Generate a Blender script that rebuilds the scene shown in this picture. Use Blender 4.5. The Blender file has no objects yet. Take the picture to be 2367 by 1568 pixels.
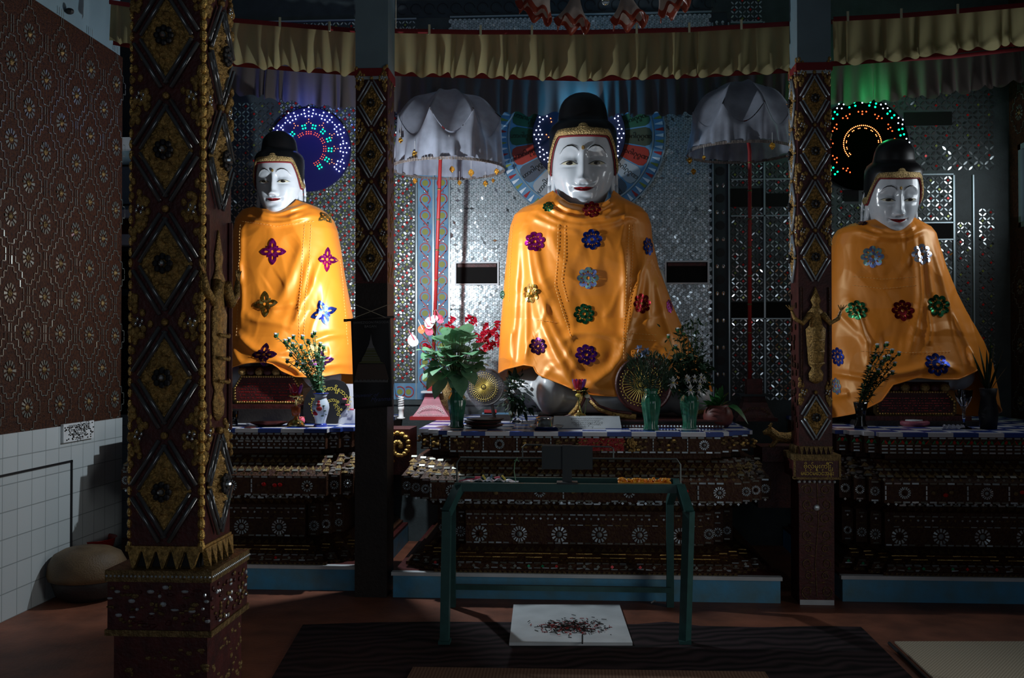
import bpy, math, random
import numpy as np
from mathutils import Vector, Matrix, noise, Euler
random.seed(7)
R = math.radians
SC = bpy.context.scene
COL = SC.collection

# ---------------------------------------------------------------- camera
F = 2301.0
YAW, PIT = R(3.6), R(0.82)
CZ = 1.5
cd = bpy.data.cameras.new('camera'); cam = bpy.data.objects.new('camera', cd); COL.objects.link(cam)
cd.sensor_width = 36; cd.lens = 36 * F / 2367; cd.clip_start = .05
cam.location = (0, 0, CZ); cam.rotation_euler = (R(90) + PIT, 0, YAW)
SC.camera = cam
RM = cam.rotation_euler.to_matrix()
def ray(px, py): return RM @ Vector(((px - 1183.5) / F, -(py - 784) / F, -1))
def at(px, py, Y):
    d = ray(px, py); k = Y / d.y
    return Vector((d.x * k, Y, CZ + d.z * k))
def on(px, py, z=0.0):
    d = ray(px, py); k = (z - CZ) / d.z
    return Vector((d.x * k, d.y * k, z))
def onx(px, py, X):
    d = ray(px, py); k = X / d.x
    return Vector((X, d.y * k, CZ + d.z * k))
def ppm(Y): return F / Y

# ---------------------------------------------------------------- colour management, world, lamps
SC.view_settings.view_transform = 'Standard'; SC.view_settings.look = 'None'
SC.view_settings.gamma = 1; SC.view_settings.use_curve_mapping = False
SC.view_settings.exposure = 0.0
w = bpy.data.worlds.new('world'); SC.world = w; w.use_nodes = True
w.node_tree.nodes['Background'].inputs[0].default_value = (.62, .8, 1, 1)
w.node_tree.nodes['Background'].inputs[1].default_value = .028

def lamp(kind, name, loc, energy, color, size=.05, rot=None, sy=None, spot=None, blend=.5):
    l = bpy.data.lights.new(name, kind); l.energy = energy; l.color = color
    if kind == 'AREA':
        l.size = size
        if sy: l.shape = 'RECTANGLE'; l.size_y = sy
    else: l.shadow_soft_size = size
    if kind == 'SPOT': l.spot_size = R(spot); l.spot_blend = blend
    o = bpy.data.objects.new(name, l); o.location = loc
    if rot: o.rotation_euler = rot
    COL.objects.link(o); return o
def aim(a, b): return (Vector(b) - Vector(a)).to_track_quat('-Z', 'Y').to_euler()

# bare bulb fixed behind the middle pillar: the main light of the shrine
KEY = Vector((-1.22, 6.40, 2.15))
lamp('POINT', 'pillar_bulb_light', KEY, 78, (.86, .94, 1), .022)
# daylight through the window of the right-hand wall
WIN = (3.40, 6.86, 2.78)
lamp('POINT', 'far_pillar_fill_light', at(1884, 640, 6.42), 1.2, (.95, .95, 1), .03)  # added weak fill hidden behind the far pillar, lifts the statues' dim sides
lamp('AREA', 'window_daylight', WIN, 9, (.88, .95, 1), .5, (0, R(90), 0), .9)
# daylight from the open doorway far behind the viewer
lamp('AREA', 'doorway_daylight', (.6, -3.2, 1.9), 21, (.78, .88, 1), 4.4, aim((.6, -3.2, 1.9), (-1.2, 5, 1.0)), 2.8)
# daylight from an open side door in the right-hand wall
lamp('AREA', 'side_door_daylight', (3.42, 3.6, 1.15), 16, (.95, .93, .9), 2.0, (0, R(90), 0), 1.2).data.spread = 2.1
# glow of the coloured lamps round the three haloes
lamp('POINT', 'halo_glow_blue', at(712, 262, 7.58), 2.0, (.08, .16, 1), .04)
lamp('POINT', 'halo_glow_cyan', at(1340, 250, 7.58), 3.6, (.05, .5, 1), .05)
lamp('POINT', 'halo_glow_green', at(2005, 238, 7.58), 2.0, (.05, 1, .3), .05)

# ---------------------------------------------------------------- mesh helpers
def link(o, parent=None):
    COL.objects.link(o)
    if parent: o.parent = parent
    return o
def wpos(o):
    p = Vector((0, 0, 0))
    while o is not None:
        p += o.location; o = o.parent
    return p
def thing(name, label, cat, loc, group=None):
    o = bpy.data.objects.new(name, None); o.location = loc; o.empty_display_size = .05; COL.objects.link(o)
    return tag(o, label, cat, group)
def tag(o, label=None, cat=None, group=None, kind=None):
    if label: o['label'] = label
    if cat: o['category'] = cat
    if group: o['group'] = group
    if kind: o['kind'] = kind
    return o
def copy_tree(o, loc=None, parent=None, label=None):
    c = o.copy(); COL.objects.link(c); c.parent = parent if parent else o.parent
    if loc is not None: c.location = loc
    if label: c['label'] = label
    for ch in list(o.children): copy_tree(ch, None, c)
    return c

class MB:
    def __init__(s): s.v = []; s.f = []; s.m = []
    def add(s, vs, fs, m=0):
        b = len(s.v); s.v.extend(vs)
        for f in fs: s.f.append(tuple(b + i for i in f)); s.m.append(m)
        return s
    def box(s, c, d, m=0, M=None, taper=None):
        x, y, z = d[0] / 2, d[1] / 2, d[2] / 2; t = taper or 1
        vs = [(-x, -y, -z), (x, -y, -z), (x, y, -z), (-x, y, -z), (-x * t, -y * t, z), (x * t, -y * t, z), (x * t, y * t, z), (-x * t, y * t, z)]
        if M: vs = [M @ Vector(v) for v in vs]
        vs = [(c[0] + v[0], c[1] + v[1], c[2] + v[2]) for v in vs]
        return s.add(vs, [(3, 2, 1, 0), (4, 5, 6, 7), (0, 1, 5, 4), (1, 2, 6, 5), (2, 3, 7, 6), (3, 0, 4, 7)], m)
    def bb(s, x0, x1, y0, y1, z0, z1, m=0):
        return s.box(((x0 + x1) / 2, (y0 + y1) / 2, (z0 + z1) / 2), (abs(x1 - x0), abs(y1 - y0), abs(z1 - z0)), m)
    def loft(s, rings, m=0, cap=True, closed=True):
        n = len(rings[0]); vs = [tuple(p) for r in rings for p in r]; fs = []
        for i in range(len(rings) - 1):
            for j in range(n if closed else n - 1):
                k = (j + 1) % n
                fs.append((i * n + j, i * n + k, (i + 1) * n + k, (i + 1) * n + j))
        if cap and closed:
            fs.append(tuple(range(n - 1, -1, -1))); fs.append(tuple((len(rings) - 1) * n + j for j in range(n)))
        return s.add(vs, fs, m)
    def tube(s, pts, r, m=0, n=8, cap=True):
        pts = [Vector(p) for p in pts]; rs = r if hasattr(r, '__len__') else [r] * len(pts)
        t0 = (pts[1] - pts[0]).normalized(); up = Vector((0, 0, 1)) if abs(t0.z) < .9 else Vector((1, 0, 0))
        a = t0.cross(up).normalized(); rings = []
        for i, p in enumerate(pts):
            t = (pts[min(i + 1, len(pts) - 1)] - pts[max(i - 1, 0)])
            if t.length < 1e-9: t = t0
            t.normalize(); a = (a - t * a.dot(t)).normalized(); b = t.cross(a)
            rings.append([p + (a * math.cos(q) + b * math.sin(q)) * rs[i] for q in [2 * math.pi * k / n for k in range(n)]])
        return s.loft(rings, m, cap)
    def lathe(s, c, prof, m=0, n=32, sx=1, sy=1, flute=0, nf=0, tw=0):
        rings = []
        for (r, z) in prof:
            rings.append([(c[0] + r * sx * math.cos(q) * (1 + flute * math.cos(nf * q + tw * z)), c[1] + r * sy * math.sin(q) * (1 + flute * math.cos(nf * q + tw * z)), c[2] + z) for q in [2 * math.pi * k / n for k in range(n)]])
        return s.loft(rings, m)
    def ball(s, c, r, m=0, n=12, k=8, M=None):
        rx, ry, rz = r if hasattr(r, '__len__') else (r, r, r); rings = []
        for i in range(k + 1):
            t = math.pi * i / k; q = max(math.sin(t), .001)
            ring = [Vector((rx * q * math.cos(2 * math.pi * j / n), ry * q * math.sin(2 * math.pi * j / n), -rz * math.cos(t))) for j in range(n)]
            rings.append([Vector(c) + ((M @ p) if M else p) for p in ring])
        return s.loft(rings, m)
    def grid(s, f, nu, nv, m=0, cu=False):
        vs = [tuple(f(i / (nu if cu else nu - 1), j / (nv - 1))) for j in range(nv) for i in range(nu)]; fs = []
        for j in range(nv - 1):
            for i in range(nu if cu else nu - 1):
                k = (i + 1) % nu; fs.append((j * nu + i, j * nu + k, (j + 1) * nu + k, (j + 1) * nu + i))
        return s.add(vs, fs, m)
    def poly(s, pts, m=0): return s.add([tuple(p) for p in pts], [tuple(range(len(pts)))], m)
    def chip(s, pts, Y, m=0, tilt=0, f=None):
        # flat chip in a vertical plane facing -Y; a small random tilt makes it glint like hand-set glass
        cx = sum(p[0] for p in pts) / len(pts); cz = sum(p[1] for p in pts) / len(pts)
        a = random.gauss(0, tilt) if tilt else 0; b = random.gauss(0, tilt) if tilt else 0
        vs = [(x, Y + a * (x - cx) + b * (z - cz), z) for x, z in pts]
        if f: vs = [f(*v) for v in vs]
        return s.add(vs, [tuple(range(len(pts)))], m)
    def build(s, name, mats, parent=None, smooth=False, label=None, autosharp=None):
        me = bpy.data.meshes.new(name)
        if parent is not None: off = wpos(parent)
        else:
            a = np.array([tuple(v) for v in s.v]); lo, hi = a.min(0), a.max(0)
            off = Vector(((lo[0] + hi[0]) / 2, (lo[1] + hi[1]) / 2, lo[2]))
        me.from_pydata([(v[0] - off[0], v[1] - off[1], v[2] - off[2]) for v in s.v], [], s.f)
        if not isinstance(mats, (list, tuple)): mats = [mats]
        for q in mats: me.materials.append(q)
        if len(mats) > 1: me.polygons.foreach_set('material_index', s.m)
        if smooth:
            me.polygons.foreach_set('use_smooth', [True] * len(me.polygons))
            if autosharp: me.set_sharp_from_angle(angle=R(autosharp))
        me.update()
        o = bpy.data.objects.new(name, me); link(o, parent)
        if parent is None: o.location = off
        if label: o['label'] = label
        return o
def single(mb, name, mats, label, cat, group=None, smooth=False, kind=None, autosharp=None):
    o = mb.build(name, mats, None, smooth, autosharp=autosharp); return tag(o, label, cat, group, kind)
def struct(mb, name, mats, smooth=False):
    o = mb.build(name, mats, None, smooth); o['kind'] = 'structure'; return o
def interp(x, pts):
    return float(np.interp(x, [p[0] for p in pts], [p[1] for p in pts]))

# text as outlines: returns verts (2D) and faces, centred on the origin
def text2d(t, size, shear=0):
    c = bpy.data.curves.new('t', 'FONT'); c.body = t; c.size = size; c.align_x = 'CENTER'; c.align_y = 'CENTER'; c.shear = shear; c.resolution_u = 2
    o = bpy.data.objects.new('t', c); COL.objects.link(o)
    bpy.context.view_layer.update()
    me = bpy.data.meshes.new_from_object(o.evaluated_get(bpy.context.evaluated_depsgraph_get()))
    v = [(q.co.x, q.co.y) for q in me.vertices]; f = [tuple(p.vertices) for p in me.polygons]
    bpy.data.objects.remove(o); bpy.data.curves.remove(c); bpy.data.meshes.remove(me)
    return v, f
def put_text(mb, t, size, fn, m=0, shear=0):
    v, f = text2d(t, size, shear)
    if v: mb.add([tuple(fn(x, y)) for x, y in v], f, m)

# ---------------------------------------------------------------- materials
def mat(name, col, rough=.5, metal=0, var=0, vscale=20, bump=0, bscale=60, emit=None, es=1, spec=.5, coat=0, trans=0, sheen=0, sss=0, col2=None, alpha=1, tex='noise', translucent=0, aniso=0):
    m = bpy.data.materials.new(name); m.use_nodes = True; nt = m.node_tree; N = nt.nodes; L = nt.links
    b = N['Principled BSDF']; I = b.inputs
    I['Base Color'].default_value = (*col, 1); I['Roughness'].default_value = rough; I['Metallic'].default_value = metal
    I['Specular IOR Level'].default_value = spec; I['Coat Weight'].default_value = coat; I['Transmission Weight'].default_value = trans
    I['Sheen Weight'].default_value = sheen; I['Alpha'].default_value = alpha
    I['Anisotropic'].default_value = aniso
    if sss: I['Subsurface Weight'].default_value = sss; I['Subsurface Radius'].default_value = (.05, .05, .05); I['Subsurface Scale'].default_value = .3
    if emit: I['Emission Color'].default_value = (*emit, 1); I['Emission Strength'].default_value = es
    tc = N.new('ShaderNodeTexCoord')
    if var:
        t = N.new('ShaderNodeTexNoise') if tex == 'noise' else N.new('ShaderNodeTexVoronoi')
        t.inputs['Scale'].default_value = vscale
        if tex == 'noise': t.inputs['Detail'].default_value = 6
        L.new(tc.outputs['Object'], t.inputs['Vector'])
        r = N.new('ShaderNodeValToRGB'); r.color_ramp.elements[0].position = .3; r.color_ramp.elements[1].position = .72
        c2 = col2 or tuple(c * (1 - var) for c in col)
        r.color_ramp.elements[0].color = (*c2, 1); r.color_ramp.elements[1].color = (*col, 1)
        L.new(t.outputs[0], r.inputs[0]); L.new(r.outputs[0], I['Base Color'])
    if bump:
        t = N.new('ShaderNodeTexNoise'); t.inputs['Scale'].default_value = bscale; t.inputs['Detail'].default_value = 5
        L.new(tc.outputs['Object'], t.inputs['Vector'])
        bp = N.new('ShaderNodeBump'); bp.inputs['Strength'].default_value = bump; bp.inputs['Distance'].default_value = .01
        L.new(t.outputs[0], bp.inputs['Height']); L.new(bp.outputs[0], I['Normal'])
    if translucent:
        tr = N.new('ShaderNodeBsdfTranslucent'); tr.inputs[0].default_value = (*col, 1)
        mx = N.new('ShaderNodeMixShader'); mx.inputs[0].default_value = translucent
        L.new(b.outputs[0], mx.inputs[1]); L.new(tr.outputs[0], mx.inputs[2]); L.new(mx.outputs[0], N['Material Output'].inputs[0])
    return m

M = {}
def D(k, *a, **kw): M[k] = mat(k, *a, **kw)
D('floor', (.28, .095, .05), .55, var=.55, vscale=5, bump=.25, bscale=40)
D('ceiling', (.14, .17, .19), .9)
D('bluewall', (.2, .3, .35), .9, var=.2, vscale=4)
D('darkpaint', (.035, .05, .06), .8, var=.3, vscale=8)
D('maroon', (.1, .016, .014), .5, var=.6, vscale=25, bump=.3, bscale=80)
D('brownmos', (.075, .026, .01), .6, spec=.2, var=.6, vscale=55, bump=1, bscale=110, col2=(.016, .006, .005))
D('darkwood', (.022, .015, .013), .6, var=.4, vscale=12, bump=.3, bscale=50)
D('gold', (.7, .43, .13), .36, .45, var=.75, vscale=70, bump=.8, bscale=140)
D('goldsh', (.8, .52, .16), .3, 1, bump=.5, bscale=200)
D('golddull', (.3, .2, .08), .5, .7, var=.5, vscale=40, bump=.8, bscale=90)
D('goldleaf', (.95, .55, .1), .22, 1, bump=.9, bscale=260)
D('goldpaint', (.75, .55, .1), .5, .3)
D('mirror', (.62, .7, .74), .3, .55)
D('mirror2', (.42, .5, .53), .38, .4)
D('rod', (.4, .46, .5), .3, .25)
D('mirror3', (.8, .88, .9), .12, .95)
D('darkmirror', (.5, .56, .58), .16, .95)
D('walldull', (.19, .21, .19), .35, .5)
D('mosbase', (.05, .07, .075), .6, var=.4, vscale=9, bump=.2, bscale=60)
D('redglass', (.6, .02, .02), .2, .3)
D('greenglass', (.25, .3, .06), .25, .3)
D('emerald', (.02, .35, .16), .15, .3)
D('bluepaint', (.06, .2, .4), .6, var=.45, vscale=14, col2=(.16, .3, .4))
D('bluestep', (.08, .36, .62), .55, var=.6, vscale=9, col2=(.12, .28, .36), bump=.2, bscale=30)
D('redpaint', (.34, .02, .022), .5)
D('olivepaint', (.22, .25, .04), .6)
D('whitepaint', (.7, .76, .8), .5)
D('frame', (.35, .44, .48), .35, .5)
D('black', (.004, .004, .006), .6)
D('void', (.002, .002, .002), 1)
D('tile', (.62, .7, .72), .3, var=.15, vscale=7)
D('marble', (.55, .58, .6), .3, var=.2, vscale=8, coat=.2, sss=.1)
D('goldthread', (.9, .58, .18), .5)
D('goldband', (.85, .6, .26), .4, .75, var=.8, vscale=22, bump=1, bscale=26)
D('chipdim', (.2, .2, .17), .4, .3)
D('face', (.64, .69, .74), .2, coat=.4, var=.06, vscale=6, sss=.1)
D('slab', (.68, .73, .76), .35, var=.25, vscale=6)
D('hair', (.004, .004, .005), .38)
D('lip', (.24, .006, .01), .3)
D('ink', (.01, .008, .006), .3)
D('eyewhite', (.6, .57, .42), .25)
D('valance', (.37, .33, .17), .7, translucent=.5, var=.3, vscale=3)
D('valance2', (.17, .14, .13), .75, translucent=.6, var=.2, vscale=3)
D('trimred', (.2, .006, .01), .7)
D('carved', (.04, .008, .007), .55, spec=.3, var=.6, vscale=48, bump=.8, bscale=70, col2=(.08, .036, .012))
D('rodglass', (.12, .13, .135), .1, .3, coat=1)
D('tie', (.7, .68, .45), .7)
D('umbrella', (.4, .44, .54), .8, translucent=.12, var=.45, vscale=8)
D('greenvase', (.012, .09, .05), .12, var=.6, vscale=30, col2=(.035, .18, .11), coat=.6)
D('leaf', (.05, .22, .06), .38, var=.4, vscale=18, translucent=.2)
D('leafpale', (.22, .42, .25), .4, var=.5, vscale=22, col2=(.08, .26, .12), translucent=.2)
D('leafdark', (.02, .06, .025), .5, var=.5, vscale=25, translucent=.15)
D('stem', (.1, .16, .05), .6)
D('white', (.8, .82, .82), .5)
D('pink', (.75, .12, .2), .45)
D('orchid', (.45, .008, .03), .4, translucent=.25)
D('orangefl', (.8, .22, .08), .5)
D('yellow', (.75, .6, .1), .4)
D('porcelain', (.55, .65, .75), .12, coat=.6)
D('cobalt', (.02, .05, .4), .15, coat=.5)
D('teal', (.02, .085, .08), .4, var=.3, vscale=20)
D('straw', (.42, .37, .27), .7)
D('steel', (.6, .6, .6), .18, 1)
D('glass', (.9, .95, .95), .03, trans=1)
D('plastic', (.72, .74, .82), .25, translucent=.3)
D('claypot', (.2, .05, .04), .5, var=.4, vscale=12)
D('redplastic', (.3, .01, .01), .35)
D('basket', (.16, .1, .045), .6, var=.6, vscale=5, bump=.4, bscale=120)
D('pinkred', (.42, .1, .15), .5, var=.4, vscale=14)
D('lotusred', (.6, .04, .08), .08, trans=.5)
D('lotusblue', (.03, .2, .7), .08, trans=.5)
D('lotuspurple', (.35, .06, .4), .08, trans=.5)
D('brass', (.75, .55, .18), .2, 1)
D('orangebits', (.9, .2, .01), .5, var=.6, vscale=60, col2=(.8, .45, .02))
D('greydust', (.26, .22, .2), .8, var=.6, vscale=30, bump=.8, bscale=50)
D('shade', (.6, .54, .5), .3, translucent=.5)
D('shadered', (.4, .1, .06), .3, translucent=.5)
D('halofelt', (.002, .002, .07), .9, emit=(.0, .0, .2), es=.06)  # faint blue emission stands in for lamp light falling on the felt
D('halonavy', (.003, .003, .02), .9)
D('haloblk', (.0004, .001, .0006), 1, spec=0)
D('led_white', (1, 1, 1), emit=(.55, .65, 1), es=9)
D('led_green', (0, 1, .4), emit=(.0, .8, .25), es=3.2)
D('led_red', (1, .1, 0), emit=(1, .06, .015), es=6)
D('led_orange', (1, .2, 0), emit=(1, .2, .06), es=6)
D('led_blue', (.1, .2, 1), emit=(.1, .25, 1), es=9)
def holo(name, c1, c2):
    # holographic sequin film: metallic, colour shifting in small cells
    m = bpy.data.materials.new(name); m.use_nodes = True; nt = m.node_tree; N = nt.nodes; L = nt.links; b = N['Principled BSDF']
    b.inputs['Metallic'].default_value = .85; b.inputs['Roughness'].default_value = .25
    tc = N.new('ShaderNodeTexCoord'); t = N.new('ShaderNodeTexVoronoi'); t.inputs['Scale'].default_value = 55; L.new(tc.outputs['Object'], t.inputs['Vector'])
    r = N.new('ShaderNodeValToRGB'); r.color_ramp.elements[0].color = (*c1, 1); r.color_ramp.elements[1].color = (*c2, 1)
    r.color_ramp.elements[0].position = .35; r.color_ramp.elements[1].position = .75
    s = N.new('ShaderNodeSeparateColor'); L.new(t.outputs['Color'], s.inputs[0]); L.new(s.outputs[0], r.inputs[0]); L.new(r.outputs[0], b.inputs['Base Color'])
    M[name] = m
holo('h_magenta', (.4, .01, .22), (.75, .04, .5)); holo('h_blue', (.01, .02, .2), (.03, .08, .5)); holo('h_pastel', (.3, .35, .75), (.4, .8, .7))
holo('h_gold', (.25, .14, .02), (.7, .5, .15)); holo('h_green', (.01, .08, .03), (.05, .3, .12)); holo('h_red', (.2, .005, .01), (.5, .03, .05))
holo('h_purple', (.06, .01, .22), (.3, .04, .5)); holo('h_dark', (.03, .005, .04), (.12, .02, .12)); holo('h_silver', (.55, .6, .8), (.85, .9, 1))

def satin():
    m = bpy.data.materials.new('orange_satin'); m.use_nodes = True; nt = m.node_tree; N = nt.nodes; L = nt.links; b = N['Principled BSDF']; I = b.inputs
    I['Base Color'].default_value = (.95, .29, .022, 1); I['Metallic'].default_value = 0; I['Roughness'].default_value = .42
    I['Specular IOR Level'].default_value = 1.0; I['Specular Tint'].default_value = (1, .78, .45, 1); I['IOR'].default_value = 1.6
    I['Sheen Weight'].default_value = .15; I['Sheen Roughness'].default_value = .4; I['Sheen Tint'].default_value = (1, .7, .35, 1)
    tc = N.new('ShaderNodeTexCoord'); t = N.new('ShaderNodeTexNoise'); t.inputs['Scale'].default_value = 4; t.inputs['Detail'].default_value = 1.5; t.inputs['Distortion'].default_value = .5
    mp = N.new('ShaderNodeMapping'); mp.inputs['Scale'].default_value = (1.5, 1.5, .7)
    L.new(tc.outputs['Object'], mp.inputs[0]); L.new(mp.outputs[0], t.inputs['Vector'])
    bp = N.new('ShaderNodeBump'); bp.inputs['Strength'].default_value = .5; bp.inputs['Distance'].default_value = .03
    L.new(t.outputs[0], bp.inputs['Height']); L.new(bp.outputs[0], I['Normal'])
    M['satin'] = m
satin()
def grid_mat(name, c1, c2, sx, rough, line=.03, axis='yz'):
    # tiled wall: fine dark grout lines
    m = bpy.data.materials.new(name); m.use_nodes = True; nt = m.node_tree; N = nt.nodes; L = nt.links; b = N['Principled BSDF']; b.inputs['Roughness'].default_value = rough
    tc = N.new('ShaderNodeTexCoord'); sp = N.new('ShaderNodeSeparateXYZ'); cb = N.new('ShaderNodeCombineXYZ'); L.new(tc.outputs['Object'], sp.inputs[0])
    L.new(sp.outputs['XYZ'.index(axis[0].upper())], cb.inputs[0]); L.new(sp.outputs['XYZ'.index(axis[1].upper())], cb.inputs[1])
    t = N.new('ShaderNodeTexBrick'); t.offset = 0; t.inputs['Scale'].default_value = 1; t.inputs['Brick Width'].default_value = sx; t.inputs['Row Height'].default_value = sx
    t.inputs['Mortar Size'].default_value = sx * line; t.inputs['Color1'].default_value = (*c1, 1); t.inputs['Color2'].default_value = (*[c * .93 for c in c1], 1); t.inputs['Mortar'].default_value = (*c2, 1)
    L.new(cb.outputs[0], t.inputs['Vector']); L.new(t.outputs[0], b.inputs['Base Color']); M[name] = m
grid_mat('walltile', (.5, .56, .58), (.24, .28, .29), .152, .35, .02)
def checker_mat():
    m = bpy.data.materials.new('checker_tile'); m.use_nodes = True; nt = m.node_tree; N = nt.nodes; L = nt.links; b = N['Principled BSDF']; b.inputs['Roughness'].default_value = .25
    tc = N.new('ShaderNodeTexCoord'); t = N.new('ShaderNodeTexChecker'); t.inputs['Scale'].default_value = 1 / .15
    t.inputs['Color1'].default_value = (.03, .07, .32, 1); t.inputs['Color2'].default_value = (.72, .74, .8, 1)
    mp = N.new('ShaderNodeMapping'); mp.inputs['Location'].default_value = (.01, .02, .513)
    L.new(tc.outputs['Object'], mp.inputs[0]); L.new(mp.outputs[0], t.inputs['Vector']); L.new(t.outputs[0], b.inputs['Base Color']); M['checker'] = m
checker_mat()
def wave_mat(name, c1, c2, scale, rot, rough=.8, dist=3):
    m = bpy.data.materials.new(name); m.use_nodes = True; nt = m.node_tree; N = nt.nodes; L = nt.links; b = N['Principled BSDF']; b.inputs['Roughness'].default_value = rough
    b.inputs['Specular IOR Level'].default_value = .2
    tc = N.new('ShaderNodeTexCoord'); mp = N.new('ShaderNodeMapping'); mp.inputs['Rotation'].default_value = (0, 0, rot)
    t = N.new('ShaderNodeTexWave'); t.inputs['Scale'].default_value = scale; t.inputs['Distortion'].default_value = dist; t.inputs['Detail'].default_value = 1
    L.new(tc.outputs['Object'], mp.inputs[0]); L.new(mp.outputs[0], t.inputs['Vector'])
    r = N.new('ShaderNodeValToRGB'); r.color_ramp.elements[0].color = (*c1, 1); r.color_ramp.elements[1].color = (*c2, 1); L.new(t.outputs[0], r.inputs[0]); L.new(r.outputs[0], b.inputs['Base Color'])
    M[name] = m
wave_mat('netrug', (.005, .004, .005), (.036, .022, .026), 3.6, R(76), dist=9)
wave_mat('strawmat', (.3, .26, .19), (.46, .41, .31), 24, R(35), dist=.6)
wave_mat('brownmat', (.13, .07, .045), (.22, .13, .085), 20, R(0), dist=1)
# ---------------------------------------------------------------- room shell
YB = 7.9          # back wall
XL, XR = -3.2, 3.355
mb = MB(); mb.bb(-6, 6, -4, 9, -.1, 0); struct(mb, 'floor', M['floor'])
mb = MB(); mb.bb(-6, 6, -4, 9, 4.55, 4.65); struct(mb, 'ceiling', M['ceiling'])

def rosette(mb, fn, r0, r1, n=12, m=1, mc=2, w=.55):
    # ring of small glass petals round a boss; fn maps local (u,v) to a point
    for k in range(n):
        a = 2 * math.pi * k / n; da = math.pi / n * w; t = random.gauss(0, .10)
        P = [(r0 * math.cos(a - da), r0 * math.sin(a - da)), (r1 * math.cos(a - da), r1 * math.sin(a - da)), (r1 * math.cos(a + da), r1 * math.sin(a + da)), (r0 * math.cos(a + da), r0 * math.sin(a + da))]
        mb.add([tuple(fn(u, v, .004 + t * (u * math.cos(a) + v * math.sin(a) - (r0 + r1) / 2))) for u, v in P], [(0, 1, 2, 3)], m)
    mb.add([tuple(fn(r0 * .62 * math.cos(2 * math.pi * k / 8), r0 * .62 * math.sin(2 * math.pi * k / 8), .003)) for k in range(8)] + [tuple(fn(0, 0, .02))], [(k, (k + 1) % 8, 8) for k in range(8)], mc)

def strip(mb, fn, pts, w, m=1, seg=.045, t=.06):
    # thin broken strip of mirror slips along a polyline of local (u,v)
    for (a, b) in zip(pts, pts[1:]):
        L_ = math.hypot(b[0] - a[0], b[1] - a[1]); n = max(1, int(L_ / seg)); dx, dy = (b[0] - a[0]) / L_, (b[1] - a[1]) / L_
        for i in range(n):
            s0 = L_ * i / n + .003; s1 = L_ * (i + 1) / n - .003; q = random.gauss(0, t)
            P = [(a[0] + dx * s0 - dy * w / 2, a[1] + dy * s0 + dx * w / 2, q * -w), (a[0] + dx * s0 + dy * w / 2, a[1] + dy * s0 - dx * w / 2, q * w), (a[0] + dx * s1 + dy * w / 2, a[1] + dy * s1 - dx * w / 2, q * w), (a[0] + dx * s1 - dy * w / 2, a[1] + dy * s1 + dx * w / 2, q * -w)]
            mb.add([tuple(fn(u, v, .005 + d)) for u, v, d in P], [(0, 1, 2, 3)], m)

def side_mosaic(mb, X, sgn, y0, y1, z0, z1, skip=None):
    PY, PZ = .37, .44
    j = 0; y = y0
    while y < y1 - .05:
        z = z0 + .12 + (PZ / 2 if j % 2 else 0)
        while z < z1 - .08:
            if not (skip and skip(y, z)):
                fn = lambda u, v, h, y=y, z=z: (X + sgn * h, y + u, z + v)
                rosette(mb, fn, .032, .06, 12)
                for s in (-1, 1):
                    for t in (-1, 1): strip(mb, fn, [(s * .135, 0), (s * .135, t * .04), (s * .1, t * .04), (s * .1, t * .085), (s * .066, t * .085), (s * .066, t * .125), (s * .033, t * .125), (s * .033, t * .155), (0, t * .155)], .006)
                    strip(mb, fn, [(s * .012, .165), (s * .012, .275)], .006)
            z += PZ
        y += PY / 2; j += 1

# left wall: mosaic above a white tiled dado, plain blue paint above
mb = MB(); mb.bb(XL - .2, XL, -4, 6.85, 1.045, 3.6, 0)
side_mosaic(mb, XL, 1, 4.9, 6.85, 1.06, 3.6)
for y in (5.3, 5.72, 6.14, 6.56):
    fn = lambda u, v, h, y=y: (XL + h, y + u, v)
struct(mb, 'wall_left', [M['brownmos'], M['walldull'], M['golddull']])
mb = MB(); mb.bb(XL - .2, XL + .012, -4, 6.85, 0, 1.045); d = struct(mb, 'trim_1', M['walltile'])
mb = MB()
pA = onx(160, 1066, XL); pB = onx(0, 1112, XL)
fn = lambda u, v, h: (XL + .013 + h, u, v)
for pts in ([(pA.y, pA.z), (pA.y, .12)], [(pA.y, pA.z), (3.5, pA.z)]):
    (a, b), (c, e) = pts; mb.bb(XL + .01, XL + .02, min(a, c) - .008, max(a, c) + .008, min(b, e) - .006, max(b, e) + .006)
struct(mb, 'trim_2', M['black'])
mb = MB(); mb.bb(XL - .2, XL - .02, -4, 6.85, 3.6, 4.55); struct(mb, 'wall_left_upper', M['bluewall'])
mb = MB(); mb.bb(-6, XL - .2, 6.75, 6.85, 0, 4.55); struct(mb, 'wall_left_return', M['darkpaint'])
mb = MB(); mb.bb(-4.4, -4.3, 6.85, 8.1, 0, 4.55); struct(mb, 'wall_left_alcove', M['darkpaint'])

# right wall with the window opening
wz0, wz1, wy0, wy1 = 2.45, 3.08, 6.3, 7.76
mb = MB()
for (a, b, c, e) in ((-4, 2.6, 0, 4.55), (2.6, 4.6, 2.2, 4.55), (4.6, wy0, 0, 4.55), (wy1, YB + .2, 0, 4.55), (wy0, wy1, 0, wz0), (wy0, wy1, wz1, 4.55)):
    mb.bb(XR, XR + .22, a, b, c, e)
side_mosaic(mb, XR, -1, 6.98, 7.9, 1.0, 3.9, lambda y, z: wz0 - .12 < z < wz1 + .12)
struct(mb, 'wall_right', [M['brownmos'], M['walldull'], M['golddull']])
mb = MB()
for (a, b, c, e) in ((wy1 - .04, wy1, wz0, wz1), (wy0, wy0 + .04, wz0, wz1), (wy0, wy1, wz0, wz0 + .04), (wy0, wy1, wz1 - .04, wz1)):
    mb.bb(XR + .005, XR + .2, a, b, c, e)
wf = struct(mb, 'window_2', M['bluewall'])
mb = MB()
for y in (7.28, 6.8): mb.bb(XR + .1, XR + .14, y - .02, y + .02, wz0 + .04, wz1 - .04)
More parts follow.
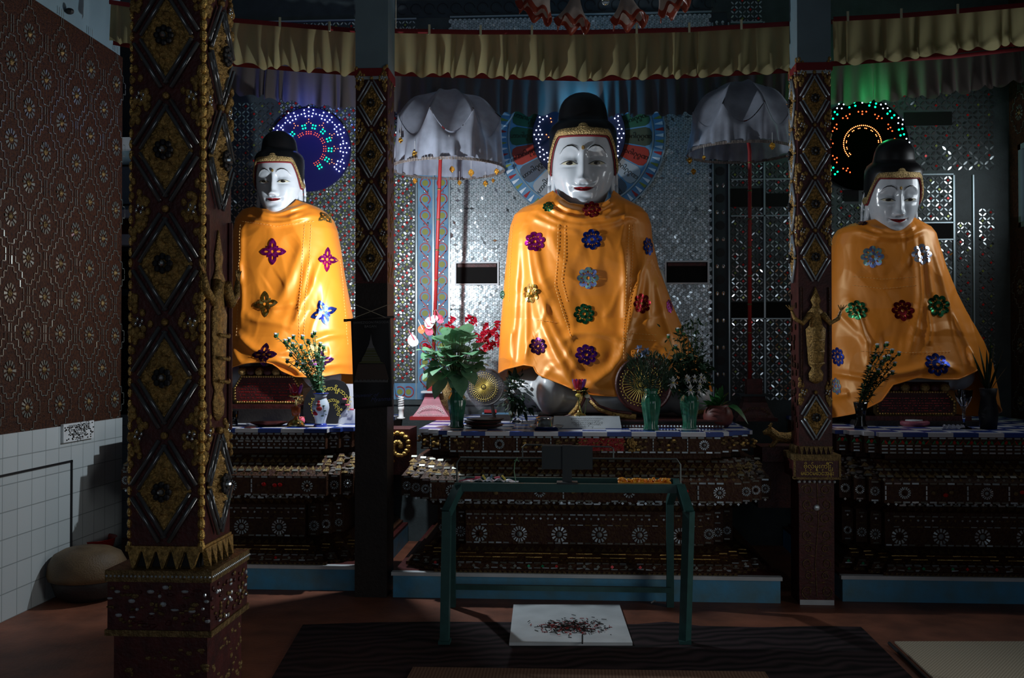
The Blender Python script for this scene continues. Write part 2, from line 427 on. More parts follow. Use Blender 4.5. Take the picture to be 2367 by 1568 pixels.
mb.bb(XR + .15, XR + .17, wy0 + .04, wy1 - .04, wz0 + .04, wz1 - .04)
mb.build('window_bars', M['bluewall'], wf)

mb = MB()
for (a, b, c, e) in ((2.52, 2.6, 0, 2.28), (4.6, 4.68, 0, 2.28), (2.52, 4.68, 2.2, 2.28)): mb.bb(XR - .02, XR + .24, a, b, c, e)
struct(mb, 'door_2', M['maroon'])

# ---------------------------------------------------------------- back wall
def bx(px): return at(px, 600, YB).x
def bz(py): return at(1328, py, YB).z
mb = MB(); mb.bb(-3.28, XR + .2, YB, YB + .2, 0, 4.55); WB = struct(mb, 'wall_back', M['mosbase'])
Y0 = YB - .004
vents = [(1055, 1150, 608, 655), (1540, 1635, 608, 655)]
def inside(x, z, pxs):
    for (a, b, c, e) in pxs:
        if bx(a) < x < bx(b) and bz(e) < z < bz(c): return True
    return False
# tumbling-block mirror mosaic, middle bay
mb = MB(); s = .0215; h = s * math.sqrt(3) / 2
x0, x1, z0, z1 = bx(1042), bx(1646), bz(925), bz(36)
wc = at(1342, 316, YB)
row = 0; z = z0
while z < z1:
    x = x0 + (h if row % 2 else 0)
    while x < x1:
        if not inside(x, z, vents) and (x - wc.x) ** 2 + (z - wc.z) ** 2 > .66 ** 2 or z > 3.6:
            g = .88
            hexp = [(0, s), (-h, s / 2), (-h, -s / 2), (0, -s), (h, -s / 2), (h, s / 2)]
            for (a, b, c) in ((0, 1, 5), (1, 2, 3), (5, 3, 4)):
                if a == 0: P = [hexp[0], hexp[1], (0, 0), hexp[5]]
                elif a == 1: P = [hexp[1], hexp[2], hexp[3], (0, 0)]
                else: P = [hexp[5], (0, 0), hexp[3], hexp[4]]
                cx = sum(p[0] for p in P) / 4; cz = sum(p[1] for p in P) / 4
                r_ = random.random(); m_ = 0 if r_ < .55 else (1 if r_ < .96 else 2)
                if a == 5: m_ = 1 if r_ < .8 else 0
                mb.chip([(x + cx + (p[0] - cx) * g, z + cz + (p[1] - cz) * g) for p in P], Y0, m_, .022 if random.random() < .92 else .12)
        x += 2 * h
    z += 1.5 * s; row += 1
mb.build('cube_mosaic', [M['mirror'], M['mirror2'], M['mirror3']], WB)
# red and olive diamond mosaic, bay behind the blue halo
def diamonds(px0, px1, py0, py1, name):
    mb = MB(); a = .0336; x0, x1, z0, z1 = bx(px0), bx(px1), bz(py1), bz(py0)
    n = int((x1 - x0 + z1 - z0) / a) + 4
    for i in range(-n, n):
        for j in range(-n, n):
            x = x0 + (i + j) * a; z = z0 + (i - j) * a
            if not (x0 + .01 < x < x1 - .01 and z0 + .01 < z < z1 - .01): continue
            q = .0115
            mb.chip([(x - q, z), (x, z - q), (x + q, z), (x, z + q)], Y0 - .002, 3 if j % 2 else 4, .03)
            for (dx, dz) in ((1, 1), (1, -1)):
                mx, mz = x + dx * a / 2, z + dz * a / 2; l, w_ = a * .52, .006
                ux, uz = dx * .7071, dz * .7071
                t = .12 if random.random() < .8 else .35
                for sg in (-1, 1):
                    ox, oz = -uz * sg * .005, ux * sg * .005
                    mb.chip([(mx + ox * .4 - ux * l * .5, mz + oz * .4 - uz * l * .5), (mx + ox * .4 + ux * l * .5, mz + oz * .4 + uz * l * .5), (mx + ox * 2.5 + ux * l * .24, mz + oz * 2.5 + uz * l * .24), (mx + ox * 2.5 - ux * l * .24, mz + oz * 2.5 - uz * l * .24)], Y0, random.choice((0, 0, 1, 2)), t)
    mb.build(name, [M['mirror'], M['mirror2'], M['mirror3'], M['redglass'], M['greenglass']], WB)
diamonds(636, 962, 60, 884, 'diamond_mosaic')
# interlaced-ring petal mosaic
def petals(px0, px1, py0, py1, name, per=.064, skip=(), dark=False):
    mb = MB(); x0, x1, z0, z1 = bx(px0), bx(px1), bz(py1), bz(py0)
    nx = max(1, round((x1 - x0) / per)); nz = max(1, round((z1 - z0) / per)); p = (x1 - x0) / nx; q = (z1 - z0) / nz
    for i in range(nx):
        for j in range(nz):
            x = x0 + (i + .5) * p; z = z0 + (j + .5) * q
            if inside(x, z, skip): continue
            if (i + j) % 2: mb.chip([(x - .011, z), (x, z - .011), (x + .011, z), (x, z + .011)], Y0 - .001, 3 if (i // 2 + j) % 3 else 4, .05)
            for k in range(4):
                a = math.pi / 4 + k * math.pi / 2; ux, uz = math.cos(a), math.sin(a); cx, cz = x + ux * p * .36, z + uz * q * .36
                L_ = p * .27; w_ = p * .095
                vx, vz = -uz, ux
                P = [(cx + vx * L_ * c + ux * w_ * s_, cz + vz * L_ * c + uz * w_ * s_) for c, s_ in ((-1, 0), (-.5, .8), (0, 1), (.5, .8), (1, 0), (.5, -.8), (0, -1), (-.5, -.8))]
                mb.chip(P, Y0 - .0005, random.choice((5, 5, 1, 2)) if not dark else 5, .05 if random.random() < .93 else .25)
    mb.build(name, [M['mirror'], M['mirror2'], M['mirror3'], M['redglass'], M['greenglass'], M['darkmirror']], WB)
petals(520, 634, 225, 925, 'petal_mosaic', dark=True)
petals(912, 960, 38, 62, 'petal_mosaic'); petals(538, 820, 38, 62, 'petal_mosaic')
V2 = [(1690, 1764, 440, 482), (1690, 1764, 700, 736), (1770, 1826, 700, 736), (1770, 1826, 452, 482), (2122, 2200, 524, 558), (2092, 2202, 272, 302), (1950, 1985, 446, 472)]
petals(1690, 1764, 380, 925, 'petal_mosaic', skip=V2); petals(1770, 1930, 380, 925, 'petal_mosaic', skip=V2)
petals(1690, 1764, 0, 62, 'petal_mosaic'); petals(1935, 2110, 440, 925, 'petal_mosaic', skip=V2)
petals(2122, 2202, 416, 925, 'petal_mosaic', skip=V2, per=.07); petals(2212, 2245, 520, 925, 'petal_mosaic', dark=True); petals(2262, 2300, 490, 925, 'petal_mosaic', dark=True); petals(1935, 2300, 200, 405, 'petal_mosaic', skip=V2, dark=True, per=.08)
# painted scroll borders
mb = MB()
mb.bb(bx(966), bx(1000), Y0 - .002, YB, bz(890), bz(200), 0); mb.bb(bx(1005), bx(1036), Y0 - .002, YB, bz(925), bz(200), 0)
mb.bb(bx(905), bx(966), Y0 - .002, YB, bz(925), bz(887), 0); mb.bb(bx(966), bx(1000), Y0 - .002, YB, bz(925), bz(890), 0)
mb.bb(bx(1650), bx(1682), Y0 - .002, YB, bz(925), bz(38), 4); mb.bb(bx(912), bx(1645), Y0 - .002, YB, bz(33), bz(-5), 4)
def arc(mb, cx, cz, r, a0, a1, w_, m, Y=Y0 - .006, n=16):
    for k in range(n):
        a, b = a0 + (a1 - a0) * k / n, a0 + (a1 - a0) * (k + 1) / n
        mb.chip([(cx + (r - w_) * math.cos(a), cz + (r - w_) * math.sin(a)), (cx + r * math.cos(a), cz + r * math.sin(a)), (cx + r * math.cos(b), cz + r * math.sin(b)), (cx + (r - w_) * math.cos(b), cz + (r - w_) * math.sin(b))], Y, m)
def disc(mb, cx, cz, r, m, Y=Y0 - .004, n=14): mb.chip([(cx + r * math.cos(2 * math.pi * k / n), cz + r * math.sin(2 * math.pi * k / n)) for k in range(n)], Y, m)
for (pc, sg) in ((983, 1), (1022, -1)):
    y = 420
    while y < 885:
        cx, cz = bx(pc), bz(y); r = .044
        disc(mb, cx, cz, .024, 3); arc(mb, cx, cz, r, R(-60) if sg > 0 else R(240), R(230) if sg > 0 else R(-50), .008, 1)
        mb.chip([(cx - sg * .04, cz - .02), (cx - sg * .03, cz - .022), (cx + sg * .03, cz - .085), (cx + sg * .018, cz - .088)], Y0 - .006, 1)
        mb.ball((cx + sg * .022, Y0 - .004, cz - .062), (.007, .003, .013), 2, 6, 4); mb.ball((cx - sg * .01, Y0 - .004, cz - .07), (.006, .003, .011), 2, 6, 4)
        y += 38
for px in (925, 945): disc(mb, bx(px), bz(907), .022, 3); arc(mb, bx(px), bz(907), .045, R(-150), R(120), .008, 1)
for k in range(14):
    px = 1665; y = 60 + k * 62; mb.ball((bx(px - 7), Y0 - .003, bz(y)), (.012, .003, .018), 2, 6, 4); mb.ball((bx(px + 7), Y0 - .003, bz(y)), (.012, .003, .018), 2, 6, 4)
    disc(mb, bx(px), bz(y + 30), .035, 5)
for k in range(24): arc(mb, bx(930 + k * 31), bz(14), .045, 0, R(300), .006, 5)
mb.build('scroll_border', [M['bluepaint'], M['redpaint'], M['mirror3'], M['olivepaint'], M['darkpaint'], M['black']], WB)
mb = MB()
for px, w_ in ((963, 3), (1002, 4), (1039, 4), (1648, 3), (1685, 3), (1767, 4), (2115, 5), (2205, 4), (2250, 3)): mb.bb(bx(px - w_ / 2), bx(px + w_ / 2), YB - .014, YB, bz(925), bz(60 if px < 2000 else 415))
for (a, b, y) in ((1040, 1646, 34), (1690, 1764, 380), (1690, 1764, 420), (1690, 1830, 503), (1770, 1830, 420), (1690, 1764, 60), (2120, 2204, 413), (2120, 2204, 522), (2120, 2204, 560), (1690, 1830, 738), (912, 962, 36), (540, 820, 36)): mb.bb(bx(a), bx(b), YB - .014, YB, bz(y + 1.5), bz(y - 1.5))
mb.bb(bx(530), bx(1700), YB - .02, YB, bz(937), bz(926), 1)
mb.build('frame_strips', [M['frame'], M['mosbase']], WB)
# vents
def vent(a, b, c, e, fr=True):
    mb = MB(); X0, X1, Z0, Z1 = bx(a), bx(b), bz(e), bz(c)
    mb.bb(X0, X1, YB - .007, YB, Z0, Z1, 0)
    if fr: mb.bb(X0 + .01, X1 - .01, YB - .009, YB - .004, Z1 - .03, Z1 - .005, 2)
    if fr:
        for q in ((X0 - .012, X1 + .012, Z1, Z1 + .012), (X0 - .012, X1 + .012, Z0 - .012, Z0), (X0 - .012, X0, Z0, Z1), (X1, X1 + .012, Z0, Z1)): mb.bb(q[0], q[1], YB - .02, YB, q[2], q[3], 1)
    mb.build('vent', [M['void'], M['whitepaint'] if fr else M['frame'], M['maroon']], WB)
for v in vents: vent(*v)
for v in V2: vent(*v, fr=False)

# far-left alcove: blue shutter, red beam, dark doorway
mb = MB(); mb.bb(-4.4, -3.28, YB, YB + .2, 2.33, 4.55, 0); mb.bb(-4.4, -3.28, YB, YB + .2, 1.0, 2.33, 1)
mb.bb(-4.4, -3.28, YB, YB + .2, 0, 1.0, 2)
struct(mb, 'wall_back_alcove', [M['darkpaint'], M['void'], M['walltile']])
def ax(px): return at(px, 600, YB).x
mb = MB(); z = lambda py: at(275, py, YB).z
mb.bb(-4.3, -3.3, YB - .05, YB, z(490), z(352), 0)
mb.bb(-4.3, -3.3, YB - .12, YB, z(352), z(325), 1); mb.bb(-4.3, -3.3, YB - .12, YB, z(508), z(490), 1)
mb.bb(ax(268) - .008, ax(268) + .008, YB - .055, YB - .049, z(480), z(385), 2); mb.bb(-4.3, -3.3, YB - .055, YB - .049, z(388), z(384), 2); mb.bb(-4.3, -3.3, YB - .055, YB - .049, z(478), z(474), 2)
struct(mb, 'window_1', [M['bluewall'], M['whitepaint'], M['black']])
mb = MB(); mb.bb(-4.3, -3.28, YB - .06, YB, z(544), z(508), 0); mb.bb(-4.3, -3.28, YB - .12, YB, z(570), z(546), 1); mb.bb(-4.3, -3.28, YB - .03, YB, z(684), z(669), 2)
struct(mb, 'door_1', [M['maroon'], M['whitepaint'], M['darkpaint']])
mb = MB(); a, b = at(252, 822, YB), at(278, 781, YB); mb.bb(a.x, b.x, YB - .005, YB, a.z, b.z)
single(mb, 'paper_notice', M['plastic'], 'small blank white paper stuck in the dark doorway past the mosaic wall', 'paper')
# ---------------------------------------------------------------- altars
def outline(x0, x1, yf, yb, st=.07, n=3):
    # redented plan, front corners stepped back n times
    p = []
    for k in range(n, 0, -1): p += [(x0 + (n - k) * st, yf + k * st), (x0 + (n - k + 1) * st, yf + k * st)]
    p.append((x0 + n * st, yf)); q = []
    for (x, y) in p: q.append((x1 - (x - x0), y))
    p = p + q[::-1]
    return [(x0, yb)] + p + [(x1, yb)]
def slab(mb, A, za, B, zb, m=0):
    mb.loft([[(x, y, za) for x, y in A], [(x, y, zb) for x, y in B]], m)
def face_fn(P, Q, za, zb, ya):
    # maps (s along the front edge, t up the face) to a point; P, Q: front y at bottom and top
    return lambda x, t, h=0: (x, P + (Q - P) * t - h, za + (zb - za) * t)
MR = ['carved', 'mirror', 'goldsh', 'redglass', 'emerald', 'mirror2', 'golddull', 'greydust', 'mirror2', 'chipdim']
def chips_row(mb, segs, y, z, w=.036, h=.011, m=1, gap=.012, slope=0, mix=None):
    for (a, b, yo) in segs:
        n = max(1, int((b - a) / (w + gap)))
        for i in range(n):
            if random.random() < .08: continue
            x = a + (b - a) * (i + .5) / n; t = random.gauss(0, .16); u = random.gauss(0, .03)
            mm = random.choice(mix) if mix else m
            Y = y + yo - .004
            mb.add([(x - w / 2, Y - t * h + u * w, z - h / 2), (x + w / 2, Y - t * h - u * w, z - h / 2), (x + w / 2, Y + t * h - u * w + slope * h, z + h / 2), (x - w / 2, Y + t * h + u * w + slope * h, z + h / 2)], [(0, 1, 2, 3)], mm)
def tri_row(mb, segs, y0, z0, y1, z1, w=.045, m=2, down=False):
    for (a, b, yo) in segs:
        n = max(1, int((b - a) / w))
        for i in range(n):
            x = a + (b - a) * (i + .5) / n; q = (b - a) / n * .42
            if down: P = [(x - q, y1 + yo - .005, z1), (x + q, y1 + yo - .005, z1), (x, y0 + yo - .012, z0)]
            else: P = [(x - q, y0 + yo - .005, z0), (x + q, y0 + yo - .005, z0), (x, y1 + yo - .012, z1)]
            mb.add(P, [(0, 1, 2)], m)
def dots_row(mb, segs, y, z, r=.009, w=.04, mix=(1, 1, 8)):
    for (a, b, yo) in segs:
        n = max(1, int((b - a) / w))
        for i in range(n):
            x = a + (b - a) * (i + .5) / n; Y = y + yo - .004; t = random.gauss(0, .2)
            mb.add([(x - r, Y, z), (x, Y + t * r, z - r), (x + r, Y, z), (x, Y - t * r, z + r)], [(0, 1, 2, 3)], random.choice(mix))
def segs(x0, x1, st=.07, n=3):
    S = [(x0 + n * st, x1 - n * st, 0)]
    for k in range(1, n + 1): S += [(x0 + (n - k) * st, x0 + (n - k + 1) * st, k * st), (x1 - (n - k + 1) * st, x1 - (n - k) * st, k * st)]
    return S
def ros(mb, x, y, z, r, slope=0):
    fn = lambda u, v, h: (x + u, y - h + v * slope, z + v)
    rosette(mb, fn, r * .55, r, random.choice((12, 14, 16)), random.choice((1, 5, 8)), random.choice((5, 0, 1)))

def altar(label, xc, W, yf, ros_side=None):
    A = thing('altar', label, 'altar', (xc, yf + .6, 0))
    t, bnd, ws, bs = W; yb = YB - .03
    mats = [M[k] for k in MR]; G = lambda h_: (xc - h_, xc + h_)
    # blue step
    mb = MB(); mb.bb(xc - bs - .03, xc + bs + .03, yf + .01, yb, 0, .135)
    mb.build('step', M['bluestep'], A)
    mb = MB(); mb.bb(xc - bs - .04, xc + bs + .04, yf, yf + .05, .135, .157); mb.bb(xc - bs - .03, xc + bs + .03, yf + .05, yb, .135, .155, 1)
    mb.build('step_edge', [M['slab'], M['maroon']], A)
    # flared base
    mb = MB()
    tiers = [(bs - .01, yf + .03, .155, bs - .01, yf + .03, .175), (bs - .03, yf + .05, .175, bs - .05, yf + .07, .205), (bs - .05, yf + .07, .205, bs - .09, yf + .13, .225), (bs - .09, yf + .13, .225, bs - .13, yf + .18, .25), (bs - .13, yf + .18, .25, ws + .03, yf + .28, .28)]
    for (h0, y0, a, h1, y1, b) in tiers: slab(mb, outline(*G(h0), y0, yb), a, outline(*G(h1), y1, yb), b, 0)
    S = segs(*G(bs - .01)); tri_row(mb, S, yf + .03, .157, yf + .03, .174, .03, 6)
    S = segs(*G(bs - .04)); chips_row(mb, S, yf + .055, .181, .04, .009, slope=.6, mix=(1, 9, 9, 5, 9)); chips_row(mb, S, yf + .072, .207, .04, .009, slope=1.5, mix=(1, 5, 9, 9, 9))
    dots_row(mb, S, yf + .06, .193, .011, .085, (3, 4, 9, 9, 9, 9))
    S = segs(*G(bs - .1)); tri_row(mb, S, yf + .1, .212, yf + .13, .224, .035, 2); chips_row(mb, S, yf + .14, .231, .05, .005, m=2, gap=.001); chips_row(mb, S, yf + .175, .247, .05, .006, m=2, gap=.001)
    tri_row(mb, segs(*G(bs - .13)), yf + .2, .254, yf + .265, .275, .05, 6)
    mb.build('flared_base', mats, A)
    # waist with rosettes
    mb = MB(); yw = yf + .3; slab(mb, outline(*G(ws), yw, yb), .28, outline(*G(ws), yw, yb), .5, 0)
    x = xc - ws + .3
    while x < xc + ws - .25: ros(mb, x, yw, .345, .05); x += .255
    for s_ in (-1, 1):
        ros(mb, xc + s_ * (ws - .17), yw + .07, .345, .034); ros(mb, xc + s_ * (ws - .105), yw + .14, .345, .03); ros(mb, xc + s_ * (ws - .035), yw + .21, .345, .026)
    S = segs(*G(ws)); chips_row(mb, S, yw, .29, .035, .009, mix=(9, 9, 5, 9, 1)); chips_row(mb, S, yw, .47, .035, .009, mix=(9, 9, 5, 9, 1)); dots_row(mb, S, yw, .445, .008, .045, (5, 1, 6)); chips_row(mb, S, yw, .405, .035, .006, mix=(5, 6))
    mb.build('waist', mats, A)
    mb = MB(); slab(mb, outline(*G(ws + .03), yw - .03, yb), .5, outline(*G(bnd - .1), yf + .12, yb), .59, 0)
    S = segs(*G(bnd - .14)); tri_row(mb, S, yw - .05, .51, yf + .2, .545, .05, 6, True); chips_row(mb, S, yf + .165, .56, .04, .01, mix=(9, 9, 5, 9, 1)); dots_row(mb, S, yf + .14, .577, .008, .06)
    mb.build('under_moulding', mats, A)
    # projecting middle band with framed panels
    mb = MB(); slab(mb, outline(*G(bnd), yf - .02, yb), .6, outline(*G(bnd), yf - .02, yb), .725, 0)
    S = segs(*G(bnd)); y_ = yf - .02
    chips_row(mb, S, y_, .606, .04, .01, mix=(1, 5, 9, 9, 9)); chips_row(mb, S, y_, .718, .04, .01, mix=(1, 5, 9, 9, 9)); dots_row(mb, S, y_, .594, .009, .045, (5, 1, 1))
    for (a, b, yo) in S:
        n = max(1, round((b - a) / .26))
        for i in range(n):
            u = a + (b - a) * (i + .5) / n; hw = (b - a) / n * .5 - .008
            if hw < .06: ros(mb, u, y_ + yo, .662, .028); continue
            if ros_side == 'framed' or i % 3 == 0:
                strip(mb, lambda p, q, h: (u + p, y_ + yo - h, .662 + q), [(-hw, -.045), (-hw, .045)], .008, random.choice((1, 5)), .03)
            if i % 2 == 0: ros(mb, u, y_ + yo, .662, .036)
            else:
                for k in range(5): mb.ball((u - .07 + k * .035, y_ + yo - .004, .662 + .012 * math.sin(k * 2.2)), (.016, .006, .013), random.choice((6, 6, 0, 3)), 6, 4)
    mb.build('panel_band', mats, A)
    # sloping lotus tier above the band
    mb = MB(); slab(mb, outline(*G(bnd), yf - .02, yb), .725, outline(*G(t + .02), yf + .14, yb), .845, 0)
    S = segs(*G((bnd + t) / 2 + .03)); sl = .16 / .12
    for i, (u, kind) in enumerate(((.1, 'd'), (.24, 'c'), (.36, 't'), (.52, 'c'), (.7, 't'), (.88, 'c'))):
        y, z_ = yf - .02 + .16 * u, .725 + .12 * u
        y -= .008; z_ += .004
        if kind == 'c': chips_row(mb, S, y, z_, .036, .011, slope=sl, mix=(9, 9, 6))
        elif kind == 'd': dots_row(mb, S, y - .004, z_, .01, .05, (9, 9, 6))
        else: tri_row(mb, S, y, z_ - .012, y + .03, z_ + .012, .045, 6)
    # scuffed plaster on the exposed corners
    for s_ in (-1, 1):
        for k in range(70):
            u = random.random(); p = random.random() * .3; x_ = xc + s_ * (bnd - .02 - p * .7 - u * (bnd - t) * .9); yy = yf + .02 + max(0, .16 - p * .5) + .15 * u
            mb.ball((x_, yy, .727 + .115 * u), (random.uniform(.008, .03), random.uniform(.01, .03), random.uniform(.004, .012)), random.choice((7, 7, 7, 7, 6)), 6, 4)
    mb.build('lotus_moulding', mats, A)
    # cornice
    mb = MB(); slab(mb, outline(*G(t - .05), yf + .16, yb), .845, outline(*G(t - .05), yf + .16, yb), .885, 0)
    yt = yf + .08
    slab(mb, outline(*G(t), yt, yb), .885, outline(*G(t), yt, yb), .99, 0)
    S = segs(*G(t)); chips_row(mb, S, yt, .982, .036, .009, mix=(1, 5, 8)); chips_row(mb, S, yt, .893, .036, .009, mix=(1, 5))
    if ros_side == 'striped':
        tri_row(mb, S, yt, .945, yt, .97, .035, 5); chips_row(mb, S, yt, .935, .036, .009, mix=(1, 5)); dots_row(mb, S, yt, .915, .008, .035)
    elif ros_side == 'framed':
        tri_row(mb, S, yt, .945, yt, .97, .05, 3); tri_row(mb, S, yt, .945, yt, .97, .0333, 4); dots_row(mb, S, yt, .958, .008, .05, (8, 1)); chips_row(mb, S, yt, .935, .036, .009, mix=(1, 8)); chips_row(mb, S, yt, .915, .036, .009, mix=(1, 8, 5))
    else:
        for (a, b, yo) in S:
            n = max(1, round((b - a) / .2))
            for i in range(n):
                u = a + (b - a) * (i + .5) / n; hw = (b - a) / n * .5
                strip(mb, lambda p, q, h: (u + p, yt + yo - h, .938 + q), [(-hw + .004, -.04), (-hw + .004, .04)], .006, 5, .02)
                if i % 3 == 1: ros(mb, u, yt + yo, .938, .03)
                else:
                    for k in range(14): mb.ball((u + random.uniform(-.07, .07), yt + yo - .004, .938 + random.uniform(-.03, .03)), (.014, .007, .009), random.choice((6, 6, 2, 0)), 6, 4)
    mb.build('cornice', mats, A)
    if ros_side is None:
        mb = MB(); a, b = at(1338, 1020, yt).x, at(1442, 1020, yt).x; mb.bb(a, b, yt - .008, yt, .9, .978, 0)
        for k in range(120): mb.ball((random.uniform(a, b), yt - .009, random.uniform(.905, .972)), (random.uniform(.004, .014), .006, random.uniform(.003, .007)), random.choice((0, 0, 1)), 6, 4)
        for k in range(40): mb.ball((b + random.gauss(.045, .015), yt - .006, random.uniform(.9, .975)), (.008, .01, .009), 1, 6, 4)
        mb.build('red_relief_panel', [M['redpaint'], M['gold']], A)
    mb = MB(); slab(mb, outline(*G(t + .012), yt - .012, yb), .99, outline(*G(t + .012), yt - .012, yb), ZT)
    mb.build('tiled_top', M['checker'], A)
    return A
ZT = 1.015
c0, c1 = on(955, 998, ZT), on(1742, 998, ZT); YFc = 6.08
yfc = at(1340, 1380, 6.07)
cxm = (c0.x + c1.x) / 2; 
b0, b1 = at(915, 1130, 6.06).x, at(1797, 1130, 6.06).x
cxm = (b0 + b1) / 2
altar('mirror-inlaid maroon altar with blue step under the tall middle statue', cxm, ((at(1742, 998, 6.15).x - at(955, 998, 6.15).x) / 2, (b1 - b0) / 2, (at(1705, 1250, 6.5).x - at(1085, 1250, 6.5).x) / 2 + .1, (b1 - b0) / 2 - .01), 6.07)
# altar of the statue with the blue halo
l0, l1 = at(262, 1115, 6.3).x, at(838, 1115, 6.3).x
altar('mirror-inlaid altar below the statue with the round blue halo', (l0 + l1) / 2, ((l1 - l0) / 2 - .03, (l1 - l0) / 2, (l1 - l0) / 2 - .22, (l1 - l0) / 2 - .0), 6.22, 'striped')
r0 = at(1940, 1150, 6.1).x
altar('mirror-inlaid altar with many glass strips under the statue behind the lattice pillar', r0 + .87, (.8, .81, .71, .81), 6.14, 'framed')

# red block with gilded swirl between two altars, and the gilded lion on the other side
mb = MB(); p = at(926, 1032, 6.5); mb.bb(p.x - .13, p.x + .06, 6.5, 6.8, .7, 1.0, 0)
for k in range(26):
    a = k * .42; r = .012 + k * .0034; mb.ball((p.x - .01 + r * math.cos(a), 6.49, p.z + r * 1.15 * math.sin(a)), (.02, .014, .016), 1, 8, 5)
single(mb, 'corner_ornament', [M['maroon'], M['goldsh']], 'gilded swirl on a red block beside the hanging banner, between two altars', 'ornament')
mb = MB(); p = at(1795, 1008, 6.45)
def sk(mb, pts, rad, m=0): mb.tube(pts, rad, m, 10)
sk(mb, [(p.x - .09, 6.42, p.z + .02), (p.x - .05, 6.42, p.z + .035), (p.x, 6.44, p.z - .005), (p.x + .07, 6.46, p.z - .015), (p.x + .13, 6.48, p.z)], [.012, .03, .034, .036, .03])
for s_ in (-1, 1):
    mb.tube([(p.x - .05, 6.42 + s_ * .014, p.z + .06), (p.x - .035, 6.42 + s_ * .02, p.z + .085)], [.01, .002], 0, 6)
    mb.tube([(p.x - .0, 6.44 + s_ * .02, p.z - .02), (p.x - .03, 6.43 + s_ * .02, p.z - .06), (p.x - .05, 6.43 + s_ * .02, p.z - .065)], [.014, .01, .008], 0, 6)
    mb.tube([(p.x + .12, 6.47 + s_ * .02, p.z - .02), (p.x + .1, 6.47 + s_ * .02, p.z - .07)], [.016, .01], 0, 6)
mb.bb(p.x - .1, p.x + .17, 6.4, 6.7, p.z - .16, p.z - .07, 1)
mb.bb(p.x - .1, p.x + .17, 6.55, 6.8, .5, p.z - .16, 1)
single(mb, 'lion_ornament', [M['gold'], M['maroon']], 'small gilded lion crouching beside the lattice pillar base', 'ornament', smooth=False)

# ---------------------------------------------------------------- pillars
def gold_plaque(hw, hh):
    # diamond plaque of scrolling gilded relief, local x/z, relief towards -y
    mb = MB(); n = 34
    def f(u, v):
        a, b = u * 2 - 1, v * 2 - 1
        x, z = (a + b) / 2 * hw, (a - b) / 2 * hh
        e = min(1, (1 - max(abs(a), abs(b))) * 6)
        q = noise.noise(Vector((abs(x) * 95, z * 95, 1))); w_ = abs(noise.noise(Vector((abs(x) * 45, z * 45, 5))))
        return (x, -.004 - .012 * e * (.5 + q) - .01 * e * (1 - min(1, w_ * 5)), z)
    mb.grid(f, n, n); return mb
def shift(mb, fn): mb.v = [tuple(fn(*v)) for v in mb.v]; return mb
def plaque_set(P, fn, hw, hh, d=0, jewel=True):
    o = shift(gold_plaque(hw, hh), fn).build('gilded_relief', M['gold'], P, True)
    mb = MB(); rr = hw * .42
    for k in range(8):
        a = k * math.pi / 4; ux, uz = math.cos(a), math.sin(a)
        mb.ball((ux * rr * .62, -.03, uz * rr * .62), (rr * .3, .008, rr * .3), 0, 7, 4)
    mb.ball((0, -.034, 0), (rr * .28, .014, rr * .28), 1, 8, 5)
    shift(mb, fn).build('mirror_flower', [M['black'], M['mirror3']], o)
    return o
def rods(mb, fn, c, dx, dz, off, r, m):
    for sx in (-1, 1):
        for sz in (-1, 1):
            for o in off:
                a = Vector((sx * (dx - .012), 0, 0)); b = Vector((0, 0, sz * (dz - .012)))
                n = Vector((sx * dz, 0, sz * dx)).normalized() * o
                A, B = a + n, b + n; A = A + (B - A) * .08; B = B - (B - A) * .06
                mb.tube([fn(A.x, -.012, c + A.z), fn(B.x, -.012, c + B.z)], r, m, 6)
def saw(mb, fn, hw, z0, z1, n, m):
    for i in range(n):
        x = -hw + 2 * hw * (i + .5) / n; q = hw / n
        mb.add([tuple(fn(x - q, -.012, z1)), tuple(fn(x + q, -.012, z1)), tuple(fn(x, -.022, z0)), tuple(fn(x - q, .0, z1)), tuple(fn(x + q, .0, z1)), tuple(fn(x, .0, z0))], [(0, 2, 1), (0, 3, 5, 2), (1, 2, 5, 4), (0, 1, 4, 3)], m)
def lattice_face(P, fn, hw, zs, per, rod_big=False):
    mb = MB()
    for c in zs:
        rods(mb, fn, c, hw * .97, per / 2, (-.012, .012) if hw > .1 else (-.010, .010), .0068 if rod_big else .0055, 0)
        mb.ball(fn(0, -.01, c + per / 2), (.012, .012, .012), 1, 8, 5)
        for sx in (-1, 1):
            for k in range(4):
                a = k * math.pi / 2 + .4; mb.ball(fn(sx * hw * .72 + .011 * math.cos(a), -.008, c + per / 2 + .011 * math.sin(a)), (.0055, .0055, .0075), 2, 6, 4)
    mb.build('glass_lattice', [M['rodglass' if rod_big else 'rod'], M['gold'], M['mirror3']], P, True)
    mb = MB()
    for c in zs:
        for sx in (-1, 1):
            for k in range(26):
                t = random.uniform(-1, 1) * .8; q = (1 - abs(t)) * hw * .62
                mb.ball(fn(sx * (hw * .97 - q * random.random()), -.003, c + per / 2 + t * per * .33), (.010, .008, .013), 0, 6, 4)
    mb.build('edge_relief', M['gold'], P, True)
    for c in zs: plaque_set(P, (lambda c: lambda x, y, z: fn(x, y, c + z))(c), hw * .74, per * .385)
def front_fn(x0, y0): return lambda x, y, z: Vector((x0 + x, y0 + y, z))
def side_fn(xs, yc, sg): return lambda x, y, z: Vector((xs - sg * y, yc + sg * x, z))   # sg +1: face towards +X

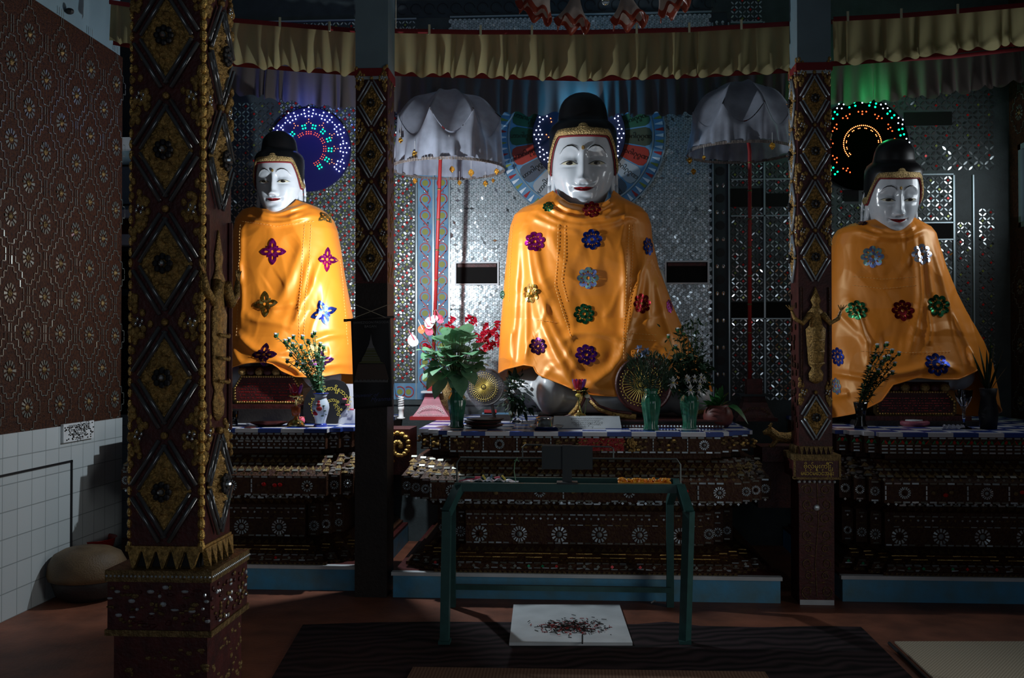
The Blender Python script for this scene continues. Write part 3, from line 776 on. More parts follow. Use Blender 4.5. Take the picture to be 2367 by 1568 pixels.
def deva(P, fn, c, h, pr=.62):
    mb = MB(); s_ = h
    prof = [(.0, .02), (.03, .085), (.1, .1), (.16, .06), (.2, .1), (.42, .12), (.56, .13), (.6, .09), (.66, .075), (.74, .1), (.78, .06), (.81, .05), (.86, .07), (.9, .05), (.94, .03), (1, .006)]
    rings = []
    for (t, r) in prof: rings.append([fn(r * s_ * .8 * math.cos(q), -.01 - abs(r * s_ * pr * math.sin(q)) if math.sin(q) > 0 else -.002, c - h / 2 + t * h) for q in [2 * math.pi * k / 16 for k in range(16)]])
    mb.loft(rings)
    for sg in (-1, 1):
        mb.tube([fn(sg * .06 * s_, -.03, c + .22 * h), fn(sg * .14 * s_, -.035, c + .12 * h), fn(sg * .22 * s_, -.035, c + .17 * h), fn(sg * .25 * s_, -.03, c + .25 * h)], [.02, .016, .013, .008], 0, 8)
        for k in range(4):
            mb.tube([fn(sg * .25 * s_, -.03, c + .25 * h), fn(sg * (.22 + .03 * k) * s_, -.03, c + .31 * h)], [.005, .002], 0, 5)
    for k in range(3): mb.tube([fn(-.07 * s_, -.05, c - h * (.05 + .12 * k)), fn(0, -.085, c - h * (.06 + .12 * k)), fn(.07 * s_, -.05, c - h * (.05 + .12 * k))], .006, 0, 6)
    mb.build('deva_relief', M['gold'], P, True)

def pillar_shaft(x0, x1, y0, y1, z0, z1, m): mb = MB(); mb.bb(x0, x1, y0, y1, z0, z1, 0); return mb

# front pillar, close to the viewer on the blue-halo side
Yp = 2.95; xa, xb = at(300, 800, Yp).x, at(468, 800, Yp).x; wd = xb - xa; Yq = Yp + .245; xm = (xa + xb) / 2; ym = (Yp + Yq) / 2
FP = thing('lattice_pillar', 'big gilded lattice pillar standing nearest the viewer beside the tiled wall', 'pillar', (xm, ym, 0))
zf = lambda py: at(384, py, Yp).z
mb = MB(); mb.bb(xa, xb, Yp, Yq, zf(1262), 4.55)
for q in ((xb, Yp),):
    z = zf(1262)
    k = 0
    while z < 3.2:
        mb.ball((q[0] - .002, q[1] + .002, z), (.012, .012, .019), 1, 8, 6); z += .033; k += 1
z = zf(1262)
while z < 3.2: mb.ball((xa + .002, Yp + .002, z), (.009, .009, .016), 1, 6, 4); z += .033
mb.build('shaft', [M['maroon'], M['goldsh']], FP)
per = (1135 - 350) / 3 / 780
zs = [zf(y) for y in (1135, 873, 611, 350, 88, -174)]
lattice_face(FP, front_fn(xm, Yp), wd / 2, zs, per, True)
sf = side_fn(xb, ym, 1); zs2 = [zf(y) for y in (355, 105, -150)]
lattice_face(FP, sf, .122, [zf(1130)], per, True); lattice_face(FP, sf, .122, zs2, per, True)
deva(FP, (lambda x, y, z: sf(x, y * .45, z)), zf(750), .6, .5)
mb = MB()
for x_ in (-.1, .1): mb.tube([sf(x_, -.006, zf(1005)), sf(x_, -.006, zf(495))], .009, 0, 6)
mb.build('niche_frame', M['maroon'], FP)
mb = MB(); saw(mb, front_fn(xm, Yp), wd / 2, zf(1318), zf(1268), 5, 0); saw(mb, sf, .122, zf(1318), zf(1268), 5, 0); mb.bb(xa - .006, xb + .006, Yp - .01, Yq, zf(1275), zf(1262), 0)
mb.build('sawtooth_fringe', M['gold'], FP)
mb = MB(); mb.bb(xa + .01, xb - .01, Yp + .01, Yq - .01, zf(1330), zf(1262), 1)
e = .05
mb.bb(xa - e, xb + e, Yp - e, Yq + e, zf(1338), zf(1312), 2); mb.bb(xa - e + .006, xb + e - .006, Yp - e + .006, Yq + e - .006, zf(1452), zf(1338), 0); mb.bb(xa - e, xb + e, Yp - e, Yq + e, zf(1462), zf(1448), 2)
for i in range(26):
    mb.ball((xa - e + (wd + 2 * e) * (i + .5) / 26, Yp - e - .001, zf(1325)), .004, 3, 6, 4); mb.ball((xb + e + .001, Yp - e + (.245 + 2 * e) * (i + .5) / 26, zf(1325)), .004, 3, 6, 4)
for i in range(110):
    u, v = random.random(), random.random()
    if abs(u - .5) < .46 and .1 < v < .9:
        mb.ball((xa - e + (wd + 2 * e) * u, Yp - e + .004, zf(1452) + (zf(1338) - zf(1452)) * v), (random.uniform(.004, .014), .005, random.uniform(.003, .008)), random.choice((2, 2, 0, 3)), 6, 4)
        mb.ball((xb + e - .004, Yp - e + (.245 + 2 * e) * u, zf(1452) + (zf(1338) - zf(1452)) * v), (.005, random.uniform(.004, .014), random.uniform(.003, .008)), random.choice((2, 2, 0, 3)), 6, 4)
mb.build('plinth_collar', [M['maroon'], M['black'], M['golddull'], M['mirror']], FP)
mb = MB(); mb.bb(xa - .03, xb + .03, Yp - .03, Yq + .03, 0, zf(1462), 0)
for i in range(160):
    u, v = random.random(), random.random(); mb.ball((xa - .03 + (wd + .06) * u, Yp - .028, .02 + (zf(1480) - .04) * v), (random.uniform(.005, .018), .006, random.uniform(.004, .01)), 1, 6, 4)
    mb.ball((xb + .028, Yp - .03 + .305 * u, .02 + (zf(1480) - .04) * v), (.006, random.uniform(.005, .018), random.uniform(.004, .01)), 1, 6, 4)
mb.build('plinth', [M['maroon'], M['golddull']], FP)

# middle pillar with the hanging banner
Ym = 6.07; xa, xb = at(821, 800, Ym).x, at(895, 800, Ym).x; Yn = Ym + .225; xm = (xa + xb) / 2
MP = thing('lattice_pillar', 'slim square pillar with diamond lattice above and the hanging black banner', 'pillar', (xm, (Ym + Yn) / 2, 0))
zm = lambda py: at(860, py, Ym).z
mb = MB(); mb.bb(xa, xb, Ym, Yn, 0, zm(655), 0); mb.bb(xa, xb, Ym, Yn, zm(655), zm(178), 1); mb.build('shaft', [M['darkwood'], M['maroon']], MP)
mb = MB(); mb.bb(xa - .002, xb + .002, Ym - .002, Yn + .002, zm(160), 4.55, 0); mb.bb(xa - .006, xb + .006, Ym - .006, Yn + .006, zm(178), zm(158), 1); mb.bb(xa, xb, Ym - .008, Ym, zm(184), zm(177), 2)
mb.build('upper_shaft', [M['bluewall'], M['trimred'], M['mirror2']], MP)
pm = (596 - 238) / 3 / ppm(Ym)
lattice_face(MP, front_fn(xm, Ym), (xb - xa) / 2, [zm(y) for y in (598, 479, 359, 240)], pm)
mb = MB()
for k in range(60): mb.ball((xb, Ym + .02 + .19 * random.random(), zm(650) + (zm(180) - zm(650)) * random.random()), (.006, .014, .02), 0, 6, 4)
mb.build('edge_relief', M['golddull'], MP)

# pillar on the other side of the tall statue
x0, xa, xb = 0, at(1846, 800, Ym).x, at(1923, 800, Ym).x; Yn = Ym + .21; xm = (xa + xb) / 2
RP = thing('lattice_pillar', 'diamond lattice pillar with a gilded deva figure and inscribed red collar', 'pillar', (xm, (Ym + Yn) / 2, 0))
zr = lambda py: at(1885, py, Ym).z; hw = (xb - xa) / 2
mb = MB(); mb.bb(xa, xb, Ym, Yn, zr(1052), zr(165), 0); mb.build('shaft', [M['maroon']], RP)
mb = MB(); mb.bb(xa - .002, xb + .002, Ym - .002, Yn + .002, zr(150), 4.55, 0); mb.bb(xa - .01, xb + .01, Ym - .01, Yn + .01, zr(163), zr(145), 1); mb.bb(xa, xb, Ym - .008, Ym, zr(170), zr(162), 2)
mb.build('upper_shaft', [M['bluewall'], M['trimred'], M['mirror2']], RP)
ff = front_fn(xm, Ym); ss = side_fn(xa, (Ym + Yn) / 2, -1)
lattice_face(RP, ff, hw, [zr(y) for y in (595, 473, 351, 229)], .322); lattice_face(RP, ff, hw, [zr(965)], .3)
lattice_face(RP, ss, .1, [zr(y) for y in (595, 473, 351, 229)], .322)
deva(RP, ff, zr(775), .58)
mb = MB()
for x_ in (-.08, .08): mb.tube([ff(x_, -.004, zr(890)), ff(x_, -.004, zr(665))], .008, 0, 6)
for k in range(40): mb.ball(ss(random.uniform(-.09, .09), -.003, zr(1040) + random.random() * .95), (.008, .014, .02), 0, 6, 4)
mb.build('niche_frame', M['brownmos'], RP)
mb = MB(); saw(mb, ff, hw, zr(1052), zr(1032), 7, 0); saw(mb, ss, .1, zr(1052), zr(1032), 6, 0); mb.build('sawtooth_fringe', M['golddull'], RP)
e = .04; mb = MB()
mb.bb(xa - e, xb + e, Ym - e, Yn + e, zr(1064), zr(1050), 1); mb.bb(xa - e + .005, xb + e - .005, Ym - e + .005, Yn + e, zr(1104), zr(1064), 0)
for q in ((xa - e, xa - e + .012), (xb + e - .012, xb + e)): mb.bb(q[0], q[1], Ym - e, Ym - e + .01, zr(1104), zr(1064), 1)
mb.bb(xa - e, xb + e, Ym - e, Ym, zr(1107), zr(1102), 1)
for i in range(8): mb.ball((xa - .02 + (xb - xa + .04) * (i + .5) / 8, Ym - .025, zr(1113)), .009, 2, 8, 5)
put_text(mb, 'ဗိုလ်မှူးကြီး', .036, lambda x, y: (xm + x, Ym - e + .002, zr(1077) + y), 3); put_text(mb, 'မောင်မောင်အုန်း', .036, lambda x, y: (xm + x * .8, Ym - e + .002, zr(1093) + y), 3)
mb.build('inscribed_collar', [M['maroon'], M['golddull'], M['mirror'], M['goldpaint']], RP)
mb = MB(); mb.bb(xa - .005, xb + .005, Ym - .015, Yn, 0, zr(1104), 0); mb.bb(xa - .002, xb + .002, Ym - .018, Yn, 0, .03, 2)
y_ = Ym - .018
for sx in (-1, 1):
    for k, (zz, r_, a0, a1) in enumerate(((.08, .045, -1.5, 3.6), (.17, .03, 1.2, 5.6), (.25, .035, -1.2, 3), (.33, .03, .8, 5.5), (.42, .04, -2, 3), (.51, .045, .6, 5.4), (.6, .035, -1.4, 3.4), (.68, .04, .4, 5), (.76, .03, -1, 4))):
        pts = [(xm + sx * (.052 + (r_ * (1 - .06 * i)) * math.cos(a0 + (a1 - a0) * i / 12)), y_, zz + (r_ * (1 - .06 * i)) * math.sin(a0 + (a1 - a0) * i / 12)) for i in range(13)]
        mb.tube(pts, .0026, 1, 5)
        q = [(xm + sx * (.052 + r_ * (1.02 - .075 * i) * .62 * math.cos(a1 + 2.6 - (a1 - a0) * i / 10)), y_, zz + r_ * (1.02 - .075 * i) * .62 * math.sin(a1 + 2.6 - (a1 - a0) * i / 10)) for i in range(12)]; mb.tube(q, .002, 1, 5)
        leafs = [(xm + sx * (.012 + .02 * j), y_, zz + r_ * 1.1 + .004 * j) for j in range(3)]; mb.tube(leafs, [.001, .004, .001], 1, 5)
mb.tube([(xm, y_, .05), (xm - .01, y_, .25), (xm + .01, y_, .5), (xm, y_, .8)], .002, 1, 5)
mb.ball((xm, y_, zr(1173)), (.019, .01, .019), 3, 12, 6)
mb.build('scrollwork_dado', [M['maroon'], M['golddull'], M['slab'], M['mirror']], RP)

# ---------------------------------------------------------------- valances
def valance(name, label, pts, Y, m, sd, group, ties=(), depth=.02, freq=33, trim=True):
    trim_front = m == 'valance'
    rnd = random.Random(sd); T = [at(a, b, Y) for a, b, c in pts]; B_ = [at(a, c, Y) for a, b, c in pts]
    xs = [p.x for p in T]; L_ = xs[-1] - xs[0]; nu = int(L_ * 170); ph = [0]
    for i in range(nu): ph.append(ph[-1] + freq * L_ / nu * (.55 + .9 * abs(noise.noise(Vector((i * 9.0 / nu * L_, sd, 0))) * 2)) * 2)
    V = thing(name, label, 'curtain', ((xs[0] + xs[-1]) / 2, Y, B_[0].z), group); mb = MB()
    def f(u, v):
        x = xs[0] + L_ * u; zt = np.interp(x, xs, [p.z for p in T]); zb = np.interp(x, xs, [p.z for p in B_])
        p = ph[min(nu, int(u * nu))]; a = depth * (.3 + 1.0 * v)
        return (x + .012 * v * math.sin(p * .5), Y + a * (math.sin(p) + .5 * math.sin(p * .43 + sd)) - .02 * v, zt + (zb - zt) * v + v ** 3 * (.016 * math.sin(p + 1) + .008 * math.sin(p * .43)))
    mb.grid(f, nu, 12); mb.build('pleated_cloth', M[m], V, True)
    if trim:
        mb = MB(); mb.grid(lambda u, v: (xs[0] + L_ * u, Y - .022 - .004 * math.sin(v * 3.14), np.interp(xs[0] + L_ * u, xs, [p.z for p in T]) - .012 + .03 * v), 60, 4)
        mb.grid(lambda u, v: (xs[0] + L_ * u, Y + .03, np.interp(xs[0] + L_ * u, xs, [p.z for p in T]) - .012 + .03 * v), 60, 2)
        mb.build('red_band', M['trimred'], V)
        if m == 'valance': mb = MB(); mb.grid(lambda u, v: (xs[0] + L_ * u, Y + .035, np.interp(xs[0] + L_ * u, xs, [p.z for p in B_]) + .03 - .03 * v), 40, 2); mb.build('red_lining', M['trimred'], V)
    for px in ties:
        p = at(px, 60, Y); zt = np.interp(p.x, xs, [q.z for q in T])
        mb = MB(); mb.bb(p.x - .007, p.x + .007, Y - .032, Y - .026, zt - .018, zt + .045); mb.build('tie', M['tie'], V)
    if not trim_front:
        for x in (xs[0] + .05, xs[-1] - .05): mb = MB(); mb.tube([(x, Y, T[0].z - .02), (x, Y, 4.56)], .003, 0, 5); mb.build('hanging_cord', M['straw'], V)
    return V
g1 = 'gathered valances between the pillars'
valance('valance', 'pale yellow-green valance hung before the statue with the blue halo', [(256, 8, 100), (400, 30, 128), (535, 50, 150), (680, 62, 162), (822, 74, 172)], 6.33, 'valance', 3, None, (536, 650, 764))
valance('valance', 'long gathered yellow valance hung before the tall middle statue', [(905, 75, 172), (1100, 78, 178), (1360, 78, 185), (1600, 72, 177), (1832, 58, 165)], 6.33, 'valance', 11, None, (994, 1112, 1230, 1350, 1471, 1592, 1712))
valance('valance', 'dim yellow valance running from the deva pillar to the dark corner', [(1924, 48, 150), (2080, 40, 138), (2230, 28, 118), (2400, 12, 98)], 6.33, 'valance', 5, None, (1957, 2080, 2210))
valance('valance', 'bluish inner valance just above the round blue halo', [(500, 120, 208), (640, 138, 232), (740, 150, 248), (840, 160, 258)], 7.45, 'valance2', 8, None, (), .02, 34)
valance('valance', 'brown inner valance lit cyan behind the black topknot of the tall statue', [(900, 165, 262), (1150, 175, 264), (1340, 178, 268), (1600, 175, 266), (1850, 165, 258)], 7.45, 'valance2', 21, None, (), .02, 34)
valance('valance', 'inner valance glowing green above the red-ringed halo', [(1900, 150, 244), (2060, 142, 232), (2200, 134, 218), (2420, 110, 180)], 7.45, 'valance2', 15, None, (), .02, 34)

# ---------------------------------------------------------------- painted wheel and haloes
mb = MB(); c = at(1342, 316, YB); Yw = YB - .012; K = YB / F * 1.0; rr = lambda px: px * K
disc(mb, c.x, c.z, rr(196), 0, Yw, 72)
arc(mb, c.x, c.z, rr(196), 0, 2 * math.pi, .012, 1, Yw - .004, 90); arc(mb, c.x, c.z, rr(168), 0, 2 * math.pi, .010, 1, Yw - .004, 90)
cols = {0: 'olive', 1: 'green'}
segc = [3, 5, 6, 4, 3, 7, 3, 5, 7, 3, 3, 3, 4, 5, 6, 7, 3, 7, 6, 3]
names = [M['bluepaint'], M['mirror'], M['whitepaint'], None, None, None, None, None]
D('seg_green', (.02, .08, .035), .6); D('seg_red', (.34, .03, .015), .55); D('seg_dark', (.08, .09, .11), .6); D('seg_pale', (.34, .36, .37), .5); D('seg_olive', (.055, .06, .03), .6); D('seg_deep', (.1, .012, .012), .6)
SEG = {161: 'seg_green', 179: 'seg_green', 197: 'seg_red', 215: 'seg_dark', 233: 'seg_pale', 251: 'seg_red', 269: 'seg_dark', 287: 'seg_pale', 305: 'seg_dark', 323: 'seg_pale', 341: 'seg_red', 359: 'seg_olive', 17: 'seg_green', 35: 'seg_deep', 53: 'seg_olive', 71: 'seg_green', 89: 'seg_red', 107: 'seg_dark', 125: 'seg_olive', 143: 'seg_deep'}
ml = [M['bluepaint'], M['frame'], M['whitepaint'], M['redpaint'], M['olivepaint'], M['seg_green'], M['seg_red'], M['seg_dark'], M['seg_pale'], M['seg_olive'], M['seg_deep'], M['ink']]
sidx = {'seg_green': 5, 'seg_red': 6, 'seg_dark': 7, 'seg_pale': 8, 'seg_olive': 9, 'seg_deep': 10}
for a, k in SEG.items():
    t = R(a); ux, uz = math.cos(t), math.sin(t); vx, vz = -uz, ux
    def q(r_, s_): return (c.x + ux * rr(r_) + vx * rr(s_), c.z + uz * rr(r_) + vz * rr(s_))
    mb.chip([q(92, -13), q(148, -22), q(158, -19), q(163, -10), q(163, 10), q(158, 19), q(148, 22), q(92, 13)], Yw - .003, sidx[k])
    flip = -1 if 90 < a < 270 else 1
    put_text(mb, 'ဟာဂါဂုဂွဏ', rr(14), lambda x, y: (c.x + ux * rr(128) + (ux * x - uz * y) * flip, Yw - .007, c.z + uz * rr(128) + (uz * x + ux * y) * flip), 11)
for k in range(84):
    t = 2 * math.pi * k / 84; ux, uz = math.cos(t), math.sin(t); vx, vz = -uz, ux
    r0_, r1_ = (rr(172), rr(190)); w0 = rr(4.2)
    mb.chip([(c.x + ux * r0_ - vx * w0 * .2, c.z + uz * r0_ - vz * w0 * .2), (c.x + ux * r1_ - vx * w0, c.z + uz * r1_ - vz * w0), (c.x + ux * r1_ + vx * w0, c.z + uz * r1_ + vz * w0), (c.x + ux * r0_ + vx * w0 * .2, c.z + uz * r0_ + vz * w0 * .2)], Yw - .004, (2, 3, 2, 4)[k % 4])
single(mb, 'prayer_wheel_mural', ml, 'round wheel mural of coloured lettered spokes behind the tall statue head', 'mural')

led_mesh = {}
def halo(label, cpx, cpy, rpx, feltm, dots, rim=None, Yh=YB - .04):
    c = at(cpx, cpy, Yh); H = thing('led_halo', label, 'halo', c); k = Yh / F
    mb = MB(); mb.lathe((0, 0, 0), [(rpx * k, 0), (rpx * k, .025), (rpx * k - .004, .03)], 0, 64)
    shift(mb, lambda x, y, z: (c.x + x, c.y - z + .03, c.z + y)); mb.build('halo_disc', M[feltm], H)
    n = 0; rest = MB(); order = {'led_white': 0, 'led_green': 1, 'led_red': 2, 'led_orange': 3, 'led_blue': 4}; mats = [M[q] for q in order]
    dots = sorted(dots, key=lambda d: -d[3])
    for (dx, dy, col, r) in dots:
        p = Vector((c.x + dx * k, c.y - .008, c.z + dy * k))
        if n < 95:
            if (col, r) not in led_mesh:
                m_ = MB(); m_.ball((0, 0, 0), r * k, 0, 8, 6); o = m_.build('led_bulb', M[col]); o.data.name = 'led_bulb'; led_mesh[(col, r)] = o.data; o.location = p - c; o.parent = H
            else:
                o = bpy.data.objects.new('led_bulb', led_mesh[(col, r)]); COL.objects.link(o); o.parent = H; o.location = p - c
            n += 1
        else: rest.ball(p, r * k, order[col], 6, 4)
    if rest.v: o = rest.build('led_bulbs', mats, H); o['kind'] = 'stuff'
    return H
pol = lambda a, r: (r * math.cos(R(a)), r * math.sin(R(a)))
dots = []
for k in range(12):
    a = 90 + 30 * k
    if 150 < a % 360 < 262 or 262 < a % 360 < 308: continue
    for (da, r) in ((0, 97), (7, 91), (-7, 91), (7, 83), (0, 87), (-7, 83), (0, 77), (6, 76), (-6, 76)): dots.append((*pol(a + da, r), 'led_white', 1.5))
    for da in (12, 18): dots.append((*pol(a + da, 84), 'led_white', 1.4))
    for (da, r) in ((0, 70), (0, 64), (5, 61), (-5, 61)): dots.append((*pol(a + da, r), 'led_orange', 1.0))
for k in range(13):
    a = 103 - 27 * k
    if not (150 < a % 360 < 300):
        for (da, r) in ((3.5, 55), (-3.5, 55), (3.8, 48), (-3.8, 48)): dots.append((*pol(a + da, r), 'led_green', 2.0))
    a = 90 - 30 * k
    if not (140 < a % 360 < 300):
        for (da, r) in ((8, 41), (0, 41), (-8, 41), (9, 36), (0, 36), (-9, 36)): dots.append((*pol(a + da, r), 'led_red', 1.0))
halo('round blue halo with white, green and red lamps beside a statue head', 714, 345, 99, 'halofelt', dots)
dots = []
for k in range(12):
    a = 90 + 30 * k
    if 215 < a % 360 < 325: continue
    for (da, r) in ((0, 103), (6, 99), (-6, 99), (0, 93), (7, 90), (-7, 90), (0, 85)): dots.append((*pol(a + da, r), 'led_blue' if 60 < a < 125 else 'led_white', 1.5))
    for da in (12, 18): dots.append((*pol(a + da, 95), 'led_white', 1.4))
    if a % 360 > 100 and a % 360 < 200: dots += [(*pol(a, 75), 'led_orange', 1.2), (*pol(a + 5, 70), 'led_orange', 1.2)]
halo('dark halo ringed with blue-white lamps behind the tall middle statue head', 1338, 312, 108, 'halonavy', dots, Yh=YB - .05)
dots = []
for k in range(16):
    a = 90 + 30 * k
    if k < 12 and not (230 < a % 360 < 335):
        for (da, r) in ((0, 104), (5, 98), (-5, 98), (0, 92)): dots.append((*pol(a + da, r), 'led_white', 1.6))
    a = 75 + 30 * k
    if k < 12 and not (250 < a % 360 < 340):
        for (da, r) in ((4, 94), (-4, 94), (4.5, 86), (-4.5, 86)): dots.append((*pol(a + da, r), 'led_green', 2.3))
    a = 90 + 30 * k
    if k < 12 and not (255 < a % 360 < 330):
        for (da, r) in ((7, 72), (0, 72), (-7, 72), (0, 66)): dots.append((*pol(a + da, r), 'led_red', 1.6))
for k in range(46):
    a = -42 + 264 * k / 45; dots.append((*pol(a, 42), 'led_orange', 1.3))
    if k % 4 < 2: dots.append((*pol(a, 36), 'led_orange', 1.2))
halo('black halo with green lamps and a glowing orange inner ring', 1993, 333, 104, 'haloblk', dots)
# ---------------------------------------------------------------- statues
# ---- head, unit = half the face width; origin at the chin, face towards -y
HZ = 2.14
Wv = [(-.3, .42), (-.06, .42), (0, .46), (.05, .58), (.12, .68), (.22, .79), (.35, .9), (.5, .985), (.65, 1.0), (.8, .99), (1, .95), (1.15, .88), (1.3, .75)]
Fv = [(-.3, .30), (-.08, .30), (-.02, .55), (.03, .78), (.1, .88), (.25, .92), (.5, .96), (.8, 1.0), (1, .97), (1.15, .9), (1.3, .78)]
Bv = [(-.3, .42), (-.05, .5), (.2, .75), (.6, 1.05), (1, 1.1), (1.3, .9)]
def G2(x, z, cx, cz, sx, sz): return math.exp(-((x - cx) / sx) ** 2 - ((z - cz) / sz) ** 2)
def sst(a, b, x): t = min(1, max(0, (x - a) / (b - a))); return t * t * (3 - 2 * t)
BROW = [(.13, 1.66), (.22, 1.76), (.36, 1.82), (.5, 1.81), (.62, 1.74), (.72, 1.6)]
def brow_z(x): return interp(abs(x), BROW)
def feat(x, z):
    a = abs(x); f = 0
    # nose
    t = (1.68 - z) / (1.68 - .74)
    if t > -.3:
        tt = min(max(t, 0), 1); hgt = (.05 + .25 * tt ** 1.25) * sst(.66, .78, z) * sst(1.95, 1.55, z); wdt = .085 + .06 * tt
        f += hgt * math.exp(-(a / wdt) ** 2.2)
    f += .10 * G2(a, z, .0, .82, .12, .09) + .15 * G2(a, z, .135, .80, .07, .08)
    f -= .08 * G2(a, z, .06, .7, .05, .03)
    # eye sockets, lids
    f -= .10 * G2(a, z, .42, 1.42, .26, .19); f -= .05 * G2(a, z, .17, 1.45, .09, .14)
    f += .085 * G2(a, z, .44, 1.36, .2, .1); f -= .02 * G2(a, z, .44, 1.2, .22, .035)
    f += .025 * math.exp(-((z - brow_z(x) + .02) / .05) ** 2) * sst(.1, .2, a) * sst(.8, .62, a)
    # lips
    m = .54 + .05 * (a / .32) ** 2
    f += .085 * G2(a, z, 0, m + .065, .24, .05) + .095 * G2(a, z, 0, m - .065, .19, .05) - .06 * G2(a, z, 0, m, .26, .02)
    f += .05 * G2(a, z, 0, .53, .34, .22); f -= .045 * G2(a, z, 0, .33, .16, .05); f -= .03 * G2(a, z, .36, .57, .05, .06)
    f += .1 * G2(a, z, 0, .14, .2, .13); f += .05 * G2(a, z, .5, .92, .28, .3)
    f -= .02 * G2(a, z, 0, .66, .03, .05)
    return f
def head_xy(a, z):
    v = z / HZ; W_, F_, B_ = interp(v, Wv), interp(v, Fv), interp(v, Bv); c, s_ = math.cos(a), math.sin(a); n = 2.35
    x = W_ * math.copysign(abs(s_) ** (2 / n), s_)
    if c > 0: y = -F_ * abs(c) ** (2 / n)
    else: y = B_ * abs(c) ** (2 / n)
    return x, y
def face_y(x, z, off=.012):
    v = z / HZ; W_, F_ = interp(v, Wv), interp(v, Fv); n = 2.35; u = min(.999, abs(x) / W_)
    return -F_ * (1 - u ** n) ** (1 / n) - feat(x, z) - off
HM = {}
def conform(pts_fn, nu, nv, off=.012):
    mb = MB(); mb.grid(lambda u, v: (lambda p: (p[0], face_y(p[0], p[1], off), p[1]))(pts_fn(u, v)), nu, nv); return mb
def make_heads():
    mb = MB(); nA, nZ = 200, 170; zmin, zmax = -.6, 2.5
    def f(u, v):
        z = zmin + (zmax - zmin) * v; a = (u - .5) * 2 * math.pi
        a = a - .25 * math.sin(2 * a) * (1 if abs(a) < math.pi / 2 else 0) * 0
        x, y = head_xy(a, z)
        if y < 0: y -= feat(x, z) * min(1, -y * 4)
        return (x, y, z)
    mb.grid(f, nA, nZ, cu=True); HM['head'] = mb
    # hair cap, lower edge following the hairline down to the ears
    def zl(a): a = abs(a); return HZ - .02 - 1.02 * sst(.75, 1.5, a) - (.25 * sst(1.5, 2.4, a))
    mb = MB(); prof = [(0, 1.045, 1), (.2, 1.07, 0), (.42, 1.08, 0), (.58, 1.04, 0), (.66, .94, 0)]
    rings = []; N_ = 64
    for t in [0, .1, .25, .45, .65, .8, .92, 1]:
        ring = []
        for k in range(N_):
            a = -math.pi + 2 * math.pi * k / N_; z0 = zl(a) + .17; z = z0 + (2.62 - z0) * t; W_ = interp(z, [(.8, 1.03), (1.5, 1.07), (2.1, 1.08), (2.35, 1.07), (2.5, 1.0), (2.62, .86)]); 
            x = W_ * math.copysign(abs(math.sin(a)) ** .87, math.sin(a)); y = -math.copysign(abs(math.cos(a)) ** .87, math.cos(a)) * (W_ * (1.0 if math.cos(a) > 0 else 1.12))
            ring.append((x, y + .02, z))
        rings.append(ring)
    for (z, r) in ((2.66, .82), (2.8, .79), (3.0, .76), (3.18, .70), (3.32, .6), (3.43, .46), (3.5, .3), (3.535, .14), (3.54, .02)):
        rings.append([(r * math.sin(-math.pi + 2 * math.pi * k / N_), -r * math.cos(-math.pi + 2 * math.pi * k / N_) + .06, z) for k in range(N_)])
    mb.loft(rings); HM['hair'] = mb
    def band(o1, o2, dz0, dz1, nz=5, peak=0):
        mb = MB()
        def f(u, v):
            a = -1.72 + 3.44 * u; z0, z1 = zl(a) + dz0, zl(a) + dz1 + peak * math.exp(-(a / .1) ** 2); z = z0 + (z1 - z0) * v
            x, y = head_xy(a, min(z, 2.3)); k = 1 + o1 + (o2 - o1) * math.sin(math.pi * v)
            return (x * k, y * k - .0, z)
        mb.grid(f, 120, nz); return mb
    HM['band'] = band(.085, .14, .0, .27, 9, .08); HM['redline'] = band(.03, .07, -.06, .02, 4)
    # brows, eyes
    for sg in (-1, 1):
        def bf(u, v, sg=sg):
            x = .13 + .61 * u; return (sg * x, brow_z(x) + (v - .5) * .036 * math.sin(math.pi * min(.98, .12 + u * .85)))
        def ey(x): return 1.275 + .03 * ((x - .42) / .25)      # lower lid line
        def ef(u, v, sg=sg):
            x = .2 + .47 * u; s_ = math.sin(math.pi * u) ** .8; zc = 1.27 + .035 * (u - .2) ; return (sg * x, zc - .035 * s_ + .115 * s_ * v)
        def pf(u, v, sg=sg):
            q = 2 * math.pi * u; return (sg * .43 + .105 * v * math.cos(q), 1.30 + .048 * v * math.sin(q))
        def lf(u, v, sg=sg):
            x = .17 + .56 * u; s_ = math.sin(math.pi * min(1, u / .93)) ** .8; zc = 1.27 + .035 * (u - .2); return (sg * x, zc + .08 * s_ + .02 * (v - .3) * (1 if u < .93 else .4))
        HM.setdefault('brow', []).append(conform(bf, 24, 3)); HM.setdefault('eye', []).append(conform(ef, 18, 5, .006)); HM.setdefault('iris', []).append(conform(pf, 16, 3, .012)); HM.setdefault('lid', []).append(conform(lf, 24, 3, .012))
    def lp(u, v):
        x = -.34 + .68 * u; a = abs(x) / .34; m = .54 + .05 * (abs(x) / .32) ** 2; up = (.06 - .018 * math.exp(-(x / .06) ** 2)) * (1 - a ** 1.6); lo = -.065 * (1 - a ** 2); return (x, m + lo + (up - lo) * v)
    HM['lips'] = conform(lp, 36, 9, .006)
    def ln(u, v): x = -.37 + .74 * u; return (x, .54 + .05 * (abs(x) / .32) ** 2 + .012 * (v - .5))
    HM['lipline'] = conform(ln, 30, 2, .013)
    # long-lobed ear
    mb = MB(); n = 28; pts = []
    for k in range(n): 
        q = 2 * math.pi * k / n; cz = .72 + .82 * math.sin(q); pts.append((.04 * math.cos(q) * 2 + .02 * math.sin(q), .05 + .2 * math.cos(q) * (1 if cz > .6 else .75), cz))
    mb.tube(pts + [pts[0]], .055, 0, 8)
    mb.tube([(0.02, .12, 1.35), (.0, .02, 1.25), (.0, -.02, 1.0), (0, .03, .75)], .04, 0, 8)
    mb.ball((-.03, .06, .78), (.05, .19, .78), 0, 12, 10); HM['ear'] = mb
make_heads()
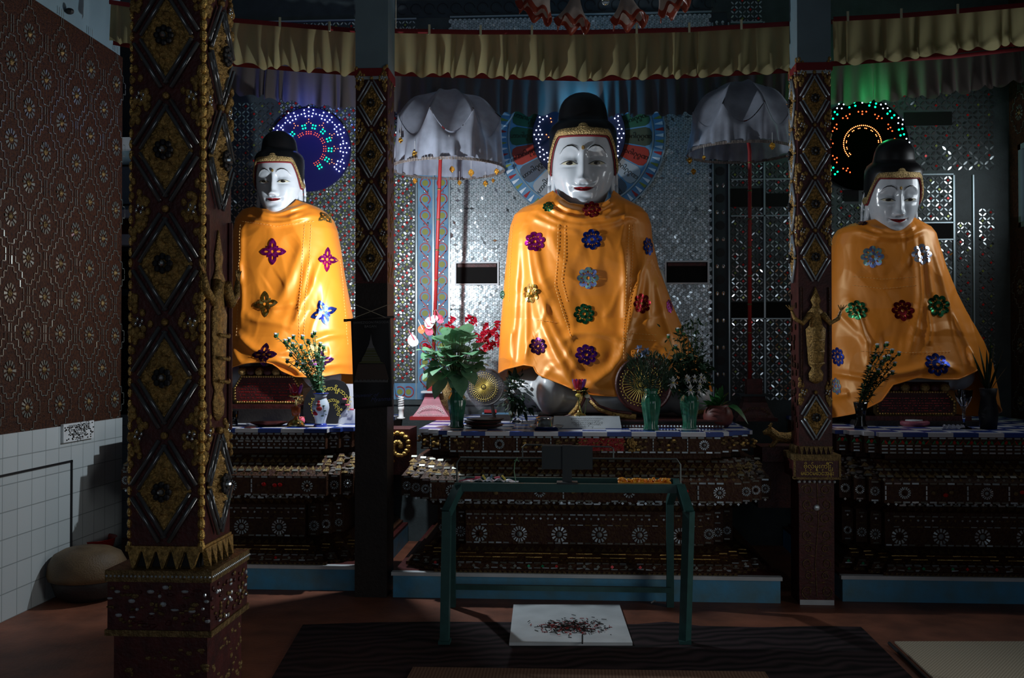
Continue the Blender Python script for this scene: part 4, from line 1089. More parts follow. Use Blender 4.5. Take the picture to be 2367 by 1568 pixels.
def mesh_obj(name, mb, mats, parent, smooth=True):
    key = 'me_' + name
    if (key, id(mb)) not in HM:
        me = bpy.data.meshes.new(name); me.from_pydata([tuple(v) for v in mb.v], [], mb.f)
        for q in mats: me.materials.append(q)
        if len(mats) > 1: me.polygons.foreach_set('material_index', mb.m)
        me.polygons.foreach_set('use_smooth', [smooth] * len(me.polygons)); me.update(); HM[(key, id(mb))] = me
    o = bpy.data.objects.new(name, HM[(key, id(mb))]); link(o, parent); return o
HM['urna'] = MB().ball((0, 0, 0), (.055, .03, .065), 0, 12, 8)
def put_head(S, loc, scale, tilt):
    h = mesh_obj('head', HM['head'], [M['face']], S); h.location = Vector(loc) - S.location; h.scale = (scale, scale, scale * 1.06); h.rotation_euler = (R(tilt), 0, 0)
    mesh_obj('hair', HM['hair'], [M['hair']], h); b = mesh_obj('headband', HM['band'], [M['goldband']], h); mesh_obj('hairline_trim', HM['redline'], [M['trimred']], h)
    for i in (0, 1):
        mesh_obj('eyebrow', HM['brow'][i], [M['ink']], h); mesh_obj('eye', HM['eye'][i], [M['eyewhite']], h); mesh_obj('iris', HM['iris'][i], [M['ink']], h); mesh_obj('eyelid_line', HM['lid'][i], [M['ink']], h)
        e = mesh_obj('ear', HM['ear'], [M['face']], h); sg = (-1, 1)[i]; e.location = (sg * 1.04, .05, .05); e.rotation_euler = (0, R(sg * -3), 0); e.scale = (sg, 1, 1)
    mesh_obj('lips', HM['lips'], [M['lip']], h); mesh_obj('lip_line', HM['lipline'], [M['ink']], h)
    u = mesh_obj('forehead_gem', HM['urna'], [M['gold']], h); u.location = (0, face_y(0, 1.74, .02), 1.74)
    return h

# ---- robe
class Robe:
    def __init__(s, Yc, rows, depth, neck, hem, folds, n=2.5, seed=1, back=.3):
        s.Yc, s.n, s.seed, s.back = Yc, n, seed, back
        zs, xl, xr = [], [], []
        for (py, l, r) in rows:
            a, b = at(l, py, Yc), at(r, py, Yc); zs.append(a.z); xl.append(a.x); xr.append(b.x)
        s.z = np.array(zs[::-1]); s.l = np.array(xl[::-1]); s.r = np.array(xr[::-1])
        s.dz = np.array([at(1328, py, Yc).z for py, d in depth][::-1]); s.dd = np.array([d for py, d in depth][::-1])
        s.neck = neck; s.hem = hem; s.folds = []
        for (pts, amp, wpx, *e) in folds:
            P = []
            for (px, py) in pts:
                z0 = at(px, py, Yc).z; Yf = Yc - .85 * float(np.interp(z0, s.dz, s.dd)); p = at(px, py, Yf); P.append((p.x, p.z))
            # smooth the polyline
            Q = np.array(P); t = np.linspace(0, len(P) - 1, len(P) * 5)
            if len(P) > 2:
                X = np.interp(t, range(len(P)), Q[:, 0]); Z = np.interp(t, range(len(P)), Q[:, 1])
                for _ in range(4): X[1:-1] = (X[:-2] + 2 * X[1:-1] + X[2:]) / 4; Z[1:-1] = (Z[:-2] + 2 * Z[1:-1] + Z[2:]) / 4
                Q = np.stack([X, Z], 1)
            s.folds.append((Q, amp, wpx * Yc / F))
    def fold(s, x, z):
        x = np.asarray(x, float); z = np.asarray(z, float); tot = np.zeros_like(x)
        for (Q, amp, w_) in s.folds:
            best = np.full(x.shape, 1e9); bt = np.zeros_like(x); N_ = len(Q) - 1
            for i in range(N_):
                ax_, az = Q[i]; bx_, bz_ = Q[i + 1]; dx, dz = bx_ - ax_, bz_ - az; L2 = dx * dx + dz * dz + 1e-12
                t = np.clip(((x - ax_) * dx + (z - az) * dz) / L2, 0, 1); d = (x - ax_ - t * dx) ** 2 + (z - az - t * dz) ** 2
                m_ = d < best; best = np.where(m_, d, best); bt = np.where(m_, (i + t) / N_, bt)
            tot += amp * np.exp(-best / (w_ * w_)) * np.clip(np.minimum(bt, 1 - bt) * 6 + .15, 0, 1)
        return tot
    def span(s, z):
        l, r = np.interp(z, s.z, s.l), np.interp(z, s.z, s.r); return (l + r) / 2, (r - l) / 2
    def wr(s, x, z):
        x = np.asarray(x, float); z = np.asarray(z, float)
        return np.array([.010 * noise.noise(Vector((a * 2.6, b * 1.3, s.seed))) + .0045 * max(0, 1 - 7 * abs(noise.noise(Vector((a * 2.1 + b * .5, b * 1.5 - a * .6, s.seed + 8))))) + .003 * max(0, 1 - 7 * abs(noise.noise(Vector((a * 4.5 - b, b * 2.2 + a, s.seed + 19))))) + .005 * noise.noise(Vector((a * 7 + b * 2, b * 2.5, s.seed + 4))) for a, b in zip(x.ravel(), z.ravel())]).reshape(x.shape) * 2
    def y(s, x, z, off=0):
        xc, hw = s.span(z); u = np.clip(np.abs((x - xc) / hw), 0, .995); d = np.interp(z, s.dz, s.dd)
        g = (1 - u ** s.n) ** (1 / s.n); return s.Yc - d * g - (s.fold(x, z) + s.wr(x, z)) * np.clip(g * 1.6, 0, 1) - off
    def on(s, px, py):
        p = at(px, py, s.Yc - .3)
        for _ in range(6): p = at(px, py, float(s.y(np.array([p.x]), np.array([p.z]))[0]))
        return p
    def build(s, parent, label=None):
        nA, nV = 380, 230; A = np.linspace(-math.pi, math.pi, nA, endpoint=False); V = np.linspace(0, 1, nV)
        # more columns in front
        AA, VV = np.meshgrid(A, V); S_ = np.sin(AA); Cc = np.cos(AA)
        su = np.sign(S_) * np.abs(S_) ** (2 / s.n)
        hz = np.array([at(1328, py, s.Yc).z for _, py in s.hem]); hs = np.array([q for q, _ in s.hem]); nz_ = np.array([at(1328, py, s.Yc).z for _, py in s.neck]); ns = np.array([q for q, _ in s.neck])
        zt = np.interp(su, ns, nz_); zb = np.where(Cc > -.05, np.interp(su, hs, hz), hz.min()); Z = zt + (zb - zt) * VV ** .97
        xc, hw = s.span(Z); X = xc + hw * su; d = np.interp(Z, s.dz, s.dd); g = np.abs(Cc) ** (2 / s.n)
        k = np.clip(g * 1.6, 0, 1); Fd = (s.fold(X, Z) + s.wr(X, Z)) * k
        Yv = np.where(Cc > 0, s.Yc - d * g - Fd, s.Yc + s.back * g)
        mb = MB(); vs = np.stack([X.ravel(), Yv.ravel(), Z.ravel()], 1)
        j, i = np.meshgrid(range(nV - 1), range(nA), indexing='ij'); k2 = (i + 1) % nA
        fs = np.stack([(j * nA + i).ravel(), (j * nA + k2).ravel(), ((j + 1) * nA + k2).ravel(), ((j + 1) * nA + i).ravel()], 1)
        mb.v = [tuple(v) for v in vs]; mb.f = [tuple(int(q) for q in f) for f in fs]; mb.m = [0] * len(mb.f)
        o = mb.build('robe', M['satin'], parent, True); sm = o.modifiers.new('thickness', 'SOLIDIFY'); sm.thickness = .004; sm.offset = 1
        if label: o['label'] = label
        s.obj = o
        # hem piping
        j = nV - 1; pts = [vs[j * nA + i] for i in range(nA) if math.cos(A[i]) > -.02]
        m2 = MB(); m2.tube([(p[0], p[1] - .002, p[2]) for p in pts[::2]], .0045, 0, 6); m2.build('hem', M['satin'], o, True)
        return o
    def patch(s, poly, px, py, r, rot, m, mb, off=.006):
        c = s.on(px, py); ca, sa = math.cos(rot), math.sin(rot)
        # local frame follows the cloth so the flower foreshortens with the surface
        e = .02; y0 = float(s.y(np.array([c.x]), np.array([c.z]))[0])
        def sl(dx, dz): return float(s.y(np.array([c.x + dx]), np.array([c.z + dz]))[0]) - float(s.y(np.array([c.x - dx]), np.array([c.z - dz]))[0])
        gx = sl(.045, 0) / .09; gz = sl(0, .045) / .09; kx, kz = 1 / math.sqrt(1 + gx * gx), 1 / math.sqrt(1 + gz * gz)
        V = np.array([((x * ca - z * sa) * r * kx + c.x, (x * sa + z * ca) * r * kz + c.z) for x, z in poly[0]])
        Y = s.y(V[:, 0], V[:, 1], off); mb.add([(V[i, 0], Y[i], V[i, 1]) for i in range(len(V))], poly[1], m)
def flower8():
    # eight round petals with leaf-shaped cut-outs round an open centre
    vs, fs = [], []
    def ring(outer, inner):
        b = len(vs); n = len(outer); vs.extend(outer); vs.extend(inner); fs.extend([(b + i, b + (i + 1) % n, b + n + (i + 1) % n, b + n + i) for i in range(n)])
    for k in range(8):
        a = k * math.pi / 4; ux, uz = math.cos(a), math.sin(a); n = 16; o, q = [], []
        for i in range(n):
            t = 2 * math.pi * i / n; p = .72 + .29 * math.cos(t); s_ = .29 * math.sin(t); o.append((ux * p - uz * s_, uz * p + ux * s_))
            p = .56 + .15 * math.cos(t); s_ = .075 * math.sin(t); q.append((ux * p - uz * s_, uz * p + ux * s_))
        ring(o, q)
    n = 24; ring([(.45 * math.cos(2 * math.pi * i / n), .45 * math.sin(2 * math.pi * i / n)) for i in range(n)], [(.16 * math.cos(2 * math.pi * i / n), .16 * math.sin(2 * math.pi * i / n)) for i in range(n)])
    return vs, fs
def flower4():
    # four pointed petals between four small ones, pierced
    vs, fs = [], []
    def leaf(a, r0, r1, w_, hole):
        ux, uz = math.cos(a), math.sin(a); b = len(vs); n = 20; o, q = [], []
        for i in range(n):
            t = 2 * math.pi * i / n; c = math.cos(t); p = (r0 + r1) / 2 + (r1 - r0) / 2 * c; s_ = w_ * math.sin(t) * (1 - .45 * max(0, c) ** 2 - .1 * c); o.append((ux * p - uz * s_, uz * p + ux * s_))
            p = r0 + (r1 - r0) * .4 + (r1 - r0) * .2 * c; s_ = w_ * hole * math.sin(t); q.append((ux * p - uz * s_, uz * p + ux * s_))
        vs.extend(o); vs.extend(q); fs.extend([(b + i, b + (i + 1) % n, b + n + (i + 1) % n, b + n + i) for i in range(n)])
    for k in range(4): leaf(k * math.pi / 2, .12, 1.05, .3, .28); leaf(k * math.pi / 2 + math.pi / 4, .12, .62, .17, .2)
    return vs, fs
F8, F4 = flower8(), flower4()
def applique(rb, lst, shape):
    for (px, py, r, col, rot) in lst:
        mb = MB(); rb.patch(shape, px, py, r * rb.Yc / F, rot, 0, mb); mb.build('sequin_flower', M[col], rb.obj)
def stitches(rb, lines):
    mb = MB()
    for pts in lines:
        W_ = [rb.on(*p) for p in pts]; 
        for a, b in zip(W_, W_[1:]):
            n = max(1, int((b - a).length / .022)); 
            T = np.linspace(0, 1, n, endpoint=False)
            for t in T:
                p, q = a.lerp(b, t), a.lerp(b, t + .55 / n); X = np.array([p.x, q.x]); Z = np.array([p.z, q.z]); Y = rb.y(X, Z, .006); mb.tube([(X[0], Y[0], Z[0]), (X[1], Y[1], Z[1])], .0017, 0, 4)
    mb.build('stitching', M['goldthread'], rb.obj)

# ---- tall middle statue
S1 = thing('buddha_statue', 'tall white-faced seated statue in orange satin robe before the prayer wheel', 'statue', (at(1350, 960, 7.2).x, 7.15, ZT), 'robed seated statues')
rows = [(452, 1262, 1430), (462, 1252, 1438), (474, 1232, 1462), (486, 1205, 1484), (500, 1189, 1497), (525, 1180, 1505), (560, 1175, 1508), (620, 1169, 1522), (700, 1162, 1551), (760, 1157, 1577), (820, 1154, 1608), (870, 1152, 1636), (930, 1150, 1650)]
dep = [(450, .25), (475, .29), (500, .31), (560, .335), (620, .35), (690, .355), (740, .38), (790, .46), (830, .52), (880, .57), (930, .59)]
neck = [(-1, 460), (-.8, 450), (-.5, 466), (-.2, 483), (.1, 489), (.4, 480), (.7, 462), (.85, 449), (1, 460)]
hem = [(-1, 864), (-.9, 852), (-.72, 842), (-.62, 846), (-.6, 862), (-.5, 872), (-.35, 886), (-.22, 900), (-.1, 906), (.1, 908), (.35, 900), (.6, 896), (.85, 900), (1, 902)]
folds = [([(1262, 478), (1300, 500), (1345, 512), (1400, 500), (1430, 478)], .03, 8), ([(1245, 490), (1290, 515), (1350, 528), (1420, 516), (1470, 492)], .02, 8),
    ([(1285, 470), (1310, 486), (1350, 494)], .028, 6), ([(1350, 494), (1390, 486), (1420, 466)], .025, 6), ([(1225, 500), (1290, 530), (1340, 538)], .012, 7), ([(1380, 510), (1440, 500), (1480, 505)], .014, 6),
    ([(1200, 515), (1196, 600), (1190, 700), (1182, 800), (1178, 862)], .026, 11), ([(1215, 520), (1222, 600), (1236, 680), (1258, 760), (1290, 830), (1330, 896)], .036, 12),
    ([(1240, 650), (1262, 720), (1290, 780), (1320, 830), (1350, 870)], .026, 9), ([(1262, 640), (1290, 720), (1312, 762)], .012, 12), ([(1235, 560), (1250, 640), (1275, 710)], .02, 10),
    ([(1218, 640), (1216, 740), (1214, 850)], .02, 9), ([(1300, 790), (1325, 772), (1365, 768), (1410, 776), (1440, 792)], .022, 9),
    ([(1440, 560), (1446, 640), (1444, 720), (1440, 790)], .02, 9), ([(1495, 560), (1482, 640), (1462, 720), (1448, 780), (1432, 830), (1395, 872), (1350, 890)], .03, 10),
    ([(1500, 600), (1500, 680), (1496, 760)], .022, 9), ([(1518, 640), (1535, 720), (1560, 800)], .024, 10), ([(1325, 850), (1350, 862), (1395, 848), (1430, 812)], -.014, 16),
    ([(1320, 600), (1350, 680), (1400, 680), (1430, 610)], -.012, 34), ([(1330, 730), (1400, 735)], -.012, 26), ([(1450, 800), (1500, 850), (1560, 880)], .026, 12), ([(1520, 800), (1590, 850), (1630, 890)], .022, 12), ([(1260, 850), (1300, 870), (1330, 900)], .018, 10),
    ([(1310, 905), (1350, 895), (1430, 902)], .014, 9), ([(1180, 760), (1165, 840)], .02, 7)]
rb1 = Robe(7.2, rows, dep, neck, hem, folds, seed=2); rb1.build(S1)
applique(rb1, [(1236, 559, 23, 'h_magenta', .2), (1368, 554, 23, 'h_blue', .1), (1499, 570, 23, 'h_blue', .3), (1359, 643, 24, 'h_pastel', 0), (1227, 678, 22, 'h_gold', .2), (1350, 726, 23, 'h_green', .1), (1484, 702, 23, 'h_red', .1), (1548, 708, 20, 'h_magenta', .2), (1355, 820, 24, 'h_purple', .1), (1243, 800, 20, 'h_dark', 0), (1368, 484, 21, 'h_red', 0), (1267, 478, 13, 'h_green', .2), (1162, 682, 10, 'h_green', 0)], F8)
stitches(rb1, [[(1290, 520), (1288, 600), (1282, 660), (1300, 720), (1320, 780)], [(1306, 522), (1304, 600), (1298, 650), (1312, 700)], [(1455, 520), (1450, 600), (1446, 700), (1440, 780), (1442, 840)], [(1464, 520), (1462, 600), (1456, 700), (1448, 790)], [(1240, 740), (1290, 746)], [(1440, 770), (1520, 775)], [(1440, 784), (1520, 788)], [(1185, 520), (1180, 600), (1176, 700)]])
hs = 74 / F * 6.95; pc = at(1348, 478, 6.93); put_head(S1, (pc.x, pc.y + .86 * hs, pc.z), hs, 2.5)
mb = MB()
def body_parts(mb, c, k, zt):
    # torso, crossed legs, feet as one continuous carved body
    mb.ball((c.x, c.y + .02, c.z + .75 * k), (.42 * k, .24 * k, .62 * k), 0, 24, 16); mb.ball((c.x, c.y, c.z + .32 * k), (.46 * k, .3 * k, .34 * k), 0, 24, 12)
    mb.tube([(c.x, c.y, c.z + 1.1 * k), (c.x, c.y, zt)], [.2 * k, .16 * k], 0, 20)
    for sg in (-1, 1):
        mb.tube([(c.x + sg * .2 * k, c.y, c.z + .22 * k), (c.x + sg * .52 * k, c.y - .22 * k, c.z + .18 * k), (c.x + sg * .3 * k, c.y - .42 * k, c.z + .14 * k), (c.x - sg * .12 * k, c.y - .46 * k, c.z + .1 * k)], [.2 * k, .17 * k, .13 * k, .08 * k], 0, 16)
        mb.ball((c.x + sg * .5 * k, c.y - .2 * k, c.z + .17 * k), (.2 * k, .2 * k, .165 * k), 0, 16, 12)
        mb.tube([(c.x + sg * .4 * k, c.y, c.z + 1.1 * k), (c.x + sg * .5 * k, c.y - .05 * k, c.z + .7 * k), (c.x + sg * .38 * k, c.y - .3 * k, c.z + .4 * k), (c.x + sg * .1 * k, c.y - .42 * k, c.z + .34 * k)], [.12 * k, .1 * k, .075 * k, .05 * k], 0, 12)
def carve(o, vox):
    r = o.modifiers.new('carve', 'REMESH'); r.mode = 'VOXEL'; r.voxel_size = vox; r.use_smooth_shade = True
    s_ = o.modifiers.new('smooth', 'SMOOTH'); s_.iterations = 5
c = Vector((at(1382, 960, 7.05).x, 7.2, ZT + .06)); body_parts(mb, c, .92, at(1348, 480, 7.2).z)
kc = at(1272, 905, 6.72); mb.ball((kc.x, kc.y + .12, kc.z), (.115, .2, .17), 0, 18, 14); kc = at(1600, 925, 6.75); mb.ball((kc.x, kc.y + .15, kc.z), (.16, .2, .13), 0, 18, 14)
o = mb.build('body', M['marble'], S1); carve(o, .02)
# gilded hem lines of the carved robe, and stepped base
mb = MB()
def sweep(pts, Y, r, m): q = MB(); q.tube([at(x, y, Y) for x, y in pts], r, 0, 8); q.build('gilded_hem', M[('gold', 'maroon')[m]], S1, True)
Yg = 6.62
sweep([(1318, 962), (1334, 945), (1344, 925), (1350, 905)], Yg, .02, 0); sweep([(1300, 966), (1326, 958), (1342, 940), (1354, 915)], Yg - .01, .01, 1)
sweep([(1365, 925), (1385, 945), (1420, 958), (1470, 965)], Yg, .02, 0); sweep([(1360, 915), (1380, 938), (1415, 950), (1460, 957)], Yg - .01, .01, 1)
sweep([(1600, 955), (1640, 952), (1650, 930)], Yg + .05, .015, 0)
mb = MB(); a, b = at(1236, 965, 6.62).x, at(1668, 965, 6.62).x
mb.bb(a, b, 6.5, 7.6, ZT, ZT + .022, 0); mb.bb(a + .03, b - .03, 6.52, 7.55, ZT + .022, ZT + .042, 1); mb.bb(a + .01, b - .01, 6.51, 7.58, ZT + .042, ZT + .052, 0)
for i in range(60): mb.ball((a + (b - a) * (i + .5) / 60, 6.5, ZT + .012), (.007, .004, .007), 2, 6, 4)
mb.build('stepped_base', [M['maroon'], M['darkwood'], M['mirror']], S1)

# ---- statue with the blue halo
S2 = thing('buddha_statue', 'white-faced seated statue in orange robe with pointed four-petal flowers, beside the blue halo', 'statue', (at(660, 960, 7.2).x, 7.15, ZT), 'robed seated statues')
rows = [(470, 600, 716), (480, 582, 735), (492, 562, 752), (510, 549, 768), (535, 545, 777), (580, 541, 785), (640, 536, 794), (700, 531, 806), (760, 528, 818), (820, 524, 830), (900, 518, 838)]
dep = [(470, .2), (500, .24), (560, .26), (640, .28), (720, .30), (780, .36), (820, .44), (870, .5), (930, .52)]
neck = [(-1, 482), (-.6, 480), (-.3, 486), (0, 488), (.3, 482), (.5, 472), (.7, 464), (1, 476)]
hem = [(-1, 892), (-.8, 868), (-.6, 846), (-.35, 838), (-.1, 836), (.02, 842), (.12, 856), (.3, 868), (.6, 870), (.85, 862), (1, 865)]
folds = [([(598, 498), (630, 506), (670, 508), (705, 492)], .02, 6), ([(575, 508), (620, 520), (670, 518), (722, 498)], .022, 6), ([(600, 488), (640, 500), (690, 484), (712, 470)], .02, 5),
    ([(560, 520), (556, 600), (562, 680), (556, 760)], .018, 8), ([(552, 600), (560, 640), (548, 660)], .014, 6), ([(700, 560), (680, 640), (650, 700), (628, 738)], .018, 12), ([(752, 570), (730, 650), (700, 720), (670, 770)], .02, 10),
    ([(718, 590), (700, 680), (690, 760)], .014, 8), ([(590, 700), (640, 712), (690, 700)], .016, 8), ([(545, 770), (570, 790), (600, 812), (650, 818), (700, 800)], .03, 9), ([(535, 800), (560, 840), (590, 845)], .02, 8),
    ([(565, 720), (590, 740), (640, 745), (690, 760)], .012, 9), ([(720, 790), (760, 775), (815, 770)], .024, 9), ([(740, 850), (780, 840), (818, 848)], .018, 8), ([(600, 836), (650, 832), (690, 850), (706, 868)], .03, 8),
    ([(785, 600), (795, 680), (800, 760)], .016, 8), ([(580, 560), (640, 600), (690, 560)], -.012, 26), ([(720, 820), (760, 812)], -.016, 12), ([(620, 660), (650, 640)], -.01, 22)]
rb2 = Robe(7.25, rows, dep, neck, hem, folds, seed=9); rb2.build(S2)
applique(rb2, [(631, 582, 29, 'h_magenta', 0), (757, 600, 28, 'h_magenta', 0), (613, 703, 29, 'h_gold', .1), (748, 723, 29, 'h_blue', .35), (610, 820, 30, 'h_dark', .05), (742, 835, 28, 'h_dark', .2), (752, 502, 24, 'h_gold', .8)], F4)
stitches(rb2, [[(556, 520), (554, 600), (550, 700), (546, 780)], [(705, 520), (700, 600), (692, 700), (690, 790)], [(720, 520), (716, 600), (706, 700), (700, 790)], [(560, 512), (640, 524), (730, 512)], [(786, 600), (795, 700), (804, 800)]])
hs2 = 53 / F * 7.05; pc = at(640, 490, 7.0); put_head(S2, (pc.x - .02, pc.y + .86 * hs2, pc.z), hs2, 3)
mb = MB(); c = Vector((at(665, 880, 7.3).x, 7.32, at(660, 905, 7.2).z)); body_parts(mb, c, .62, at(650, 480, 7.25).z); o = mb.build('body', M['marble'], S2); carve(o, .02)

# ---- statue behind the deva pillar
S3 = thing('buddha_statue', 'dim white-faced seated statue in orange robe below the red-ringed black halo', 'statue', (at(2070, 960, 7.2).x, 7.15, ZT), 'robed seated statues')
rows = [(512, 1985, 2112), (520, 1962, 2128), (530, 1940, 2146), (545, 1930, 2157), (570, 1924, 2164), (620, 1918, 2180), (680, 1912, 2204), (740, 1906, 2234), (790, 1902, 2262), (840, 1898, 2280), (900, 1894, 2288), (965, 1890, 2300)]
dep = [(512, .2), (545, .25), (620, .28), (720, .31), (780, .36), (840, .44), (900, .5), (960, .5)]
neck = [(-1, 526), (-.6, 520), (-.2, 530), (.1, 538), (.4, 530), (.65, 514), (1, 522)]
hem = [(-1, 962), (-.75, 946), (-.5, 918), (-.38, 884), (-.1, 868), (.1, 872), (.35, 872), (.5, 862), (.62, 850), (.72, 880), (.85, 925), (1, 950)]
folds = [([(2000, 524), (2040, 540), (2080, 540), (2112, 522)], .022, 6), ([(1975, 532), (2030, 552), (2090, 552), (2135, 530)], .02, 7), ([(2128, 545), (2140, 620), (2150, 700)], .02, 9), ([(2110, 560), (2120, 640), (2122, 700), (2108, 760), (2092, 830)], .03, 8),
    ([(2150, 560), (2175, 640), (2190, 700), (2220, 780)], .02, 9), ([(2135, 690), (2142, 760), (2138, 800)], .026, 7), ([(1965, 690), (1985, 740), (2000, 790), (2005, 850)], .024, 7), ([(1940, 720), (1975, 760), (2010, 800)], .016, 8),
    ([(1925, 860), (1980, 870), (2020, 880)], .02, 7), ([(2010, 868), (2080, 862), (2160, 840), (2215, 860)], .026, 8), ([(1990, 620), (2040, 660), (2090, 620)], -.012, 26), ([(2240, 800), (2250, 860), (2262, 930)], .03, 9), ([(2200, 720), (2235, 800), (2250, 840)], .018, 8),
    ([(1930, 920), (1970, 910)], .02, 8), ([(2030, 790), (2080, 800)], -.012, 18)]
rb3 = Robe(7.25, rows, dep, neck, hem, folds, seed=17); rb3.build(S3)
applique(rb3, [(2017, 594, 24, 'h_pastel', 0), (2131, 588, 23, 'h_silver', 0), (1981, 717, 23, 'h_green', 0), (2086, 718, 24, 'h_red', 0), (2168, 707, 25, 'h_green', .2), (1936, 825, 22, 'h_blue', 0), (2168, 843, 26, 'h_blue', 0), (1932, 893, 20, 'h_pastel', 0), (1992, 516, 14, 'h_dark', 0)], F8)
stitches(rb3, [[(1970, 640), (2040, 646), (2120, 640)], [(1970, 660), (2040, 668), (2120, 660)], [(1990, 812), (2100, 816), (2200, 812)]])
hs3 = 57 / F * 7.0; pc = at(2068, 529, 7.0); put_head(S3, (pc.x + .015, pc.y + .86 * hs3, pc.z - .01), hs3, 12)
mb = MB(); c = Vector((at(2085, 880, 7.3).x, 7.32, at(2070, 905, 7.2).z)); body_parts(mb, c, .66, at(2065, 520, 7.25).z); o = mb.build('body', M['marble'], S3); carve(o, .02)

# ---- red thrones under the two smaller statues
def throne(label, px0, px1, pyt, pyb, Yf):
    a, b = at(px0, pyb, Yf), at(px1, pyb, Yf); zt, zb = at(px0, pyt, Yf).z, at(px0, pyb, Yf).z; xc = (a.x + b.x) / 2; hw = (b.x - a.x) / 2
    T = thing('lotus_throne', label, 'throne', (xc, Yf + .35, ZT))
    mb = MB(); mb.bb(xc - hw - .12, xc + hw + .12, Yf - .04, 7.75, ZT, zb - .03, 1); mb.bb(xc - hw - .08, xc + hw + .08, Yf - .02, 7.75, zb - .03, zb, 0); mb.build('plinth', [M['maroon'], M['darkwood']], T)
    h = zt - zb
    prof = [(hw * .93, 0), (hw, h * .12), (hw, h * .55), (hw * .78, h * .98), (hw * .76, h)]
    mb = MB(); mb.loft([[(xc - w_, Yf + .03, zb + z), (xc + w_, Yf + .03, zb + z), (xc + w_, 7.7, zb + z), (xc - w_, 7.7, zb + z)] for w_, z in prof]); mb.build('throne_body', M['golddull'], T)
    mb = MB(); mb.poly([(xc + w_ * .9 * s_, Yf + .012, zb + .02 + z * .88) for s_, L_ in ((1, prof[:-1]), (-1, prof[:-1][::-1])) for w_, z in L_]); 
    for i in range(60):
        for j in range(7):
            if random.random() < .5: mb.ball((xc - hw * .8 + hw * 1.6 * i / 59, Yf + .012, zb + h * (.12 + .1 * j)), (.004, .003, .0025), 1, 5, 3)
    mb.build('red_panel', [M['maroon'], M['redglass']], T)
    mb = MB(); rim = [(xc + w_ * .92 * s_, zb + .015 + z * .9) for s_, L_ in ((1, prof[:-1]), (-1, prof[:-1][::-1])) for w_, z in L_]; rim.append(rim[0])
    for p, q in zip(rim, rim[1:]):
        L_ = math.hypot(q[0] - p[0], q[1] - p[1]); n = max(1, int(L_ / .017))
        for i in range(n): mb.ball((p[0] + (q[0] - p[0]) * i / n, Yf + .01, p[1] + (q[1] - p[1]) * i / n), .0075, 0, 6, 4)
    mb.build('gold_beading', M['goldsh'], T)
    mb = MB()
    for k in range(7):
        x = xc - hw * .72 + hw * 1.44 * k / 6; mb.ball((x, Yf + .03, zt + .025), (hw * .13, .04, .03), k % 2, 10, 6)
    mb.bb(xc - hw * .85, xc + hw * .85, Yf + .05, 7.7, zt, zt + .06, 1); mb.build('lotus_petals', [M['gold'], M['maroon']], T, True)
throne('red panelled throne with gold beading under the robe by the blue halo', 535, 698, 868, 935, 6.82)
throne('shadowed dark throne under the statue behind the deva pillar', 2022, 2215, 905, 962, 6.82)
